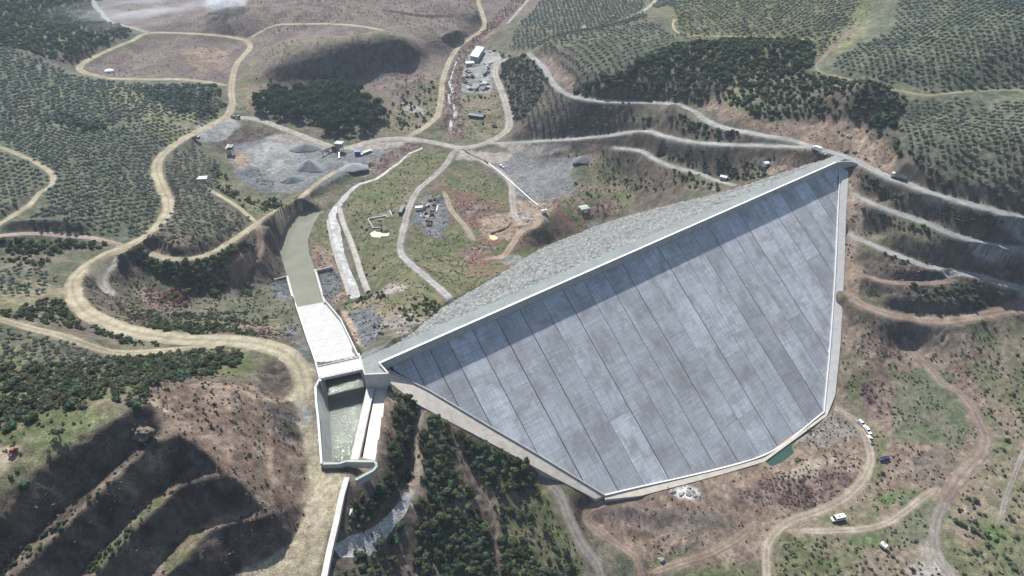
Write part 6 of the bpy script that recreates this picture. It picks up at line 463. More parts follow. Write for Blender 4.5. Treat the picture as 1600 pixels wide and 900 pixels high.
# ---------------------------------------------------------------- ground
Zg, ROADC = solve_ground(POINTS, LINES, ROADS, BANKS)
SWX, SWY = CREST_DIR[:2]; SDX, SDY = UPS_DIR[:2]          # along the crest / towards the reservoir
def dam_uv(x, y): return (x-DAM_A[0])*SWX+(y-DAM_A[1])*SWY, (x-DAM_A[0])*SDX+(y-DAM_A[1])*SDY
PL_U = np.array([p[0] for p in FACE_LOW]); PL_W = np.array([p[1] for p in FACE_LOW])   # plan offset of the toe of the face
def carve(x, y, z):
    u, w = dam_uv(x, y)
    zf = DAM_A[2]-np.maximum(w, 0)/1.4
    inside = (u > -2) & (u < 296.5) & (w > -0.5) & (w < np.interp(u, PL_U, PL_W)-0.3)
    z = np.where(inside, np.minimum(z, zf-1.6), z)
    zr = 68.2-np.maximum(-w-6.5, 0)/1.5
    lim = np.interp(u, TOE_U, TOE_W)
    ins = (w <= 0) & (w > -lim) & (u > -4) & (u < 303)
    z = np.where(ins, np.minimum(z, zr-1.2), z)
    for poly, zw, slp, zmin in CARVES:
        P = np.array(poly); m = (x > P[:, 0].min()) & (x < P[:, 0].max()) & (y > P[:, 1].min()) & (y < P[:, 1].max())
        idx = np.where(m)[0]
        k = in_poly(x[idx], y[idx], poly); idx = idx[k]
        if len(idx) == 0: continue
        dd = poly_dist(x[idx], y[idx], poly)
        z[idx] = np.minimum(z[idx], np.maximum(zw-0.12-slp*dd, zmin))
    # under the chute
    for quad, zz in CHUTE_CARVE:
        P = np.array(quad); idx = np.where((x > P[:, 0].min()) & (x < P[:, 0].max()) & (y > P[:, 1].min()) & (y < P[:, 1].max()))[0]
        idx = idx[in_poly(x[idx], y[idx], quad)]
        if len(idx) == 0: continue
        a = np.array(quad[0]); b = np.array(quad[3]); dv = b-a
        t = ((x[idx]-a[0])*dv[0]+(y[idx]-a[1])*dv[1])/(dv@dv)
        z[idx] = np.minimum(z[idx], zz[0]+(zz[1]-zz[0])*np.clip(t, 0, 1)-2.6)
    return z
NR, NCOL = 1050, 1150
tt = np.linspace(0, 1, NR); yy = 62+1210*(0.42*tt+0.58*tt**2.0)
hw = 225+0.5*yy
TX = (np.linspace(-1, 1, NCOL)[None, :]*hw[:, None]).ravel(); TY = np.repeat(yy, NCOL)
TZ = sample_grid(Zg, TX, TY)
STRIPS = STRIPS+bank_strips(ROADS, ROADC, BANKS)
TZ, IN_STRIP = lay_strips(TX, TY, TZ, STRIPS)
# colour regions
n1 = fbm(TX, TY, 9.0, 4, 5)-0.5; n2 = fbm(TX, TY, 9.0, 4, 77)-0.5
col = np.zeros((len(TX), 3)); rough_amp = np.full(len(TX), 0.55)
def pal_mix(name, x, y):
    A, B, sc = PAL[name]
    t = fbm(x, y, sc, 4, 11)*1.0; t = np.clip((t-0.33)/0.34, 0, 1); t = (t*t*(3-2*t))[:, None]
    c = np.array(A)*(1-t)+np.array(B)*t
    return c*(1+0.3*(fbm(x, y, 2.2, 2, 23)-0.5))[:, None]
col[:] = pal_mix('scrub', TX, TY)
AMP = {'darkshadedrock': 0.36, 'brownrock': 0.36, 'tan': 0.12, 'gravel': 0.25, 'greygravel': 0.35, 'dust': 0.2, 'meadow': 0.35, 'grey': 0.2, 'gravelwhite': 0.3, 'white': 0.6, 'darkgravel': 0.7, 'brown': 0.8, 'orange': 0.7, 'red': 0.8}
_gx, _gy = np.meshgrid(GX0+GH*np.arange(NX), GY0+GH*np.arange(NY)); Zg = lay_strips(_gx.ravel(), _gy.ravel(), Zg.ravel().copy(), STRIPS)[0].reshape(Zg.shape)
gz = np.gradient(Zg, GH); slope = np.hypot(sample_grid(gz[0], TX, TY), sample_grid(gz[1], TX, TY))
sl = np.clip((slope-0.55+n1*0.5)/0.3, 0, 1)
cut = pal_mix('shadedcut', TX, TY)  # soil tone for steep faces, darkened to carry their shade
def paint_zone(nm, warp, poly):
    P = np.array(poly); pad = warp+2
    m = np.where((TX > P[:, 0].min()-pad) & (TX < P[:, 0].max()+pad) & (TY > P[:, 1].min()-pad) & (TY < P[:, 1].max()+pad))[0]
    if len(m) == 0: return
    x = TX[m]+n1[m]*warp*4; y = TY[m]+n2[m]*warp*4
    k = in_poly(x, y, poly).astype(float)
    dd = poly_dist(x, y, poly); soft = max(0.6, warp*0.7)
    a = np.where(k > 0, np.clip(0.5+dd/soft*0.5, 0, 1), np.clip(0.5-dd/soft*0.5, 0, 1))[:, None]
    g = a[:, 0] > 0
    m = m[g]; a = a[g]
    if nm in ('darkshadedrock', 'brownrock', 'tan', 'orange', 'red', 'greygravel'): rockz[m] = np.maximum(rockz[m]*(1-a[:, 0]), a[:, 0])
    else: rockz[m] = rockz[m]*(1-a[:, 0])
    col[m] = col[m]*(1-a)+pal_mix(nm, TX[m], TY[m])*a
    rough_amp[m] = rough_amp[m]*(1-a[:, 0])+AMP.get(nm, 0.55)*a[:, 0]
rockz = np.zeros(len(TX))
late = []
for nm, warp, poly in ZONES:
    paint_zone(nm, warp, poly)
    if len(late) == 0 and nm == '': late.append(1)
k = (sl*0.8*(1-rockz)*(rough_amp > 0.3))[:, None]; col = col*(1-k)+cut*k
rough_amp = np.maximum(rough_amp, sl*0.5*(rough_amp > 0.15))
# roads: flatten the noise beside them and tint the shoulders
flat = np.ones(len(TX))
for nm, (w, kind, pts) in ROADS.items():
    C = ROADC[nm]
    m = np.where((TX > C[:, 0].min()-12) & (TX < C[:, 0].max()+12) & (TY > C[:, 1].min()-12) & (TY < C[:, 1].max()+12))[0]
    if len(m) == 0: continue
    dd = np.full(len(m), 1e9)
    for s in range(0, len(C)-1, 20):
        c = C[s:s+21]
        b = np.where((TX[m] > c[:, 0].min()-10) & (TX[m] < c[:, 0].max()+10) & (TY[m] > c[:, 1].min()-10) & (TY[m] < c[:, 1].max()+10))[0]
        if len(b): dd[b] = np.minimum(dd[b], poly_dist(TX[m][b], TY[m][b], c, closed=False))
    e = np.clip((dd-w/2-0.3)/3.0, 0, 1); flat[m] = np.minimum(flat[m], e)
    a = np.clip(1-(dd-w/2+0.5+n1[m]*2.0)/0.9, 0, 1)[:, None]*0.75
    col[m] = col[m]*(1-a)+pal_mix(kind, TX[m], TY[m])*a*0.96
for line, e0 in ((PLINTH_IN, 3.0), (PLINTH_OUT, 3.0), (KERB, 2.5), (CHUTE_L, 1.5), (CHUTE_R, 1.5), (LWALL_TOP, 2.0), (ENDWALL, 2.0), (ABUT, 5.0)):
    P = np.array(line); m = np.where((TX > P[:, 0].min()-10) & (TX < P[:, 0].max()+10) & (TY > P[:, 1].min()-10) & (TY < P[:, 1].max()+10))[0]
    flat[m] = np.minimum(flat[m], np.clip((poly_dist(TX[m], TY[m], P, closed=False)-e0)/5.0, 0.0, 1))
ridged = 1-np.abs(2*fbm(TX, TY, 7.0, 4, 3)-1)
nz = (fbm(TX, TY, 14.0, 3, 41)-0.5)*1.6+(fbm(TX, TY, 4.5, 3, 43)-0.5)*1.3+(ridged-0.7)*0.9*0.0+(vnoise(TX, TY, 1.4, 47)-0.5)*0.6+(vnoise(TX, TY, 2.3, 49)-0.5)*0.9*(sl > 0.2)
strata = (np.abs(2*vnoise(TX*0.9+TY*0.4, TY*0.35-TX*0.2, 1.3, 61)-1)-0.5)*0.9*(sl > 0.3)*1.1
nz = nz-(fbm(TX, TY, 14.0, 3, 41)-0.5)*1.4*np.clip((0.5-rough_amp)/0.1, 0, 1)
nz = (nz+strata)*rough_amp*flat
TZ = TZ+nz
TZ = carve(TX, TY, TZ)
Zfine = TZ.reshape(NR, NCOL)
def ground_z(x, y):
    """height of the finished ground mesh"""
    x = np.atleast_1d(np.asarray(x, float)); y = np.atleast_1d(np.asarray(y, float))
    j = np.clip(np.interp(y, yy, np.arange(NR)), 0, NR-1.001); j0 = j.astype(int); v = j-j0
    out = 0
    for jj, wt in ((j0, 1-v), (j0+1, v)):
        i = np.clip((x/hw[jj]+1)*0.5*(NCOL-1), 0, NCOL-1.001); i0 = i.astype(int); u = i-i0
        out = out+wt*(Zfine[jj, i0]*(1-u)+Zfine[jj, i0+1]*u)
    return out
ii = (np.arange(NR-1)[:, None]*NCOL+np.arange(NCOL-1)[None, :]).ravel()
GF = np.stack([ii, ii+1, ii+NCOL+1, ii+NCOL], 1)
col = col*(0.78+0.44*vnoise(TX, TY, 1.1, 91))[:, None]*(0.86+0.28*vnoise(TX, TY, 2.6, 92))[:, None]
M_ground = attr_mat("soil_and_grass", 0.5, (1.7, 0.4), 0.9)
put("ground", np_mesh("ground", np.stack([TX, TY, TZ], 1), GF, M_ground, col, smooth=True), kind="structure")

# dirt roads as sheets laid on the ground
def road_sheet(nm, w, kind):
    C = smooth_line(ROADC[nm], 1.0) if False else ROADC[nm]
    n = len(C); K = 11
    T = np.gradient(C[:, :2], axis=0); T /= np.linalg.norm(T, axis=1)[:, None]+1e-9; N = np.stack([-T[:, 1], T[:, 0]], 1)
    s = np.cumsum(np.r_[0, np.hypot(*np.diff(C[:, :2], axis=0).T)])
    h = len(nm)*13
    wl_ = w/2*(1+0.30*(fbm(s, s*0+h, 9, 3, 7)-0.5)*2); wr_ = w/2*(1+0.30*(fbm(s, s*0+h+50, 9, 3, 8)-0.5)*2)
    tp = np.clip(0.3+np.minimum(s, s[-1]-s)/9.0, 0, 1); wl_ = wl_*tp*(0.86+0.28*vnoise(s, s*0+h, 2.6, 17)); wr_ = wr_*tp*(0.86+0.28*vnoise(s, s*0+h+9, 2.6, 19))
    q = np.linspace(-1, 1, K)
    off = np.where(q[None, :] < 0, q[None, :]*wr_[:, None], q[None, :]*wl_[:, None])
    X = C[:, 0:1]+N[:, 0:1]*off; Y = C[:, 1:2]+N[:, 1:2]*off
    Z = ground_z(X.ravel(), Y.ravel()).reshape(X.shape)+0.10
    Z[:, 0] -= 0.12; Z[:, -1] -= 0.12
    V = np.stack([X.ravel(), Y.ravel(), Z.ravel()], 1)
    base = pal_mix(kind, V[:, 0], V[:, 1])
    streak = 0
    rut = np.exp(-((np.abs(off)-w*0.2)/(w*0.09+0.15))**2).ravel(); crown = np.exp(-(off/(w*0.07+0.12))**2).ravel()
    edge = np.clip((np.abs(q)-0.72)/0.28, 0, 1)[None, :].repeat(n, 0).ravel()
    base = base*(1+0.16*rut-0.17*crown-0.22*edge+0.16*(fbm(s, s*0+h, 6, 3, 5).repeat(K)-0.5))[:, None]
    i = (np.arange(n-1)[:, None]*K+np.arange(K-1)[None, :]).ravel()
    F = np.stack([i, i+1, i+K+1, i+K], 1)
    put("dirt_road", np_mesh("dirt_road", V, F, M_road, base, smooth=True), kind="structure")
M_road = attr_mat("packed_dirt", 0.3, (0.9, 0.22), 0.25)
for nm, (w, kind, pts) in ROADS.items():
    road_sheet(nm, w, kind)

# ---------------------------------------------------------------- concrete and water materials
def concrete(name, base, var=0.16, stain=0.3, rough=0.85, spec=0.2, stain_col=(0.20, 0.185, 0.165)):
    m, nt, b = new_mat(name); v = obj_vec(nt)
    f = noise(nt, v, 0.35, 6, 0.65); g = noise(nt, v, 3.0, 4, 0.7)
    st = noise(nt, scaled(nt, v, (0.9, 0.9, 0.12)), 1.2, 5, 0.7)
    rgb = node(nt, "ShaderNodeRGB"); rgb.outputs[0].default_value = (*base, 1)
    c = mul_color(nt, rgb.outputs[0], maprange(nt, f, 0.3, 0.7, 1-var, 1+var)); c = mul_color(nt, c, maprange(nt, g, 0.3, 0.7, 0.94, 1.06))
    c = mix_color(nt, maprange(nt, st, 0.52, 0.8, 0, stain), c, stain_col)
    link(nt, c, b.inputs["Base Color"]); b.inputs["Roughness"].default_value = rough; b.inputs["Specular IOR Level"].default_value = spec
    bump(nt, b, g, 0.15, 0.1)
    return m
M_conc = concrete("weathered_concrete", (0.46, 0.455, 0.43))
M_conc_pale = concrete("pale_concrete", (0.52, 0.505, 0.475), 0.12, 0.35)
M_conc_white = concrete("sunbleached_concrete", (0.52, 0.515, 0.50), 0.08, 0.2, 0.6, 0.3)
M_cap = concrete("pale_sunlit_cap", (0.74, 0.74, 0.72), 0.05, 0.05)  # sun on the parapet top is put into this colour; kerbs share it
M_plinth = concrete("dusty_plinth_concrete", (0.52, 0.47, 0.41), 0.2, 0.35, stain_col=(0.30, 0.22, 0.16))
M_joint = flat_mat("bitumen_joint", (0.025, 0.026, 0.03), 0.6, 0.3, 0.1)
M_dark_metal = flat_mat("dark_steel", (0.09, 0.095, 0.10), 0.5, 0.4, 0.2)
M_rail = flat_mat("galvanised_rail", (0.45, 0.47, 0.46), 0.45, 0.4, 0.1)
M_greenrail = flat_mat("green_painted_rail", (0.20, 0.27, 0.22), 0.5, 0.4, 0.1)
def chute_mat():
    m, nt, b = new_mat("chute_concrete"); v = obj_vec(nt)
    f = noise(nt, v, 0.3, 5, 0.6); st = noise(nt, scaled(nt, v, (0.7, 0.06, 0.06)), 1.0, 5, 0.7)
    sx = node(nt, "ShaderNodeSeparateXYZ"); link(nt, v, sx.inputs[0])
    fr = math_n(nt, 'FRACT', math_n(nt, 'MULTIPLY', sx.outputs[2], 0.19)); jn = maprange(nt, math_n(nt, 'ABSOLUTE', math_n(nt, 'SUBTRACT', fr, 0.5)), 0.0, 0.022, 0.62, 1.0)
    rgb = node(nt, "ShaderNodeRGB"); rgb.outputs[0].default_value = (0.41, 0.408, 0.40, 1)
    c = mul_color(nt, rgb.outputs[0], maprange(nt, f, 0.3, 0.7, 0.92, 1.06)); c = mul_color(nt, c, maprange(nt, st, 0.4, 0.75, 1.04, 0.84)); c = mul_color(nt, c, jn)
    link(nt, c, b.inputs["Base Color"]); b.inputs["Roughness"].default_value = 0.7
    return m
M_chute = chute_mat()
def slab_mat():
    m, nt, b = new_mat("slipformed_face_concrete"); v = obj_vec(nt)
    oi = node(nt, "ShaderNodeObjectInfo")
    off = node(nt, "ShaderNodeCombineXYZ"); link(nt, math_n(nt, 'MULTIPLY', oi.outputs["Random"], 57.0), off.inputs[2])
    vv = node(nt, "ShaderNodeVectorMath", operation='ADD'); link(nt, v, vv.inputs[0]); link(nt, off.outputs[0], vv.inputs[1]); vv = vv.outputs[0]
    sx = node(nt, "ShaderNodeSeparateXYZ"); link(nt, v, sx.inputs[0])
    across = noise(nt, scaled(nt, vv, (0.10, 1.6, 1.0)), 1.0, 4, 0.75)       # bands left by the slip form, level across a slab
    fine = noise(nt, scaled(nt, vv, (0.22, 5.5, 1.0)), 1.0, 3, 0.8)
    down = noise(nt, scaled(nt, vv, (2.2, 0.05, 1.0)), 1.0, 4, 0.75)         # run-off streaks down the slope
    patch = noise(nt, scaled(nt, vv, (0.05, 0.05, 1.0)), 1.0, 5, 0.6)
    lift = node(nt, "ShaderNodeTexWhiteNoise", noise_dimensions='2D')
    cmb = node(nt, "ShaderNodeCombineXYZ")
    link(nt, math_n(nt, 'FLOOR', math_n(nt, 'ADD', math_n(nt, 'MULTIPLY', sx.outputs[1], 0.085), math_n(nt, 'MULTIPLY', oi.outputs["Random"], 9.0))), cmb.inputs[0])
    link(nt, oi.outputs["Random"], cmb.inputs[1]); link(nt, cmb.outputs[0], lift.inputs["Vector"])
    rgb = node(nt, "ShaderNodeRGB"); rgb.outputs[0].default_value = (0.57, 0.58, 0.595, 1)
    c = rgb.outputs[0]
    for f, lo, hi, a, z in ((across, 0.3, 0.72, 1.18, 0.74), (fine, 0.3, 0.7, 1.10, 0.88), (down, 0.35, 0.75, 1.12, 0.68), (patch, 0.35, 0.68, 1.12, 0.84), (lift.outputs["Value"], 0, 1, 0.94, 1.05), (oi.outputs["Random"], 0, 1, 0.80, 1.16)):
        c = mul_color(nt, c, maprange(nt, f, lo, hi, a, z))
    c = mix_color(nt, maprange(nt, noise(nt, scaled(nt, vv, (0.13, 0.09, 1.0)), 1.0, 5, 0.7), 0.47, 0.70, 0.0, 0.75), c, (0.27, 0.245, 0.225))
    link(nt, c, b.inputs["Base Color"]); b.inputs["Roughness"].default_value = 0.55; b.inputs["Specular IOR Level"].default_value = 0.45
    bump(nt, b, fine, 0.12, 0.05)
    return m
M_slab = slab_mat()
def rock_mat(name, lo, hi, sc=0.9):
    m, nt, b = new_mat(name); v = obj_vec(nt)
    vo = node(nt, "ShaderNodeTexVoronoi"); vo.inputs["Scale"].default_value = sc; link(nt, v, vo.inputs["Vector"])
    s = node(nt, "ShaderNodeSeparateColor"); link(nt, vo.outputs["Color"], s.inputs[0])
    c = mix_color(nt, s.outputs[0], lo, hi)
    c = mul_color(nt, c, maprange(nt, vo.outputs["Distance"], 0.0, 0.75, 1.12, 0.6))
    c = mul_color(nt, c, maprange(nt, noise(nt, v, 0.06, 4, 0.6), 0.3, 0.7, 0.85, 1.15))
    link(nt, c, b.inputs["Base Color"]); bump(nt, b, vo.outputs["Distance"], 0.8, -0.5)
    return m
M_rock = rock_mat("grey_quarry_rock", (0.13, 0.135, 0.13), (0.34, 0.345, 0.33), 0.75)
M_crest = attr_mat("crest_gravel", 0.16, (2.5, 0.2), 0.4)
def water_mat(name, col, rough, scale, strength, refl=1.0):
    m, nt, b = new_mat(name); v = world_vec(nt)
    h = math_n(nt, 'ADD', noise(nt, v, scale, 2, 0.55), math_n(nt, 'MULTIPLY', noise(nt, v, scale*3.1, 3, 0.6), 0.6))
    rgb = node(nt, "ShaderNodeRGB"); rgb.outputs[0].default_value = (*col, 1)
    link(nt, mul_color(nt, rgb.outputs[0], maprange(nt, noise(nt, v, 0.08, 4, 0.6), 0.3, 0.7, 0.88, 1.12)), b.inputs["Base Color"])
    b.inputs["Roughness"].default_value = rough; b.inputs["Specular IOR Level"].default_value = 0.5; b.inputs["IOR"].default_value = 1.33
    bump(nt, b, h, strength, 1.0/scale*0.35)
    return m
M_water_in = water_mat("rippled_green_water", (0.115, 0.14, 0.105), 0.05, 0.95, 0.55)
M_water_pool = water_mat("silty_green_water", (0.19, 0.195, 0.145), 0.06, 0.7, 0.12)
M_water_pond = water_mat("dark_green_pond", (0.035, 0.075, 0.06), 0.1, 1.0, 0.12)
M_water_yellow = water_mat("ochre_mud_water", (0.55, 0.46, 0.25), 0.3, 1.0, 0.1)
M_water_milk = water_mat("milky_puddle", (0.45, 0.45, 0.34), 0.3, 1.0, 0.1)
M_stream = water_mat("broken_stream_water", (0.34, 0.35, 0.33), 0.3, 1.4, 0.9)

def water_sheet(nm, poly, z, mat):
    o = MB().add([(p[0], p[1], z) for p in poly], [tuple(range(len(poly)))] if sum(poly[i-1][0]*poly[i][1]-poly[i][0]*poly[i-1][1] for i in range(len(poly))) > 0 else [tuple(range(len(poly)))[::-1]])
    return o.build(nm, mat, kind="structure")
def grow(poly, e):
    P = np.array(poly); c = P.mean(0); d = P-c
    return [tuple(c+v*(1+e/np.linalg.norm(v))) for v in d]
water_sheet("intake_water", [p[:2] for p in INTAKE_WATER], 58.0, M_water_in)
# water carries on below the bridge towards the weir
dk = [Vector(p) for p in DECK]
water_sheet("intake_water", [(dk[3].x, dk[3].y), (dk[2].x, dk[2].y), (dk[1].x, dk[1].y), (dk[0].x, dk[0].y)], 57.996, M_water_in)
water_sheet("pool_water", grow(POOL, 0.0), 1.0, M_water_pool)
water_sheet("pond_water", grow(POND, 0.5), 1.9, M_water_pond)
water_sheet("puddle_water", grow(YPOND, 0.5), YZ, M_water_yellow)
water_sheet("puddle_water", grow(GPOND, 0.5), GZ, M_water_milk)
def stream_sheet(line, w, mat, nm="stream_water", dz=0.12):
    C = smooth_line(line, 1.5); n = len(C); K = 6
    T = np.gradient(C[:, :2], axis=0); T /= np.linalg.norm(T, axis=1)[:, None]+1e-9; N = np.stack([-T[:, 1], T[:, 0]], 1)
    s = np.arange(n)*1.5
    ww = np.interp(np.linspace(0, 1, n), np.linspace(0, 1, len(w)), w)*(0.75+0.5*fbm(s, s*0+line[0][0], 7, 3, 9))
    q = np.linspace(-0.5, 0.5, K); wob = (fbm(s, s*0+9, 11, 3, 3)-0.5)*w[0]*0.5
    X = C[:, 0:1]+N[:, 0:1]*(q*ww[:, None]+wob[:, None]); Y = C[:, 1:2]+N[:, 1:2]*(q*ww[:, None]+wob[:, None])
    Z = ground_z(X.ravel(), Y.ravel())+dz
    V = np.stack([X.ravel(), Y.ravel(), Z], 1); i = (np.arange(n-1)[:, None]*K+np.arange(K-1)[None, :]).ravel()
    col = pal_mix('stream', V[:, 0], V[:, 1])
    put(nm, np_mesh(nm, V, np.stack([i, i+1, i+K+1, i+K], 1), mat, col, smooth=True), kind="structure")
M_streambed = attr_mat("pale_stream_gravel", 0.45, (1.6, 0.4), 0.9, rough=0.45)
stream_sheet(STREAM, [2, 2.2, 2.6, 3, 3.5, 5, 6, 7, 6, 5, 6, 7], M_streambed, "stream")
stream_sheet(STREAM2, [3, 4, 2.2, 3, 1.8, 1.5, 1.2], M_streambed, "stream")
stream_sheet(CHUTE_ROCK, [2.5, 3.5, 3.5, 4.0, 5.5, 6, 4], M_streambed, "stream")

# ---------------------------------------------------------------- the dam
dam = thing("concrete_faced_dam", "huge rockfill dam with a grey slabbed concrete face crossing the valley", "dam", DAM_A)
FX = Vector(CREST_DIR); FS = Vector((SDX*1.4, SDY*1.4, -1)).normalized(); FN = FS.cross(FX).normalized()
if FN.z < 0: FN = -FN
FY = FN.cross(FX)                      # up the slope
FACE_M = Matrix(((FX.x, FY.x, FN.x, 0), (FX.y, FY.y, FN.y, 0), (FX.z, FY.z, FN.z, 0), (0, 0, 0, 1)))
SLK = math.sqrt(1+1.4**2)/1.4          # plan offset -> distance down the slope
def low(u): return -float(np.interp(u, PL_U, PL_W))*SLK
def face_part(nm, poly, z0, z1, mat, bev=0.0):
    mb = MB(); mb.prism(poly, z0, z1); o = mb.build(nm, mat, dam, bev); o.matrix_local = FACE_M; return o
NW = 8.374
edges = [0, NW, 2*NW, 3*NW]+[3*NW+12*k for k in range(1, 21)]+[3*NW+240+NW*k for k in range(1, 5)]
rng = random.Random(4)
sub = {7: [-60], 9: [-72], 11: [-88, -41], 12: [-88], 13: [-62], 15: [-52], 17: [-62, -30], 20: [-40]}
bps = [float(u) for u in PL_U]
for k in range(len(edges)-1):
    u0, u1 = edges[k], edges[k+1]
    wide = k < 5 or k > 22
    g = 0.30 if wide else (0.24, 0.32, 0.16, 0.36, 0.2)[k % 5]
    a, b = u0+g*(0.5 if k != 5 else 1), u1-(0.30 if (k < 4 or k >= 22) else (0.24, 0.32, 0.16, 0.36, 0.2)[(k+1) % 5])*0.5
    us = sorted([a, b]+[q for q in bps if a < q < b])
    cuts = [0.0]+sub.get(k, [])
    cuts = [cuts[0]]+sorted(cuts[1:], reverse=True)
    for ci, top in enumerate(cuts):
        bot = cuts[ci+1]+0.05 if ci+1 < len(cuts) else None
        poly = [(a, top-(0.05 if ci else 0)), (b, top-(0.05 if ci else 0))]
        lo = [(u, max(low(u)+0.25, bot) if bot is not None else low(u)+0.25) for u in reversed(us)]
        poly = poly+[q for q in lo if q[1] < top-0.4]
        if len(poly) >= 3: face_part("face_slab", poly, -0.5, rng.uniform(-0.015, 0.015), M_slab)
# bituminous bedding that shows in the joints
pp = [(-1.2, 0.0), (296.3, 0.0)]+[(u, low(u)) for u in reversed(bps)]
face_part("joint_seal", pp[:1]+pp[1:2]+[q for q in pp[2:] if q[1] < -0.01], -0.55, -0.12, M_joint)
# perimeter joint kinks (short seals square to the plinth)
# plinth: sloping toe slab on the rock round the face
def strip(nm, inner, outer, mat, parent, dz, thick, inv):
    a = smooth_line(inner, 4.0) if False else np.array(inner, float); b = np.array(outer, float)
    def resample(P, n):
        s = np.r_[0, np.cumsum(np.linalg.norm(np.diff(P[:, :2], axis=0), axis=1))]; t = np.linspace(0, s[-1], n)
        return np.stack([np.interp(t, s, P[:, i]) for i in range(3)], 1)
    n = 120; a = resample(a, n); b = resample(b, n)
    V = []; F = []
    for i in range(n):
        for p, h in ((a[i], dz), (b[i], dz), (b[i], dz-thick), (a[i], dz-thick)): V.append((p[0], p[1], p[2]+h))
    for i in range(n-1):
        for j in range(4): F.append((4*i+j, 4*i+(j+1) % 4, 4*i+4+(j+1) % 4, 4*i+4+j))
    F += [(0, 1, 2, 3), (4*n-1, 4*n-2, 4*n-3, 4*n-4)]
    mb = MB(); mb.add(V, F); o = mb.build(nm, mat, parent); o.matrix_parent_inverse = inv; return o
INV = Matrix.Translation(Vector(DAM_A)).inverted()
pin = [p for p in PLINTH_IN]; 
kA = 4
# three runs of plinth: left abutment, valley bottom, right abutment
pa_i = [p for p in pin[:5]]; pa_o = PLINTH_OUT[:7]
pb_i = pin[4:7]; pb_o = [PLINTH_OUT[7]]+list(PLINTH_OUT[8:13])
pc_i = pin[6:]; pc_o = PLINTH_OUT[12:]
strip("plinth", pa_i, pa_o, M_plinth, dam, 0.2, 4.0, INV)
strip("plinth", pb_i, pb_o, concrete("sandy_plinth_concrete", (0.50, 0.455, 0.38), 0.12, 0.3, stain_col=(0.40, 0.33, 0.24)), dam, 0.2, 4.0, INV)
strip("plinth", pc_i, pc_o, M_conc_pale, dam, 0.35, 2.5, INV)
# low kerb along the face edge
def loc_line(P, off): return [tuple(p) for p in P]
for seg, mt in ((pa_i, M_conc), (pb_i, M_cap), (pc_i, M_cap)):
    mb = MB(); C = smooth_line(seg, 8.0)
    mb.ribbon_wall([(p[0], p[1], p[2]+0.75) for p in C], 0.5, [p[2]-1.0 for p in C])
    o = mb.build("plinth_kerb", mt, dam); o.matrix_parent_inverse = INV
# parapet wall with sunlight painted into its paler cap; crest road; rockfill shoulder
def cr(u, w, z): return (DAM_A[0]+SWX*u+SDX*w, DAM_A[1]+SWY*u+SDY*w, z)
mb = MB(); us = np.linspace(-4.8, 293.2, 60)
mb.ribbon_wall([cr(u, -0.35, 68.9) for u in us], 0.5, 64.0)
o = mb.build("parapet_wall", M_conc, dam); o.matrix_parent_inverse = INV
mb = MB(); mb.ribbon_wall([cr(u, -0.45, 69.06) for u in us], 0.95, 68.88); cap_o = mb.build("parapet_cap", M_cap, o)
mb = MB(); mb.ribbon_wall([cr(293.0, -0.35, 69.0), cr(297.5, 1.2, 69.0), cr(301.5, 4.2, 69.0), cr(303.0, 7.2, 68.6)], 0.6, 61.0)
o = mb.build("wing_wall", M_conc, dam); o.matrix_parent_inverse = INV
uu = np.linspace(-9, 303, 200); wr = np.linspace(-0.7, -7.0, 10)
UU, WW = np.meshgrid(uu, wr); X = DAM_A[0]+SWX*UU+SDX*WW; Y = DAM_A[1]+SWY*UU+SDY*WW
Z = 68.2+0.05*fbm(X, Y, 5, 2, 2)+0*X; V = np.stack([X.ravel(), Y.ravel(), Z.ravel()], 1)
n = 200; i = (np.arange(9)[:, None]*n+np.arange(n-1)[None, :]).ravel()
F = np.stack([i, i+n, i+n+1, i+1], 1)
ccol = np.array((0.25, 0.27, 0.26))*(0.85+0.3*fbm(V[:, 0], V[:, 1], 12, 4, 3))[:, None]
me = np_mesh("crest_road", V, F, M_crest, ccol, True); o = put("crest_road", me, dam); o.matrix_parent_inverse = INV
uu = np.arange(-8, 312, 0.62); wr = np.arange(-6.9, -118, -0.75)
UU, WW = np.meshgrid(uu, wr); UU = UU+(hash2(np.arange(UU.size).reshape(UU.shape), UU.astype(int), 5)-0.5)*0.5
X = DAM_A[0]+SWX*UU+SDX*WW; Y = DAM_A[1]+SWY*UU+SDY*WW
hgt = (vnoise(X, Y, 1.5, 2)-0.75)*1.1+(vnoise(X, Y, 0.8, 4)-0.5)*0.5
Z = 68.2-np.maximum(-WW-6.5, 0)/1.5+hgt*np.clip((-WW-7.2)/1.5, 0.1, 1)
Z = Z+np.minimum(0, np.minimum(UU+2, 302-UU))*1.2
V = np.stack([X.ravel(), Y.ravel(), Z.ravel()], 1); n = len(uu)
i = (np.arange(len(wr)-1)[:, None]*n+np.arange(n-1)[None, :]).ravel(); F = np.stack([i, i+n, i+n+1, i+1], 1)
o = put("rockfill_slope", np_mesh("rockfill_slope", V, F, M_rock), dam); o.matrix_parent_inverse = INV

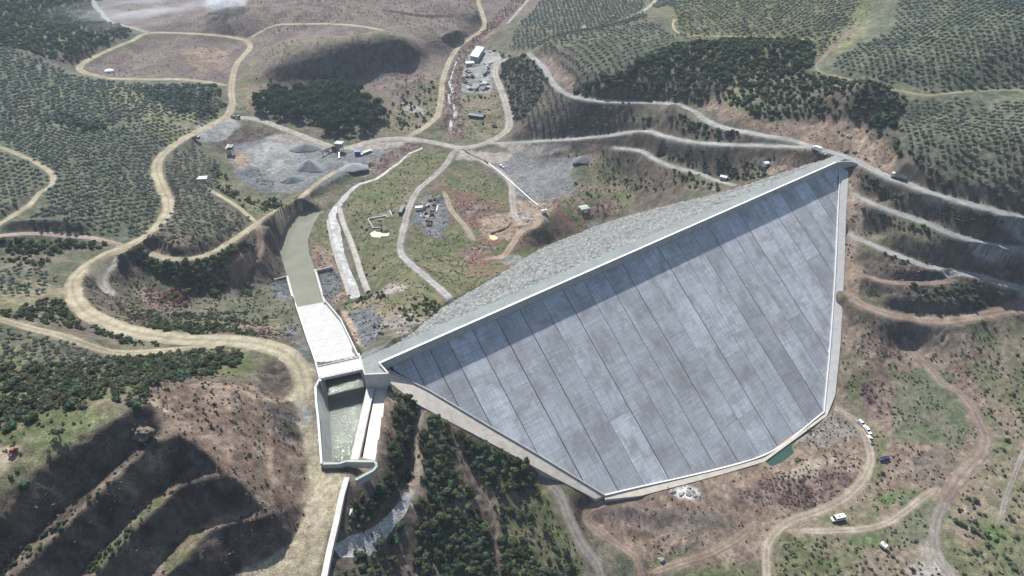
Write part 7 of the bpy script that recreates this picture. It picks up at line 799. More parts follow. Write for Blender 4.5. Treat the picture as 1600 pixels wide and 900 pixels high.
# ---------------------------------------------------------------- the spillway
sp_ = thing("spillway", "white concrete spillway chute with a flat bridge running down to the green pool", "spillway", CHUTE_L[0])
SPI = Matrix.Translation(Vector(CHUTE_L[0])).inverted()
def spart(mb, nm, mat, bev=0.0):
    o = mb.build(nm, mat, sp_, bev); o.matrix_parent_inverse = SPI; return o
cl = [Vector(p) for p in CHUTE_L]; crr = [Vector(p) for p in CHUTE_R]
up0 = (cl[0]-cl[1]).normalized()
tl = cl[0]+Vector((up0.x, up0.y, 0)).normalized()*4; tr = crr[0]+Vector((up0.x, up0.y, 0)).normalized()*4
NL = 40; L_ = []; R_ = []
for i in range(NL+1):
    t = i/NL*2; k = min(int(t), 1); q = t-k
    L_.append(cl[k].lerp(cl[k+1], q)); R_.append(crr[k].lerp(crr[k+1], q))
V = [tl, tr]+[p for ab in zip(L_, R_) for p in ab]; n = len(V)//2
F = [(2*i, 2*i+2, 2*i+3, 2*i+1) for i in range(n-1)]
V2 = V+[v-Vector((0, 0, 0.8)) for v in V]; m_ = len(V)
F2 = F+[tuple(m_+q for q in reversed(f)) for f in F]
spart(MB().add(V2, F2), "chute_floor", M_chute)
for edge, sgn in ((L_, 1), (R_, -1)):
    top = [p+Vector((0, 0, 2.6 if i > 2 else 2.6+(2-i)*0.5)) for i, p in enumerate(edge)]
    mb = MB(); mb.ribbon_wall([(p.x, p.y, p.z) for p in top], 0.55, [p.z-5 for p in edge]); spart(mb, "chute_wall", M_conc_white)
for line in (POOLW_L, POOLW_R):
    mb = MB(); mb.ribbon_wall(line, 1.3, -2.0); spart(mb, "pool_wall", M_conc_pale)
for line in (CROSS_L, CROSS_R):
    mb = MB(); mb.ribbon_wall(line, 0.5, 0.5); spart(mb, "cross_wall", M_conc)
# bridge deck, kerbs, rails, piers
mb = MB(); mb.prism([(p.x, p.y) for p in dk], 66.1, 67.0); spart(mb, "bridge_deck", M_conc_white)
def rail(p, q, h, mat, nm="railing", base=67.0):
    mb = MB(); p = Vector((p[0], p[1], base)); q = Vector((q[0], q[1], base)); L = (q-p).length; n = max(2, int(L/2))
    for i in range(n+1): a = p.lerp(q, i/n); mb.tube([a, a+Vector((0, 0, h))], 0.05, 4)
    for hh in (h, h*0.5): mb.tube([p+Vector((0, 0, hh)), q+Vector((0, 0, hh))], 0.05, 4)
    return spart(mb, nm, mat)
rail(dk[0], dk[1], 1.1, M_dark_metal); rail(dk[3], dk[2], 1.1, M_dark_metal)
for p, q in ((dk[0], dk[1]), (dk[3], dk[2])):
    mb = MB(); mb.ribbon_wall([(p.x, p.y, 67.25), (q.x, q.y, 67.25)], 0.35, 66.0); spart(mb, "deck_kerb", M_conc_pale)
ax = (dk[1]-dk[0]).normalized(); nx_ = (dk[3]-dk[0]).normalized()
for p in (dk[1]+nx_*0.6-ax*0.4, dk[2]-nx_*0.2-ax*0.5, dk[2]-nx_*1.6-ax*0.5):
    mb = MB(); mb.box((p.x, p.y, 61.5), (0.8, 0.8, 9.2)); spart(mb, "bridge_pier", M_conc_white)
for a, b in ((dk[0], dk[3]), (dk[1], dk[2])):
    e = (b-a).normalized()
    mb = MB(); mb.ribbon_wall([tuple(a-e*2+Vector((0, 0, 0.35))), tuple(b+e*1.5+Vector((0, 0, 0.35)))], 0.7, 55.0); spart(mb, "side_wall", M_conc_white)
# weir sill below the bridge
mid = [(a+b)/2 for a, b in ((dk[0], dk[3]), (dk[1], dk[2]))]
mb = MB(); mb.ribbon_wall([(mid[0].x-nx_.x*3.2, mid[0].y-nx_.y*3.2, 57.4), (mid[1].x-nx_.x*3.2, mid[1].y-nx_.y*3.2, 57.4)], 2.4, 52.0); spart(mb, "weir_sill", M_conc_white)
# battered left intake wall
T = [Vector(p) for p in LWALL_TOP]; B = [Vector(p) for p in LWALL_BOT]
B[-1] = Vector((T[-1].x+2.4, T[-1].y+0.2, 57.5))
V = []; 
for t, b in zip(T, B):
    o_ = Vector((-0.9, 0, 0)); V += [t+o_, t, b, Vector((t.x-0.9, t.y, 57.5))]
F = []
for i in range(len(T)-1):
    for j in range(4): F.append((4*i+j, 4*i+(j+1) % 4, 4*i+4+(j+1) % 4, 4*i+4+j))
F += [(0, 1, 2, 3), tuple(4*len(T)-1-q for q in range(4))]
spart(MB().add(V, F), "intake_wall", M_conc)
mb = MB(); mb.ribbon_wall([(t.x-0.45, t.y, t.z+0.25) for t in T], 0.5, 65.9); spart(mb, "wall_cap", M_cap)
for a, b in zip(T[:-1], T[1:]): rail(a, b, 1.0, M_rail, "railing", 66.6)
# dividing wall, apron and slab
mb = MB(); mb.prism([CWALL_L[0][:2], CWALL_L[1][:2], CWALL_R[1][:2], CWALL_R[0][:2]], 54.0, 62.5); spart(mb, "dividing_wall", M_conc_pale)
mb = MB(); mb.prism([p[:2] for p in APRON], 59.8, 61.0); spart(mb, "apron", concrete("rust_stained_concrete", (0.66, 0.63, 0.57), 0.15, 0.6, stain_col=(0.36, 0.27, 0.17)))
# abutment block that closes the crest
ab = [Vector(p) for p in ABUT]
mb = MB(); mb.ribbon_wall([tuple(p) for p in (ab[0], ab[1])], 0.6, 62.0)
mb.ribbon_wall([tuple(p) for p in (ab[1], ab[2], ab[3], ab[4])], 0.6, 59.5); spart(mb, "abutment_wall", M_conc_pale)
mb = MB(); mb.prism([(p.x, p.y) for p in ab], 66.5, 68.3); spart(mb, "abutment_fill", flat_mat("crest_gravel_fill", (0.25, 0.27, 0.26), 0.9, 0.1, 0.25, 0.8))
# end wall with green rail and curved return
ew = smooth_line(ENDWALL[3:], 1.0)
line = [tuple(p) for p in ENDWALL[:3]]+[tuple(p) for p in ew]
mb = MB(); mb.ribbon_wall(line, 0.45, 63.4); spart(mb, "end_wall", M_conc)
mb = MB(); mb.ribbon_wall([(p[0], p[1], p[2]+0.12) for p in line], 0.8, 66.45); spart(mb, "wall_cap", concrete("green_grey_cap", (0.40, 0.44, 0.40), 0.1, 0.1))
mb = MB()
for a, b in zip(line[:-1], line[1:]): mb.tube([(a[0], a[1], 67.6), (b[0], b[1], 67.6)], 0.06, 4); mb.tube([(a[0], a[1], 66.6), (a[0], a[1], 67.6)], 0.05, 4)
spart(mb, "railing", M_greenrail)
kb = smooth_line(KERB, 3.0)
mb = MB(); mb.ribbon_wall([(p[0], p[1], p[2]+0.35) for p in kb], 1.75, [p[2]-1.5 for p in kb])
tag(mb.build("retaining_kerb", M_conc_pale), "long pale concrete strip edging the sandy yard below the spillway", "kerb")
# pale gravel berms either side of the valley stream
def berm(line, w, h, label):
    C = smooth_line(line, 1.5); n = len(C); q = np.linspace(-1, 1, 7)
    T_ = np.gradient(C[:, :2], axis=0); T_ /= np.linalg.norm(T_, axis=1)[:, None]; N_ = np.stack([-T_[:, 1], T_[:, 0]], 1)
    X = C[:, 0:1]+N_[:, 0:1]*q*w; Y = C[:, 1:2]+N_[:, 1:2]*q*w
    Z = ground_z(X.ravel(), Y.ravel()).reshape(X.shape)+h*(1-np.abs(q)**1.6)*(0.7+0.6*vnoise(X, Y, 3, 5))-0.1
    V = np.stack([X.ravel(), Y.ravel(), Z.ravel()], 1); i = (np.arange(n-1)[:, None]*7+np.arange(6)[None, :]).ravel()
    col = np.array((0.40, 0.375, 0.34))*(0.8+0.4*fbm(V[:, 0], V[:, 1], 4, 3, 3))[:, None]
    put("gravel_berm", np_mesh("gravel_berm", V, np.stack([i, i+1, i+8, i+7], 1), M_streambed2, col), kind="structure")
M_streambed2 = attr_mat("pale_berm_gravel", 0.3, (1.2, 0.4), 0.7)
berm(BERM_L, 1.4, 1.0, ""); berm(BERM_R, 2.0, 1.2, "")

# ---------------------------------------------------------------- haze and smoke
def volume_mat(name, col, dens, aniso=0.3):
    m = bpy.data.materials.new(name); m.use_nodes = True; nt = m.node_tree
    nt.nodes.remove(nt.nodes["Principled BSDF"])
    v = nt.nodes.new("ShaderNodeVolumePrincipled"); v.inputs["Color"].default_value = (*col, 1); v.inputs["Density"].default_value = dens; v.inputs["Anisotropy"].default_value = aniso
    nt.links.new(v.outputs[0], nt.nodes["Material Output"].inputs["Volume"]); return m, nt, v
mh, _, _ = volume_mat("thin_air", (0.72, 0.85, 1.0), 0.00012, 0.0)
MB().box((0, 640, 125), (1900, 1500, 290)).build("haze", mh, kind="stuff")
ms, nt, v = volume_mat("white_smoke", (0.93, 0.95, 0.98), 0.05, 0.65)
tc = node(nt, "ShaderNodeTexCoord"); g = node(nt, "ShaderNodeTexGradient", gradient_type='SPHERICAL'); 
link(nt, tc.outputs["Object"], g.inputs[0])
f = noise(nt, tc.outputs["Object"], 2.2, 6, 0.62, 0.6)
dn = math_n(nt, 'MULTIPLY', maprange(nt, f, 0.46, 0.8, 0, 1), maprange(nt, g.outputs[0], 0.08, 0.85, 0, 1)); 
dn = math_n(nt, 'MULTIPLY', dn, 1.0); link(nt, dn, v.inputs["Density"])
def blob_volume(nm, loc, rad, mat, rot=0):
    bm = bmesh.new(); bmesh.ops.create_icosphere(bm, subdivisions=3, radius=1.0); me = bpy.data.meshes.new(nm); bm.to_mesh(me); bm.free(); me.materials.append(mat)
    o = put(nm, me, None, loc); o.scale = rad; o.rotation_euler = (0, 0, rot); return o
sx, sy, sz = OB['smoke']
o = blob_volume("smoke", (sx, sy, sz+14), (34, 26, 26), ms); o["kind"] = "stuff"
ms2, nt2, v2 = volume_mat("drifting_smoke", (0.90, 0.94, 1.0), 0.01, 0.65)
tc = node(nt2, "ShaderNodeTexCoord"); g = node(nt2, "ShaderNodeTexGradient", gradient_type='SPHERICAL'); link(nt2, tc.outputs["Object"], g.inputs[0])
dn = math_n(nt2, 'MULTIPLY', maprange(nt2, noise(nt2, tc.outputs["Object"], 2.6, 5, 0.6, 0.5), 0.47, 0.85, 0.0, 1), maprange(nt2, g.outputs[0], 0.08, 0.9, 0, 1))
link(nt2, math_n(nt2, 'MULTIPLY', dn, 0.075), v2.inputs["Density"])
o = blob_volume("smoke", (sx-70, sy-60, sz+14), (150, 80, 16), ms2, 0.5); o["kind"] = "stuff"

# ---------------------------------------------------------------- vegetation
M_leaf = attr_mat("foliage", 0.0, trans=0.22, objrand=0.22)
M_bark = flat_mat("bark", (0.10, 0.08, 0.06), 0.95, 0.05, 0.3)
def ico(sub):
    bm = bmesh.new(); bmesh.ops.create_icosphere(bm, subdivisions=sub, radius=1.0)
    V = np.array([v.co[:] for v in bm.verts]); F = np.array([[v.index for v in f.verts] for f in bm.faces]); bm.free(); return V, F
ICO1 = ico(1)
def crown(seed, n, lumps, rx, rz, zc, card, core=0.72, flat=0.0, wispy=0.0):
    """leaf clumps through a lumpy volume: quads (n,4,3) and a colour factor per quad"""
    r = np.random.RandomState(seed)
    C = [(0, 0, 0, 1.0)]
    for k in range(lumps):
        a = r.uniform(0, 6.28); d = r.uniform(0.35, 0.62); C.append((d*math.cos(a), d*math.sin(a), r.uniform(-0.2, 0.4), r.uniform(0.42, 0.62)))
    C = np.array(C); C[0, 3] = 0.78
    pick = r.randint(0, len(C), n); dirv = r.normal(size=(n, 3)); dirv /= np.linalg.norm(dirv, axis=1)[:, None]
    rad = C[pick, 3]*(1-wispy*r.uniform(0, 0.8, n)); p = C[pick, :3]+dirv*rad[:, None]
    nr = p+0.0; nr /= np.linalg.norm(nr, axis=1)[:, None]+1e-6; nr = nr*0.6+dirv*0.6+r.normal(size=(n, 3))*0.35; nr /= np.linalg.norm(nr, axis=1)[:, None]
    P = p*np.array([rx, rx, rz])+np.array([0, 0, zc])
    t1 = np.cross(nr, r.normal(size=(n, 3))); t1 /= np.linalg.norm(t1, axis=1)[:, None]; t2 = np.cross(nr, t1)
    s = card*r.uniform(0.6, 1.35, n)[:, None]
    Q = np.stack([P-t1*s-t2*s*0.8, P+t1*s*0.9-t2*s, P+t1*s+t2*s*0.85, P-t1*s*0.85+t2*s], 1)
    f = r.uniform(0.72, 1.28, n)*(0.9+0.2*C[pick, 3])
    if core:
        V, F = ICO1; B = []
        for cx, cy, cz, cr_ in C[:4]:
            v = (V*cr_*core*r.uniform(0.85, 1.1, len(V))[:, None]+np.array([cx, cy, cz]))*np.array([rx, rx, rz])+np.array([0, 0, zc])
            B.append(v[F[:, [0, 1, 2, 2]]])
        B = np.vstack(B); Q = np.vstack([Q, B]); f = np.r_[f, np.full(len(B), 0.8)]
    return Q, f
def trunk(h, r, seed, limbs=3, spread=0.6):
    rr = random.Random(seed); mb = MB(); top = (rr.uniform(-.1, .1)*h, rr.uniform(-.1, .1)*h, h)
    mb.tube([(0, 0, -0.25), (rr.uniform(-.05, .05), rr.uniform(-.05, .05), h*0.5), top], r, 5, r*0.7)
    for k in range(limbs):
        a = 6.28*k/limbs+rr.uniform(-.4, .4); mb.tube([top, (top[0]+math.cos(a)*spread*.5, top[1]+math.sin(a)*spread*.5, h+spread*.6), (top[0]+math.cos(a)*spread, top[1]+math.sin(a)*spread, h+spread*1.3)], r*0.55, 4, r*0.2)
    return mb
# unit kinds: crowns modelled for a tree 1 unit across, scaled by size
KIND = {
 'olive': dict(col=(0.150, 0.185, 0.152), var=0.2, protos=[crown(10+k, 80, 5, 0.50, 0.40, 0.56, 0.062, 0.66, wispy=0.5) for k in range(4)], trunk=(0.24, 0.05)),
 'oldolive': dict(col=(0.125, 0.135, 0.105), var=0.2, protos=[crown(20+k, 70, 6, 0.52, 0.34, 0.52, 0.07, 0.45, wispy=0.8) for k in range(3)], trunk=(0.24, 0.06)),
 'bush': dict(col=(0.070, 0.092, 0.048), var=0.5, protos=[crown(30+k, 78, 5, 0.52, 0.40, 0.30, 0.068, 0.80, wispy=0.3) for k in range(5)], trunk=None),
 'greybush': dict(col=(0.115, 0.125, 0.085), var=0.35, protos=[crown(70+k, 70, 5, 0.52, 0.36, 0.28, 0.066, 0.7, wispy=0.45) for k in range(4)], trunk=None),
 'pine': dict(col=(0.036, 0.060, 0.026), var=0.22, protos=[crown(40+k, 150, 6, 0.50, 0.46, 0.80, 0.055, 0.80, wispy=0.25) for k in range(4)], trunk=(0.45, 0.035)),
 'bare': dict(col=(0.165, 0.125, 0.110), var=0.25, protos=[crown(50+k, 60, 4, 0.50, 0.42, 0.36, 0.05, 0.0, wispy=0.8) for k in range(3)], trunk=None),
 'dry': dict(col=(0.25, 0.165, 0.105), var=0.3, protos=[crown(60+k, 70, 4, 0.50, 0.44, 0.38, 0.055, 0.4, wispy=0.7) for k in range(3)], trunk=None),
}
ROAD_PTS = [(ROADC[n][:, :2], w) for n, (w, k, p) in ROADS.items()]
# occupancy map of roads / water / structures
OCC = np.zeros((NY, NX), bool)
for C, w in ROAD_PTS:
    a_ = np.zeros((NY, NX)); c_ = np.zeros((NY, NX)); seg_raster(np.c_[C, np.zeros(len(C))], w/2+0.7, a_, c_, GX0, GY0, GH, NX, NY); OCC |= c_ > 0
gxs = GX0+GH*np.arange(NX); gys = GY0+GH*np.arange(NY)
def occ_poly(poly, pad=1.0):
    P = np.array(poly)[:, :2]; i0, i1 = np.searchsorted(gxs, (P[:, 0].min()-pad-2, P[:, 0].max()+pad+2)); j0, j1 = np.searchsorted(gys, (P[:, 1].min()-pad-2, P[:, 1].max()+pad+2))
    X, Y = np.meshgrid(gxs[i0:i1], gys[j0:j1]); OCC[j0:j1, i0:i1] |= in_poly(X, Y, P) | (poly_dist(X, Y, P) < pad)
for q in (POOL, POND, [p[:2] for p in INTAKE_WATER], [p[:2] for p in APRON], [p[:2] for p in ABUT], [p[:2] for p in CHUTE_L]+[p[:2] for p in CHUTE_R][::-1], OB['shed1']): occ_poly(q)
occ_poly([cr(-8, 5, 0), cr(303, 5, 0), cr(303, -12, 0), cr(-8, -14, 0)])
occ_poly([cr(u, w, 0) for u, w in zip(PL_U, PL_W)], 0.5)
occ_poly(list(PLINTH_IN)+list(PLINTH_OUT)[::-1], 0.3)
for ln, w in ((STREAM, 4), (CHUTE_ROCK, 2.5)):
    a_ = np.zeros((NY, NX)); c_ = np.zeros((NY, NX)); C = smooth_line(ln); seg_raster(C, w, a_, c_, GX0, GY0, GH, NX, NY); OCC |= c_ > 0
def project(x, y, z):
    cp, sp = math.cos(R(36.81)), math.sin(R(36.81)); dz = z-241.18
    zc = y*cp-dz*sp; return 800+1020*x/zc, 450-1020*(y*sp+dz*cp)/zc, zc
TREES = []
for zi, (kind, spc, jit, size, prob, ang, poly) in enumerate(VEG):
    rs = np.random.RandomState(100+zi); P = np.array(poly); c0 = P.mean(0)
    rad = np.hypot(*(P-c0).T).max()+spc; n = int(rad/spc)+1
    gx, gy = np.meshgrid(np.arange(-n, n+1)*spc, np.arange(-n, n+1)*spc); gx = gx.ravel(); gy = gy.ravel()
    gx = gx+rs.uniform(-jit, jit, len(gx))*spc*(1 if kind in ('olive',) else 2.2); gy = gy+rs.uniform(-jit, jit, len(gy))*spc*(1 if kind == 'olive' else 2.2)
    ca, sa = math.cos(ang), math.sin(ang); x = c0[0]+gx*ca-gy*sa; y = c0[1]+gx*sa+gy*ca
    wx = x+(fbm(x, y, 10, 3, 71)-0.5)*5; wy = y+(fbm(x, y, 10, 3, 72)-0.5)*5
    clump = fbm(x, y, 13, 3, 300+zi)
    keep = in_poly(wx, wy, poly) & (rs.uniform(size=len(x)) < (prob if kind == 'olive' else prob*np.clip(0.35+(clump-0.32)*4*1.0, 0.2, 1.15) if prob < 0.9 else prob))
    x, y = x[keep], y[keep]
    i = np.clip(((x-GX0)/GH+0.5).astype(int), 0, NX-1); j = np.clip(((y-GY0)/GH+0.5).astype(int), 0, NY-1); ok = ~OCC[j, i]
    x, y = x[ok], y[ok]
    if len(x) == 0: continue
    z = ground_z(x, y); px, py, d = project(x, y, z)
    ok = (px > -220) & (px < 1820) & (py > -120) & (py < 1050)
    s = size*np.clip(rs.normal(1.0, 0.14 if kind == 'olive' else 0.36, len(x)), 0.5, 1.7)
    for k in np.where(ok)[0]:
        vis = -10 < px[k] < 1610 and -10 < py[k] < 920
        TREES.append((kind, x[k], y[k], z[k], s[k], d[k], vis, zi))
LEAFCOL = {}
def tint(kind, rs):
    K = KIND[kind]; v = K['var']; b = 1+v*rs.uniform(-1, 1); w = rs.uniform(-1, 1)*v*0.5
    c = K['col']; return (c[0]*b*(1+w), c[1]*b, c[2]*b*(1-w*0.6))
def mass(name, kind_list, rows, seed):
    rs = np.random.RandomState(seed); Vs = []; Cs = []
    for (kind, x, y, z, s, d, vis, zi) in rows:
        K = KIND[kind]; Q, f = K['protos'][rs.randint(len(K['protos']))]
        a = rs.uniform(0, 6.28); ca, sa = math.cos(a), math.sin(a); sz = s*rs.uniform(0.88, 1.15)
        q = Q.reshape(-1, 3); X = (q[:, 0]*ca-q[:, 1]*sa)*s+x; Y = (q[:, 0]*sa+q[:, 1]*ca)*s+y; Zz = q[:, 2]*sz+z
        Vs.append(np.stack([X, Y, Zz], 1)); Cs.append(np.repeat(f, 4)[:, None]*np.array(tint(kind, rs))[None, :])
    V = np.vstack(Vs); C = np.vstack(Cs)
    return np_mesh(name, V, np.arange(len(V)).reshape(-1, 4), M_leaf, C)
def where_label(x, y, kind):
    px, py, _ = project(x, y, 20.0)
    return px, py
def zone_phrase(zi):
    kind = VEG[zi][0]; P = np.array(VEG[zi][6]); cx, cy = P.mean(0); z = float(ground_z(cx, cy)[0]); px, py, _ = project(cx, cy, z)
    if px > 1000 and py < 250: return "on the hillside above the upper road at right"
    if px > 1300 and py < 520: return "on the cut terraces right of the dam face"
    if px > 1050: return "on the reservoir floor at lower right"
    if px > 760 and py < 260: return "on the far slope beyond the valley road junction"
    if 500 < px < 960 and py > 560: return "on the slope below the dam's left end"
    if px < 520 and py > 545: return "on the hill above the stepped cut at lower left"
    if px < 460 and py > 380: return "beside the looping haul road at left"
    if px < 460 and py > 225: return "on the left hillside beside the haul road"
    if px < 460: return "on the wooded left hillside behind the road loop"
    return "on the valley floor behind the dam"
NAMES = {'olive': ('olive_tree', 'olive tree', 'tree', 'grey-green round-crowned olive tree', 'olive trees', 'olive_grove'),
         'oldolive': ('olive_tree', 'olive tree', 'tree', 'sparse grey olive tree', 'olive trees', 'olive_grove'),
         'bush': ('evergreen_shrub', 'shrub', 'shrub', 'dark green evergreen shrub', 'evergreen shrubs', 'evergreen_scrub'),
         'greybush': ('grey_shrub', 'shrub', 'shrub', 'pale grey-green low shrub', 'grey-green shrubs', 'grey_scrub'),
         'pine': ('pine_tree', 'pine', 'tree', 'tall dark pine tree in the dense grove', 'pines in the valley grove', 'pine_grove'),
         'bare': ('leafless_shrub', 'shrub', 'shrub', 'leafless purplish brown shrub', 'leafless shrubs', 'leafless_scrub'),
         'dry': ('russet_shrub', 'shrub', 'shrub', 'russet dry-leaved shrub', 'russet shrubs', 'russet_scrub')}
LIMIT = {'olive': 290, 'oldolive': 40, 'bush': 295, 'greybush': 200, 'pine': 290, 'bare': 150, 'dry': 60}
for kind in KIND:
    rows = [t for t in TREES if t[0] == kind]
    if not rows: continue
    rows.sort(key=lambda t: (not t[6], -t[4]/t[5]))
    near, rest = rows[:LIMIT[kind]], rows[LIMIT[kind]:]
    near = [t for t in near if t[6]]; rest = rows[len(near):]
    nm, cat, _, lab, grp, massn = NAMES[kind]; K = KIND[kind]; rs = np.random.RandomState(7)
    pm = []
    for pi, (Q, f) in enumerate(K['protos']):
        for ti in range(3):
            V = Q.reshape(-1, 3); C = np.repeat(f, 4)[:, None]*np.array(tint(kind, rs))[None, :]
            cm = np_mesh(nm+"_crown", V, np.arange(len(V)).reshape(-1, 4), M_leaf, C)
            tm = trunk(K['trunk'][0], K['trunk'][1], pi, 3, 0.18).mesh(nm+"_trunk", M_bark) if K['trunk'] else None
            pm.append((cm, tm))
    for (k_, x, y, z, s, d, vis, zi) in near:
        cm, tm = pm[rs.randint(len(pm))]; ph = zone_phrase(zi) if kind != 'pine' else "beside the quarry yard"
        if tm:
            t = thing(nm, lab+" "+ph, cat, (x, y, z), rs.uniform(0, 6.28), grp+" "+ph); t.scale = (s, s, s*rs.uniform(0.9, 1.15))
            put("crown", cm, t); put("trunk", tm, t)
        else:
            o = tag(put(nm, cm, None, (x, y, z)), lab+" "+ph, cat, grp+" "+ph); o.scale = (s, s, s*rs.uniform(0.85, 1.15)); o.rotation_euler = (0, 0, rs.uniform(0, 6.28))
    if rest: put(massn, mass(massn, kind, rest, 5), kind="stuff")
# slim dark cypresses standing up through the pines
cyq, cyf = crown(91, 120, 3, 0.16, 0.62, 0.62, 0.05, 0.8)
cym = np_mesh("cypress_crown", cyq.reshape(-1, 3), np.arange(len(cyq)*4).reshape(-1, 4), M_leaf, np.repeat(cyf, 4)[:, None]*np.array((0.03, 0.05, 0.026))[None, :])
cyt = trunk(0.2, 0.03, 5, 0).mesh("cypress_trunk", M_bark)
# tiny tufts and clods that break up bare ground
def litter(name, zones, n, cols, size, seed, cards=5):
    rs = np.random.RandomState(seed); Vs = []; Cs = []
    for (zn, dens) in zones:
        for (nm, warp, poly) in ZONES:
            if nm != zn: continue
            P = np.array(poly); a = 0.5*abs(np.sum(P[:, 0]*np.roll(P[:, 1], -1)-np.roll(P[:, 0], -1)*P[:, 1])); m = int(min(a*dens, n))
            x = rs.uniform(P[:, 0].min(), P[:, 0].max(), m*3); y = rs.uniform(P[:, 1].min(), P[:, 1].max(), m*3)
            k = in_poly(x, y, poly) & (fbm(x, y, 8, 3, seed) > 0.44); x, y = x[k][:m], y[k][:m]
            if len(x) == 0: continue
            i = np.clip(((x-GX0)/GH+0.5).astype(int), 0, NX-1); j = np.clip(((y-GY0)/GH+0.5).astype(int), 0, NY-1); ok = ~OCC[j, i]; x, y = x[ok], y[ok]
            z = ground_z(x, y); px, py, d = project(x, y, z); ok = (px > -80) & (px < 1680) & (py > -20) & (py < 960) & (d < 620); x, y, z = x[ok], y[ok], z[ok]
            for _ in range(cards):
                if len(x) == 0: break
                s = size*rs.uniform(0.5, 1.5, len(x)); nrm = rs.normal(size=(len(x), 3)); nrm[:, 2] = np.abs(nrm[:, 2])*0.8+0.3; nrm /= np.linalg.norm(nrm, axis=1)[:, None]
                t1 = np.cross(nrm, rs.normal(size=(len(x), 3))); t1 /= np.linalg.norm(t1, axis=1)[:, None]; t2 = np.cross(nrm, t1)
                c = np.stack([x+rs.normal(size=len(x))*size*0.6, y+rs.normal(size=len(x))*size*0.6, z+s*0.55], 1); s = s[:, None]
                Vs.append(np.stack([c-t1*s-t2*s, c+t1*s-t2*s, c+t1*s+t2*s, c-t1*s+t2*s], 1).reshape(-1, 3))
                cc = np.array(cols)[rs.randint(len(cols), size=len(x))]*rs.uniform(0.75, 1.25, len(x))[:, None]; Cs.append(np.repeat(cc, 4, axis=0))
    V = np.vstack(Vs); put(name, np_mesh(name, V, np.arange(len(V)).reshape(-1, 4), M_leaf, np.vstack(Cs)), kind="stuff")
litter("low_scrub", [('drygreen', 0.06), ('green', 0.06), ('scrub', 0.14), ('redgreen', 0.03), ('maroon', 0.12), ('brown', 0.02), ('brownrock', 0.06), ('meadow', 0.05)], 3000, [(0.07, 0.085, 0.045), (0.10, 0.105, 0.06), (0.14, 0.11, 0.085), (0.16, 0.14, 0.10)], 0.27, 3)
litter("loose_rubble", [('darkshadedrock', 0.10), ('brownrock', 0.16), ('brown', 0.05), ('orange', 0.05), ('red', 0.06), ('darkgravel', 0.15), ('greybrown', 0.06)], 4000, [(0.20, 0.165, 0.135), (0.13, 0.105, 0.088), (0.09, 0.075, 0.065), (0.26, 0.23, 0.20)], 0.24, 13, 3)

# ---------------------------------------------------------------- small things
P_white = flat_mat("white_paint", (0.78, 0.78, 0.77), 0.35, 0.5, 0.04)
P_glass = flat_mat("dark_glass", (0.02, 0.025, 0.03), 0.08, 0.6, 0.05)
P_tyre = flat_mat("tyre_rubber", (0.025, 0.025, 0.025), 0.85, 0.2, 0.1)
P_navy = flat_mat("navy_paint", (0.02, 0.035, 0.11), 0.3, 0.5, 0.05)
P_red = flat_mat("red_paint", (0.22, 0.025, 0.02), 0.4, 0.5, 0.08)
P_silver = flat_mat("silver_paint", (0.42, 0.44, 0.46), 0.35, 0.5, 0.06)
P_black = flat_mat("black_paint", (0.03, 0.032, 0.036), 0.4, 0.5, 0.1)
P_blue = flat_mat("blue_paint", (0.03, 0.075, 0.30), 0.45, 0.4, 0.1)
P_yellow = flat_mat("faded_yellow_paint", (0.45, 0.30, 0.06), 0.5, 0.4, 0.15)
P_grey = flat_mat("grey_steel", (0.26, 0.28, 0.29), 0.5, 0.4, 0.15)
P_rust = flat_mat("rusty_steel", (0.15, 0.085, 0.06), 0.8, 0.2, 0.3)
P_orange = flat_mat("orange_paint", (0.42, 0.15, 0.04), 0.5, 0.4, 0.1)
P_green = flat_mat("dark_green_paint", (0.03, 0.075, 0.055), 0.5, 0.4, 0.1)
P_roof = flat_mat("pale_roof_sheet", (0.42, 0.47, 0.50), 0.5, 0.4, 0.08)
P_paleg = flat_mat("pale_green_roof", (0.36, 0.40, 0.33), 0.7, 0.2, 0.12)
P_wall = flat_mat("grey_render_wall", (0.36, 0.37, 0.38), 0.85, 0.15, 0.12)
P_canvas = flat_mat("white_canvas", (0.80, 0.80, 0.78), 0.8, 0.2, 0.06)
P_wood = flat_mat("weathered_timber", (0.20, 0.15, 0.11), 0.9, 0.1, 0.3)
P_mound = flat_mat("crushed_grey_stone", (0.17, 0.18, 0.185), 0.95, 0.1, 0.22, 0.5, bmp=0.6)
P_mound_pale = flat_mat("pale_crushed_stone", (0.25, 0.26, 0.265), 0.95, 0.1, 0.18, 0.5, bmp=0.6)
P_rockb = rock_mat("brown_boulder_rock", (0.20, 0.16, 0.13), (0.34, 0.29, 0.24), 0.8)
P_rockw = rock_mat("white_boulder_rock", (0.30, 0.30, 0.29), (0.48, 0.475, 0.46), 0.9)
def wheels(t, xs, y, r, w, n="wheel"):
    for x in xs:
        for s in (-1, 1):
            mb = MB(); k = 12
            mb.side([(x+r*math.cos(6.283*i/k), r+r*math.sin(6.283*i/k)) for i in range(k)], s*y-w/2, s*y+w/2); o = mb.build(n, P_tyre, t)
            hb = MB(); hb.side([(x+r*0.5*math.cos(6.283*i/8), r+r*0.5*math.sin(6.283*i/8)) for i in range(8)], s*(y+w/2)-0.01, s*(y+w/2)+0.015); hb.build("rim", P_silver, o)
def place(t, p, s=1.0):
    t.location = (p[0], p[1], float(ground_z(p[0], p[1])[0])+0.12); t.rotation_euler = (0, 0, p[3] if len(p) > 3 else 0)
    if s != 1.0: t.scale = (s, s, s)
    return t
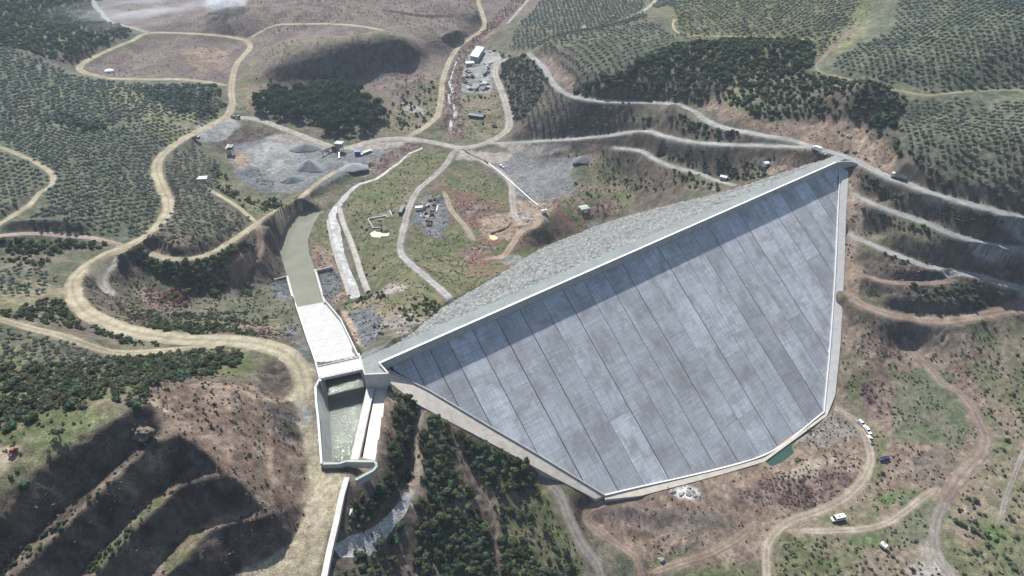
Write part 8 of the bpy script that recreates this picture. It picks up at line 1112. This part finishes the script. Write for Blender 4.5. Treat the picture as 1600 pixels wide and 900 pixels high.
def car(name, label, paint, p, kind="estate", cat="car", group=None, L=4.3, Wd=1.75):
    t = thing(name, label, cat, (0, 0, 0), 0, group); h = L/2; y = Wd/2
    b = MB(); b.side([(-h, .35), (h-.15, .32), (h, .5), (h-.05, .72), (h*.42, .92), (-h+.05, .95), (-h-.02, .6)], -y, y); b.build("body", paint, t, 0.05)
    if kind == "pickup": cab = [(-.35, .93), (h*.45, .90), (h*.12, 1.50), (-.20, 1.52)]
    elif kind == "saloon": cab = [(-h*.72, .93), (h*.45, .90), (h*.10, 1.38), (-h*.38, 1.38)]
    else: cab = [(-h*.96, .93), (h*.45, .90), (h*.10, 1.48), (-h*.84, 1.50)]
    g = MB(); g.side(cab, -y+.10, y-.10); g.build("windows", P_glass, t, 0.03)
    top = max(c[1] for c in cab); x0 = min(cab[2][0], cab[3][0]); x1 = max(cab[2][0], cab[3][0])
    r = MB(); r.box(((x0+x1)/2, 0, top+.03), (x1-x0+.12, Wd-.24, .07)); r.build("roof", paint, t, 0.02)
    if kind == "pickup":
        d = MB(); d.box((-h*.55, 0, .97), (h*.8, Wd-.25, .03)); d.build("load_bed", P_black, t)
    for s in (-1, 1):
        l = MB(); l.box((h-.04, s*(y-.25), .68), (.1, .3, .16)); l.build("headlight", P_silver, t)
    wheels(t, (-h*.62, h*.62), y-.1, .32, .22)
    return place(t, p)
def minibus(p, label):
    t = thing("minibus", label, "van"); h = 2.95; y = 1.0
    b = MB(); b.side([(-h, .4), (h-.1, .38), (h, .6), (h-.1, 1.05), (h-.75, 1.25), (h-1.45, 2.15), (h-1.7, 2.28), (-h+.1, 2.28), (-h, 2.1)], -y, y); b.build("body", P_white, t, 0.06)
    for s in (-1, 1):
        w = MB(); w.box((-.75, s*(y+.004), 1.62), (3.9, .03, .62)); w.build("side_windows", P_glass, t)
        l = MB(); l.box((h-.07, s*.72, .82), (.1, .3, .2)); l.build("headlight", P_silver, t)
    w = MB(); w.box((h-1.06, 0, 1.74), (.04, 1.74, 1.02), 0, ('Y', -0.66)); w.build("windscreen", P_glass, t)
    v = MB(); v.box((-.3, .1, 2.32), (.6, .6, .1)); v.build("roof_hatch", P_black, t, .02)
    v = MB(); v.box((-1.9, .05, 2.31), (.35, .35, .07)); v.build("roof_vent", P_grey, t, .02)
    wheels(t, (-1.75, 1.85), y-.12, .36, .24); return place(t, p)
def dump_truck(p, label, cabcol, bedcol, s=1.0, name="dump_truck", loaded=False):
    t = thing(name, label, "truck")
    b = MB(); b.box((-.6, 0, .85), (7.0, .9, .25)); b.build("chassis", P_black, t)
    c = MB(); c.side([(2.0, .8), (3.9, .75), (3.95, 1.6), (3.6, 2.75), (2.1, 2.85)], -1.2, 1.2); c.build("cab", cabcol, t, .08)
    w = MB(); w.box((3.83, 0, 2.12), (.05, 2.1, .85), 0, ('Y', -.29)); w.build("windscreen", P_glass, t)
    for s_ in (-1, 1): w = MB(); w.box((3.0, s_*1.205, 2.15), (.9, .03, .6)); w.build("side_window", P_glass, t)
    bed = MB(); bed.box((-1.2, 0, 1.15), (5.9, 2.4, .12))
    for s_ in (-1, 1): bed.box((-1.2, s_*1.2, 1.75), (5.9, .1, 1.2))
    bed.box((1.72, 0, 1.95), (.12, 2.4, 1.6)); bed.box((-4.15, 0, 1.65), (.1, 2.4, 1.0)); o = bed.build("tipper_bed", bedcol, t)
    for k in range(6):
        for s_ in (-1, 1): r = MB(); r.box((-3.9+k*1.1, s_*1.28, 1.75), (.09, .08, 1.2)); r.build("bed_rib", bedcol, o)
    if loaded: q = MB(); q.box((-1.2, 0, 1.95), (5.4, 2.1, .9), taper=.6); q.build("load", P_mound, t)
    wheels(t, (-3.3, -2.0, 2.8), 1.02, .52, .36); return place(t, p, s)
def box_truck(p, label):
    t = thing("box_truck", label, "truck"); b = MB(); b.box((0, 0, .8), (6.2, .9, .25)); b.build("chassis", P_black, t)
    c = MB(); c.side([(1.6, .6), (3.1, .6), (3.15, 1.3), (2.7, 2.3), (1.6, 2.35)], -1.05, 1.05); c.build("cab", P_white, t, .08)
    w = MB(); w.box((2.96, 0, 1.8), (.05, 1.8, .8), 0, ('Y', -.4)); w.build("windscreen", P_glass, t)
    b = MB(); b.box((-.8, 0, 2.05), (4.4, 2.2, 2.2)); b.build("cargo_box", P_canvas, t, .05)
    wheels(t, (-2.0, 2.2), .92, .45, .3); return place(t, p)
minibus(OB['van'], "white minibus with a dark roof hatch parked on the bend of the lower dirt track")
car("parked_car", "white estate car first in the row of three nearest the dam", P_white, OB['car1'], "estate", group="white cars in a row on the dirt track", L=4.6)
car("parked_car", "white hatchback in the middle of the row of three parked cars", P_white, OB['car2'], "estate", group="white cars in a row on the dirt track", L=4.2)
car("parked_car", "white pickup with dark load bed last in the row of three cars", P_white, OB['car3'][:3]+(OB['car3'][3]+3.14,), "pickup", group="white cars in a row on the dirt track", L=5.0)
car("parked_car", "navy blue car parked alone at the edge of the ploughed ground", P_navy, OB['bluecar'], "estate", L=4.5)
dump_truck(OB['dump'], "dump truck with white cab and grey tipper bed on the upper road", P_white, P_grey)
box_truck(OB['boxtruck'], "white box truck standing at the right end of the dam crest")
car("parked_car", "small white car beside the box truck on the dam crest", P_white, OB['crestcar'], "saloon", L=4.0)
dump_truck(OB['truckA'], "dark loaded dump truck at the fork above the quarry yard", P_black, P_grey, 1.0, loaded=True)
dump_truck(OB['truckB'], "rusty orange truck beside the haul road above the quarry yard", P_orange, P_black, 0.9)
car("parked_car", "small red car on the pale turning circle at the far lower left", P_red, OB['redcar'], "saloon", L=2.6, Wd=1.2)
car("parked_car", "white car standing on the gravel beside the valley pipeline", P_white, OB['whitecar_valley'], "estate")
def gz1(p): return float(ground_z(p[0], p[1])[0])
def hut(name, label, cat, p, L, Wd, H, wall, roof, rz=0.0, pitch=0.25, parts=True):
    t = thing(name, label, cat, (p[0], p[1], gz1(p)-0.1), rz)
    b = MB(); b.box((0, 0, H/2), (L, Wd, H)); b.build("wall", wall, t)
    r = MB(); y = Wd/2+.2; r.side([(-y, H), (y, H), (0, H+pitch*Wd)], -L/2-.2, L/2+.2); o = r.build("roof", roof, t); o.rotation_euler = (0, 0, math.pi/2)
    if parts:
        d = MB(); d.box((L*.2, -Wd/2-.02, min(1, H*.4)), (.9, .06, min(2, H*.8))); d.build("door", P_grey, t)
        w = MB(); w.box((-L*.22, -Wd/2-.02, H*.6), (.9, .05, .7)); w.build("window", P_glass, t)
    return t
hut("site_hut", "small white hut on the scrubby bank above the dam crest", "hut", OB['hut'], 3.4, 2.6, 2.4, P_canvas, P_white, 0.4)
hut("site_hut", "white kiosk at the end of the grey track meeting the rockfill", "hut", OB['kiosk'], 4.2, 2.8, 2.6, P_wall, P_white, -0.5)
hut("site_cabin", "white portable cabin among olive trees by the quarry yard", "cabin", OB['cabin'], 8.5, 4.0, 2.8, P_white, P_white, 0.15, 0.08)
hut("site_hut", "hut with a pale green roof on the valley floor near the dam", "hut", OB['greenhut'], 6.5, 5.5, 2.2, P_wall, P_paleg, 0.4, 0.08)
hut("water_kiosk", "tiny white box beside the green-roofed hut", "box", OB['hut2'], 2.2, 1.6, 1.5, P_canvas, P_canvas, 0.4, 0.1, False)
def container(name, label, cat, p, L, Wd, H, mat, rz):
    t = thing(name, label, cat, (p[0], p[1], gz1(p)-.05), rz); b = MB(); b.box((0, 0, H/2+.1), (L, Wd, H)); b.build("body", mat, t, .04)
    for k in range(int(L/.7)):
        for s in (-1, 1): r = MB(); r.box((-L/2+.5+k*.7, s*(Wd/2+.03), H/2+.1), (.25, .06, H*.85)); r.build("corrugation", mat, t)
    d = MB(); d.box((L/2+.03, 0, H/2+.1), (.05, Wd*.9, H*.9)); d.build("door", P_grey, t)
    return t
container("site_container", "white container standing in the scrap yard on grey gravel", "container", OB['site_cont'], 5.5, 2.5, 2.5, P_white, 0.2)
container("site_container", "long dark green container lying in the grass beside the track", "container", OB['green_cont'], 9.0, 2.4, 2.4, P_green, OB['green_cont'][3])
container("site_container", "bright blue container in the quarry yard by the crusher", "container", OB['skip'], 4.5, 3.2, 3.4, P_blue, 0.1)
# sheds and yard
q = [Vector((p[0], p[1], 0)) for p in OB['shed1']]; zb = min(gz1(p) for p in OB['shed1'])
t = thing("workshop_shed", "long grey shed with two stepped pale sheet roofs in the yard", "shed", (q[0].x, q[0].y, zb))
e1 = (q[1]-q[0]); e2 = (q[3]-q[0])
for k, (a, b_, h) in enumerate(((0.02, .52, 6.4), (.56, .98, 5.8))):
    pl = [e2*a, e1+e2*a, e1+e2*b_, e2*b_]
    mb = MB(); mb.prism([(p.x, p.y) for p in pl], -.5, h); mb.build("wall", P_wall, t)
    c = sum(pl, Vector())/4; pl2 = [c+(p-c)*1.08 for p in pl]
    mb = MB(); mb.prism([(p.x, p.y) for p in pl2], [h+.02, h+.02, h+.35, h+.35], [h+.3, h+.3, h+.65, h+.65]); mb.build("roof", P_roof, t)
    mb = MB(); n_ = Vector((e1.y, -e1.x, 0)).normalized()*.04; s_ = pl[0]+n_+e1*.15; s2 = pl[0]+n_+e1*.75
    mb.ribbon_wall([(s_.x, s_.y, 4.2), (s2.x, s2.y, 4.2)], .08, 0.2); mb.build("door", P_grey, t)
hut("storage_shed", "small pale-roofed store just below the long yard shed", "shed", OB['shed2'], 9, 7, 3.4, P_wall, P_roof, 0.2, 0.1)
hut("canopy_shed", "low flat dark-roofed shed alone in the grass below the yard", "shed", OB['darkshed'], 14, 7.5, 2.2, P_black, P_black, -0.35, 0.04, False)
yl = OB['yard']; rr = random.Random(3)
def machine(p, label, col, rz):
    t = thing("excavator", label, "excavator", (p[0], p[1], gz1(p)), rz)
    for s in (-1, 1): m_ = MB(); m_.box((0, s*1.1, .45), (4.0, .6, .9)); m_.build("track", P_black, t, .1)
    b = MB(); b.box((-.6, 0, 1.7), (3.4, 2.5, 1.5)); b.build("body", col, t, .1)
    c = MB(); c.box((.6, -.7, 2.3), (1.5, 1.1, 1.6)); c.build("cab", P_glass, t, .05)
    a = MB(); a.tube([(1, .4, 1.8), (3.2, .4, 4.4), (5.8, .4, 3.2)], .28, 6); o = a.build("boom", col, t)
    a = MB(); a.tube([(5.8, .4, 3.2), (6.2, .4, .9)], .22, 6); a.build("arm", col, o)
    a = MB(); a.box((6.3, .4, .6), (1.0, 1.0, .9)); a.build("bucket", P_black, o); return t
machine(yl[0], "dark tracked excavator parked left of the yard's open middle", P_black, 2.4)
machine(yl[1], "dark tracked excavator parked at the right side of the yard", P_black, 0.6)
machine(yl[29], "yellowed excavator among the scrap at the yard's left edge", P_yellow, 3.0)
kinds = [("rusty steel frame", P_rust), ("stack of grey steel beams", P_grey), ("pile of white sheeting", P_canvas), ("weathered timber pallet stack", P_wood), ("dark steel tank", P_black)]
def scrap(nm, label, cat, p, mat, seed, s=1.0, group=None):
    r = random.Random(seed); t = MB(); t.box((0, 0, .35), (2.6, 1.6, .5), r.uniform(0, 3))
    for k in range(6): t.box((r.uniform(-1, 1), r.uniform(-.8, .8), .5+k*.18), (r.uniform(.8, 2.8), r.uniform(.15, .6), .16), r.uniform(0, 3.1))
    o = t.build(nm, mat); o.location = (p[0], p[1], gz1(p)); o.scale = (s, s, s); tag(o, label, cat, group); return o
cols = [(P_white, "white"), (P_white, "white"), (P_silver, "silver"), (P_navy, "dark blue"), (P_white, "white"), (P_silver, "silver"), (P_white, "white"), (P_red, "dull red")]
for k, p in enumerate(yl[2:29]):
    if k in (9, 10, 13, 14, 16, 17, 18, 19, 20, 22, 24):
        c, nme = cols[k % len(cols)]; car("parked_car", "tiny %s vehicle parked in the cluttered contractor's yard" % nme, c, p+(rr.uniform(0, 6.28),), rr.choice(("estate", "saloon", "pickup")), "car", "vehicles in the contractor's yard")
    else:
        d_, m_ = kinds[k % 5]; scrap("scrap_pile", "%s dumped along the edge of the contractor's yard" % d_, "scrap", p, m_, k, 1.7, "dumped materials in the contractor's yard")
for k, p in enumerate(OB['scrap']):
    d_, m_ = kinds[(0, 1, 0, 3, 4)[k % 5]]; scrap("scrap_pile", "%s lying on the grey gravel pad in the valley" % d_, "scrap", p, m_, 40+k, 1.25, "scrap on the valley gravel pad")
def pipe(nm, label, cat, pts, r, mat, lift=.3):
    t = thing(nm, label, cat, (pts[0][0], pts[0][1], gz1(pts[0]))); o_ = Vector(t.location)
    L = [Vector((p[0], p[1], gz1(p)+lift))-o_ for p in smooth_line([(p[0], p[1], p[2]) for p in pts], 4.0)]
    m_ = MB(); m_.tube(L, r, 8); m_.build("pipe", mat, t, 0, True)
    for i in range(1, len(L), 3): s = MB(); s.box(L[i]-Vector((0, 0, lift*.6)), (.5, .5, lift)); s.build("support", M_conc, t)
    return t
pipe("pipeline", "thin white pipe running straight across the grey gravel flat", "pipeline", OB['pipeline'], .42, P_white)
pipe("steel_pipe", "short white pipe lying on the gravel pad by the scrap", "pipe", OB['white_pipe'], .55, P_white)
pipe("steel_pipe", "thin pale pole lying in the grass near the ruined basin", "pipe", OB['pole_pipe'], .25, P_canvas)
pipe("drain_pipe", "dark pipe curving through the dirt from the road junction", "pipe", OB['ditch'], .7, P_wood, .2)
def mound(p, label, rx, ry, h, mat, rz=0.0, ridge=0.3):
    n, k = 14, 30; V = [(0, 0, h)]; r_ = random.Random(int(rx*10+h*7)); ph = [r_.uniform(0, 6) for _ in range(4)]
    for i in range(1, n+1):
        q = i/n
        for j in range(k):
            a = 6.283*j/k; w = 1+.10*math.sin(3*a+ph[0])+.06*math.sin(7*a+ph[1])
            z = h*(1-q)**1.0 if q > ridge else h*(1-ridge)+(h*ridge)*(1-(q/ridge)**2)*.5
            V.append((rx*q*w*math.cos(a), ry*q*w*math.sin(a), z-(.4 if i == n else 0)+r_.uniform(-.12, .12)))
    F = [(0, 1+j, 1+(j+1) % k) for j in range(k)]
    for i in range(n-1):
        for j in range(k): a = 1+i*k; F.append((a+j, a+k+j, a+k+(j+1) % k, a+(j+1) % k))
    o = MB().add(V, F).build("stockpile", mat, None, 0, True); o.location = (p[0], p[1], gz1(p)); o.rotation_euler = (0, 0, rz)
    return tag(o, label, "stockpile")
mound(OB['pile1'], "broad grey gravel stockpile at the back of the quarry yard", 13, 8, 4.5, P_mound, 0.1)
mound(OB['pile2'], "tall ridged gravel stockpile with a dark shaded side in the yard", 13, 9, 8.0, P_mound_pale, -0.5)
mound(OB['pile3'], "low dark dome of gravel at the front of the quarry yard", 9.5, 5, 4.2, P_mound, 0.1)
mound(OB['pile4'], "flat-topped gravel heap below the crusher conveyor", 12, 8, 3.0, P_mound_pale, 0.3)
mound(OB['pile6'], "small brown-grey heap at the foot of the valley slope", 9, 7, 4.0, P_mound, 0.2)
# crusher: hopper tower, screens and two conveyors
p = OB['crusher']; t = thing("stone_crusher", "steel stone crusher with hopper tower and sloping conveyors in the yard", "crusher", (p[0], p[1], gz1(p)), -0.2)
for s in (-1, 1):
    for x in (-2, 2): m_ = MB(); m_.box((x, s*1.8, 3), (.4, .4, 6)); m_.build("leg", P_grey, t)
m_ = MB(); m_.box((0, 0, 6.6), (5.5, 4.6, 2.2), taper=1.25); m_.build("hopper", P_grey, t)
m_ = MB(); m_.box((0, 0, 4.2), (4.4, 3.4, 1.8)); m_.build("screen_box", P_wall, t)
m_ = MB(); m_.box((-5, 0.3, 1.9), (4.2, 3.0, 3.4)); m_.build("crusher_body", P_rust, t)
for a, b_ in (((-2, 0, 5.2), (-13, -3, 1.6)), ((0, -2, 3.6), (5, -14, 1.0)), ((-6, -1, 2.4), (-12, -13, 4.8))):
    m_ = MB(); A_ = Vector(a); B_ = Vector(b_); d_ = (B_-A_); L_ = d_.length; ang = math.atan2(d_.y, d_.x)
    mm = MB(); s_ = Vector((-math.sin(ang), math.cos(ang), 0))*.55
    mm.add([A_+s_, A_-s_, B_-s_, B_+s_, A_+s_-Vector((0, 0, .5)), A_-s_-Vector((0, 0, .5)), B_-s_-Vector((0, 0, .5)), B_+s_-Vector((0, 0, .5))], [(0, 1, 2, 3), (7, 6, 5, 4), (0, 4, 5, 1), (1, 5, 6, 2), (2, 6, 7, 3), (3, 7, 4, 0)])
    o = mm.build("conveyor", P_black, t)
    for q_ in (.35, .8): c = A_.lerp(B_, q_); ll = MB(); ll.box((c.x, c.y, c.z/2-.2), (.25, .9, c.z)); ll.build("trestle", P_grey, o)
p = OB['trailer']; t = thing("flatbed_trailer", "long flatbed trailer with a pale load beside the blue container", "trailer", (p[0], p[1], gz1(p)), p[3])
m_ = MB(); m_.box((0, 0, 1.1), (12, 2.5, .3)); m_.build("bed", P_grey, t); m_ = MB(); m_.box((1, 0, 1.6), (7, 2.0, .8)); m_.build("load", P_canvas, t); wheels(t, (-4.6, -3.4, 4.2), 1.0, .5, .35)
p = OB['hopper']; t = thing("loading_ramp_wall", "tall pale concrete loading wall at the left edge of the quarry yard", "wall", (p[0], p[1], gz1(p)), 0.1)
m_ = MB(); m_.box((0, 0, 3.2), (1.2, 9, 7)); m_.build("wall", M_conc_pale, t); m_ = MB(); m_.box((2.2, 0.5, 5.4), (3.6, 4.5, 2.4), taper=1.3); m_.build("hopper", P_black, t)
for s in (-1, 1): m_ = MB(); m_.box((3.4, .5+s*1.6, 2.2), (.3, .3, 4.4)); m_.build("leg", P_grey, t)
# round white tank/tent, big tank, bale, tanker
p = OB['tent']; t = thing("round_tent", "round white domed tent on the dirt inside the far road loop", "tent", (p[0], p[1], gz1(p)))
k = 20; prof = [(4.6, 0), (4.6, 1.5), (3.9, 2.2), (2.2, 3.0), (0.05, 3.4)]
V = [(r_*math.cos(6.283*j/k), r_*math.sin(6.283*j/k), z) for r_, z in prof for j in range(k)]; F = [(i*k+j, i*k+(j+1) % k, (i+1)*k+(j+1) % k, (i+1)*k+j) for i in range(len(prof)-1) for j in range(k)]
MB().add(V, F).build("canvas", P_canvas, t, 0, True); m_ = MB(); m_.box((4.55, 0, .9), (.2, 1.2, 1.8)); m_.build("door", P_grey, t)
def drum(name, label, cat, p, L, r, mat, rz, mat2):
    t = thing(name, label, cat, (p[0], p[1], gz1(p)), rz); k = 16
    m_ = MB(); m_.tube([(-L/2, 0, r+.3), (-L/2+.05, 0, r+.3), (L/2-.05, 0, r+.3), (L/2, 0, r+.3)], r, k); m_.build("shell", mat, t, .05, True)
    for x in (-L*.3, L*.3): s = MB(); s.box((x, 0, .35), (.4, r*1.5, .8)); s.build("saddle", mat2, t)
    m_ = MB(); m_.tube([(0, 0, 2*r+.2), (0, 0, 2*r+.55)], .3, 8); m_.build("filler_cap", mat2, t); return t
drum("water_tank", "white plastic tank lying alone on the grass at lower right", "tank", OB['tank'], 2.5, 1.05, P_canvas, 2.2, P_grey)
drum("water_tank", "white tank beside the end of the valley pipeline", "tank", OB['bigtank'], 4.0, 1.4, P_white, 0.4, P_grey)
def boulder(name, label, p, s, mat, seed, sub=3, sq=.75, cat="boulder", group=None):
    bm = bmesh.new(); bmesh.ops.create_icosphere(bm, subdivisions=sub, radius=1.0); r_ = random.Random(seed); o_ = Vector((r_.uniform(0, 9), r_.uniform(0, 9), r_.uniform(0, 9)))
    from mathutils import noise as mn
    for v in bm.verts: v.co *= 1+.55*mn.noise(v.co*1.3+o_)+.2*mn.noise(v.co*3.5+o_); v.co.z *= sq
    me = bpy.data.meshes.new(name); bm.to_mesh(me); bm.free(); me.materials.append(mat)
    o = put(name, me, None, (p[0], p[1], gz1(p)+s*.2)); o.scale = (s, s, s); o.rotation_euler = (0, 0, r_.uniform(0, 6)); return tag(o, label, cat, group)
boulder("rock_outcrop", "large pale-topped rock outcrop beside the top bench of the stepped cut", OB['boulder'], 2.5, P_rockb, 5, 4)
rr = random.Random(8); p = OB['whiterocks']
for k in range(18):
    q = (p[0]+rr.gauss(0, 3.6), p[1]+rr.gauss(0, 1.6)); boulder("white_boulder", "white boulder in the pale heap below the plinth path", q, rr.uniform(.4, 1.0), P_rockw, k, 2, .75, "boulder", "white boulders below the plinth path")
boulder("white_boulder", "lone white boulder in the grass beside the lower brown track", OB['whitebale'], 1.2, P_rockw, 77, 3)
for k, p in enumerate(OB['hillrocks']): boulder("grey_boulder", "pale boulder on the broken red slope above the upper road", p, (1.2, 1.5, 1.0, 1.2, 1.6, 1.1, .9, .8)[k], P_rockw if k < 2 else P_rockb, 90+k, 2, .75, "boulder", "boulders on the slope above the upper road")
p = OB['driftwood']; t = thing("driftwood_pile", "dark tangle of uprooted branches on the mud beside the dam toe", "driftwood", (p[0], p[1], gz1(p)))
for k in range(14):
    a = rr.uniform(0, 6.28); L_ = rr.uniform(1.2, 3.2); m_ = MB(); x, y = rr.gauss(0, .9), rr.gauss(0, .6)
    m_.tube([(x, y, .1), (x+math.cos(a)*L_*.5, y+math.sin(a)*L_*.5, rr.uniform(.5, 1.3)), (x+math.cos(a)*L_, y+math.sin(a)*L_, rr.uniform(.2, 1.8))], .13, 5, .03); m_.build("branch", M_bark, t)
# ruined basin walls
b_ = OB['basin']; t = thing("ruined_basin", "low broken concrete basin walls standing in the valley grass", "ruin", (b_[0][0], b_[0][1], gz1(b_[0]))); o_ = Vector(t.location)
for a, c in ((0, 1), (1, 2), (4, 5), (5, 0)):
    A_ = Vector((b_[a][0], b_[a][1], gz1(b_[a])))-o_; C_ = Vector((b_[c][0], b_[c][1], gz1(b_[c])))-o_
    m_ = MB(); m_.ribbon_wall([tuple(A_+Vector((0, 0, .9))), tuple(C_+Vector((0, 0, .9)))], .5, [A_.z-.5, C_.z-.5]); m_.build("wall", M_conc_pale, t)
pipe("spoil_ridge", "dark ridge of dug earth beside the small ochre puddle", "earth ridge", OB['trench'], 1.0, P_wood, .2)
for i_, (k, L_, w_, rz) in enumerate((('slab1', 3.2, .9, 0.1), ('slab2', .8, 3.2, 0.05))):
    m_ = MB(); m_.box((0, 0, .3), (L_, w_, .7)); o = m_.build("concrete_block", M_conc_pale, None, .05); p = OB[k]; o.location = (p[0], p[1], gz1(p)); o.rotation_euler = (0, 0, rz)
    tag(o, ("pale concrete beam lying crosswise at the edge of the gully", "pale concrete beam pointing downhill at the edge of the gully")[i_], "block")
for k, p in enumerate(OB['stones_wall']):
    m_ = MB(); m_.box((0, 0, .6), (5, 1.6, 1.4)); m_.box((1.2, .2, 1.5), (2.4, 1.2, .6), .2); o = m_.build("stacked_blocks", M_conc_pale, None, .06); o.location = (p[0], p[1], gz1(p)); tag(o, "stack of pale blocks along the track below the far road loop", "blocks", "stacked blocks below the far loop")
for k, (px_, py_) in enumerate(CYP):
    x, y = px_, py_; o = thing("cypress_tree", "slim dark cypress rising above the dense pine grove", "tree", (x, y, gz1((x, y))), k*1.1, "cypresses in the pine grove"); s = (11.5, 13, 12, 14, 12.5, 11)[k % 6]; o.scale = (s, s, s)
    put("crown", cym, o); put("trunk", cyt, o)
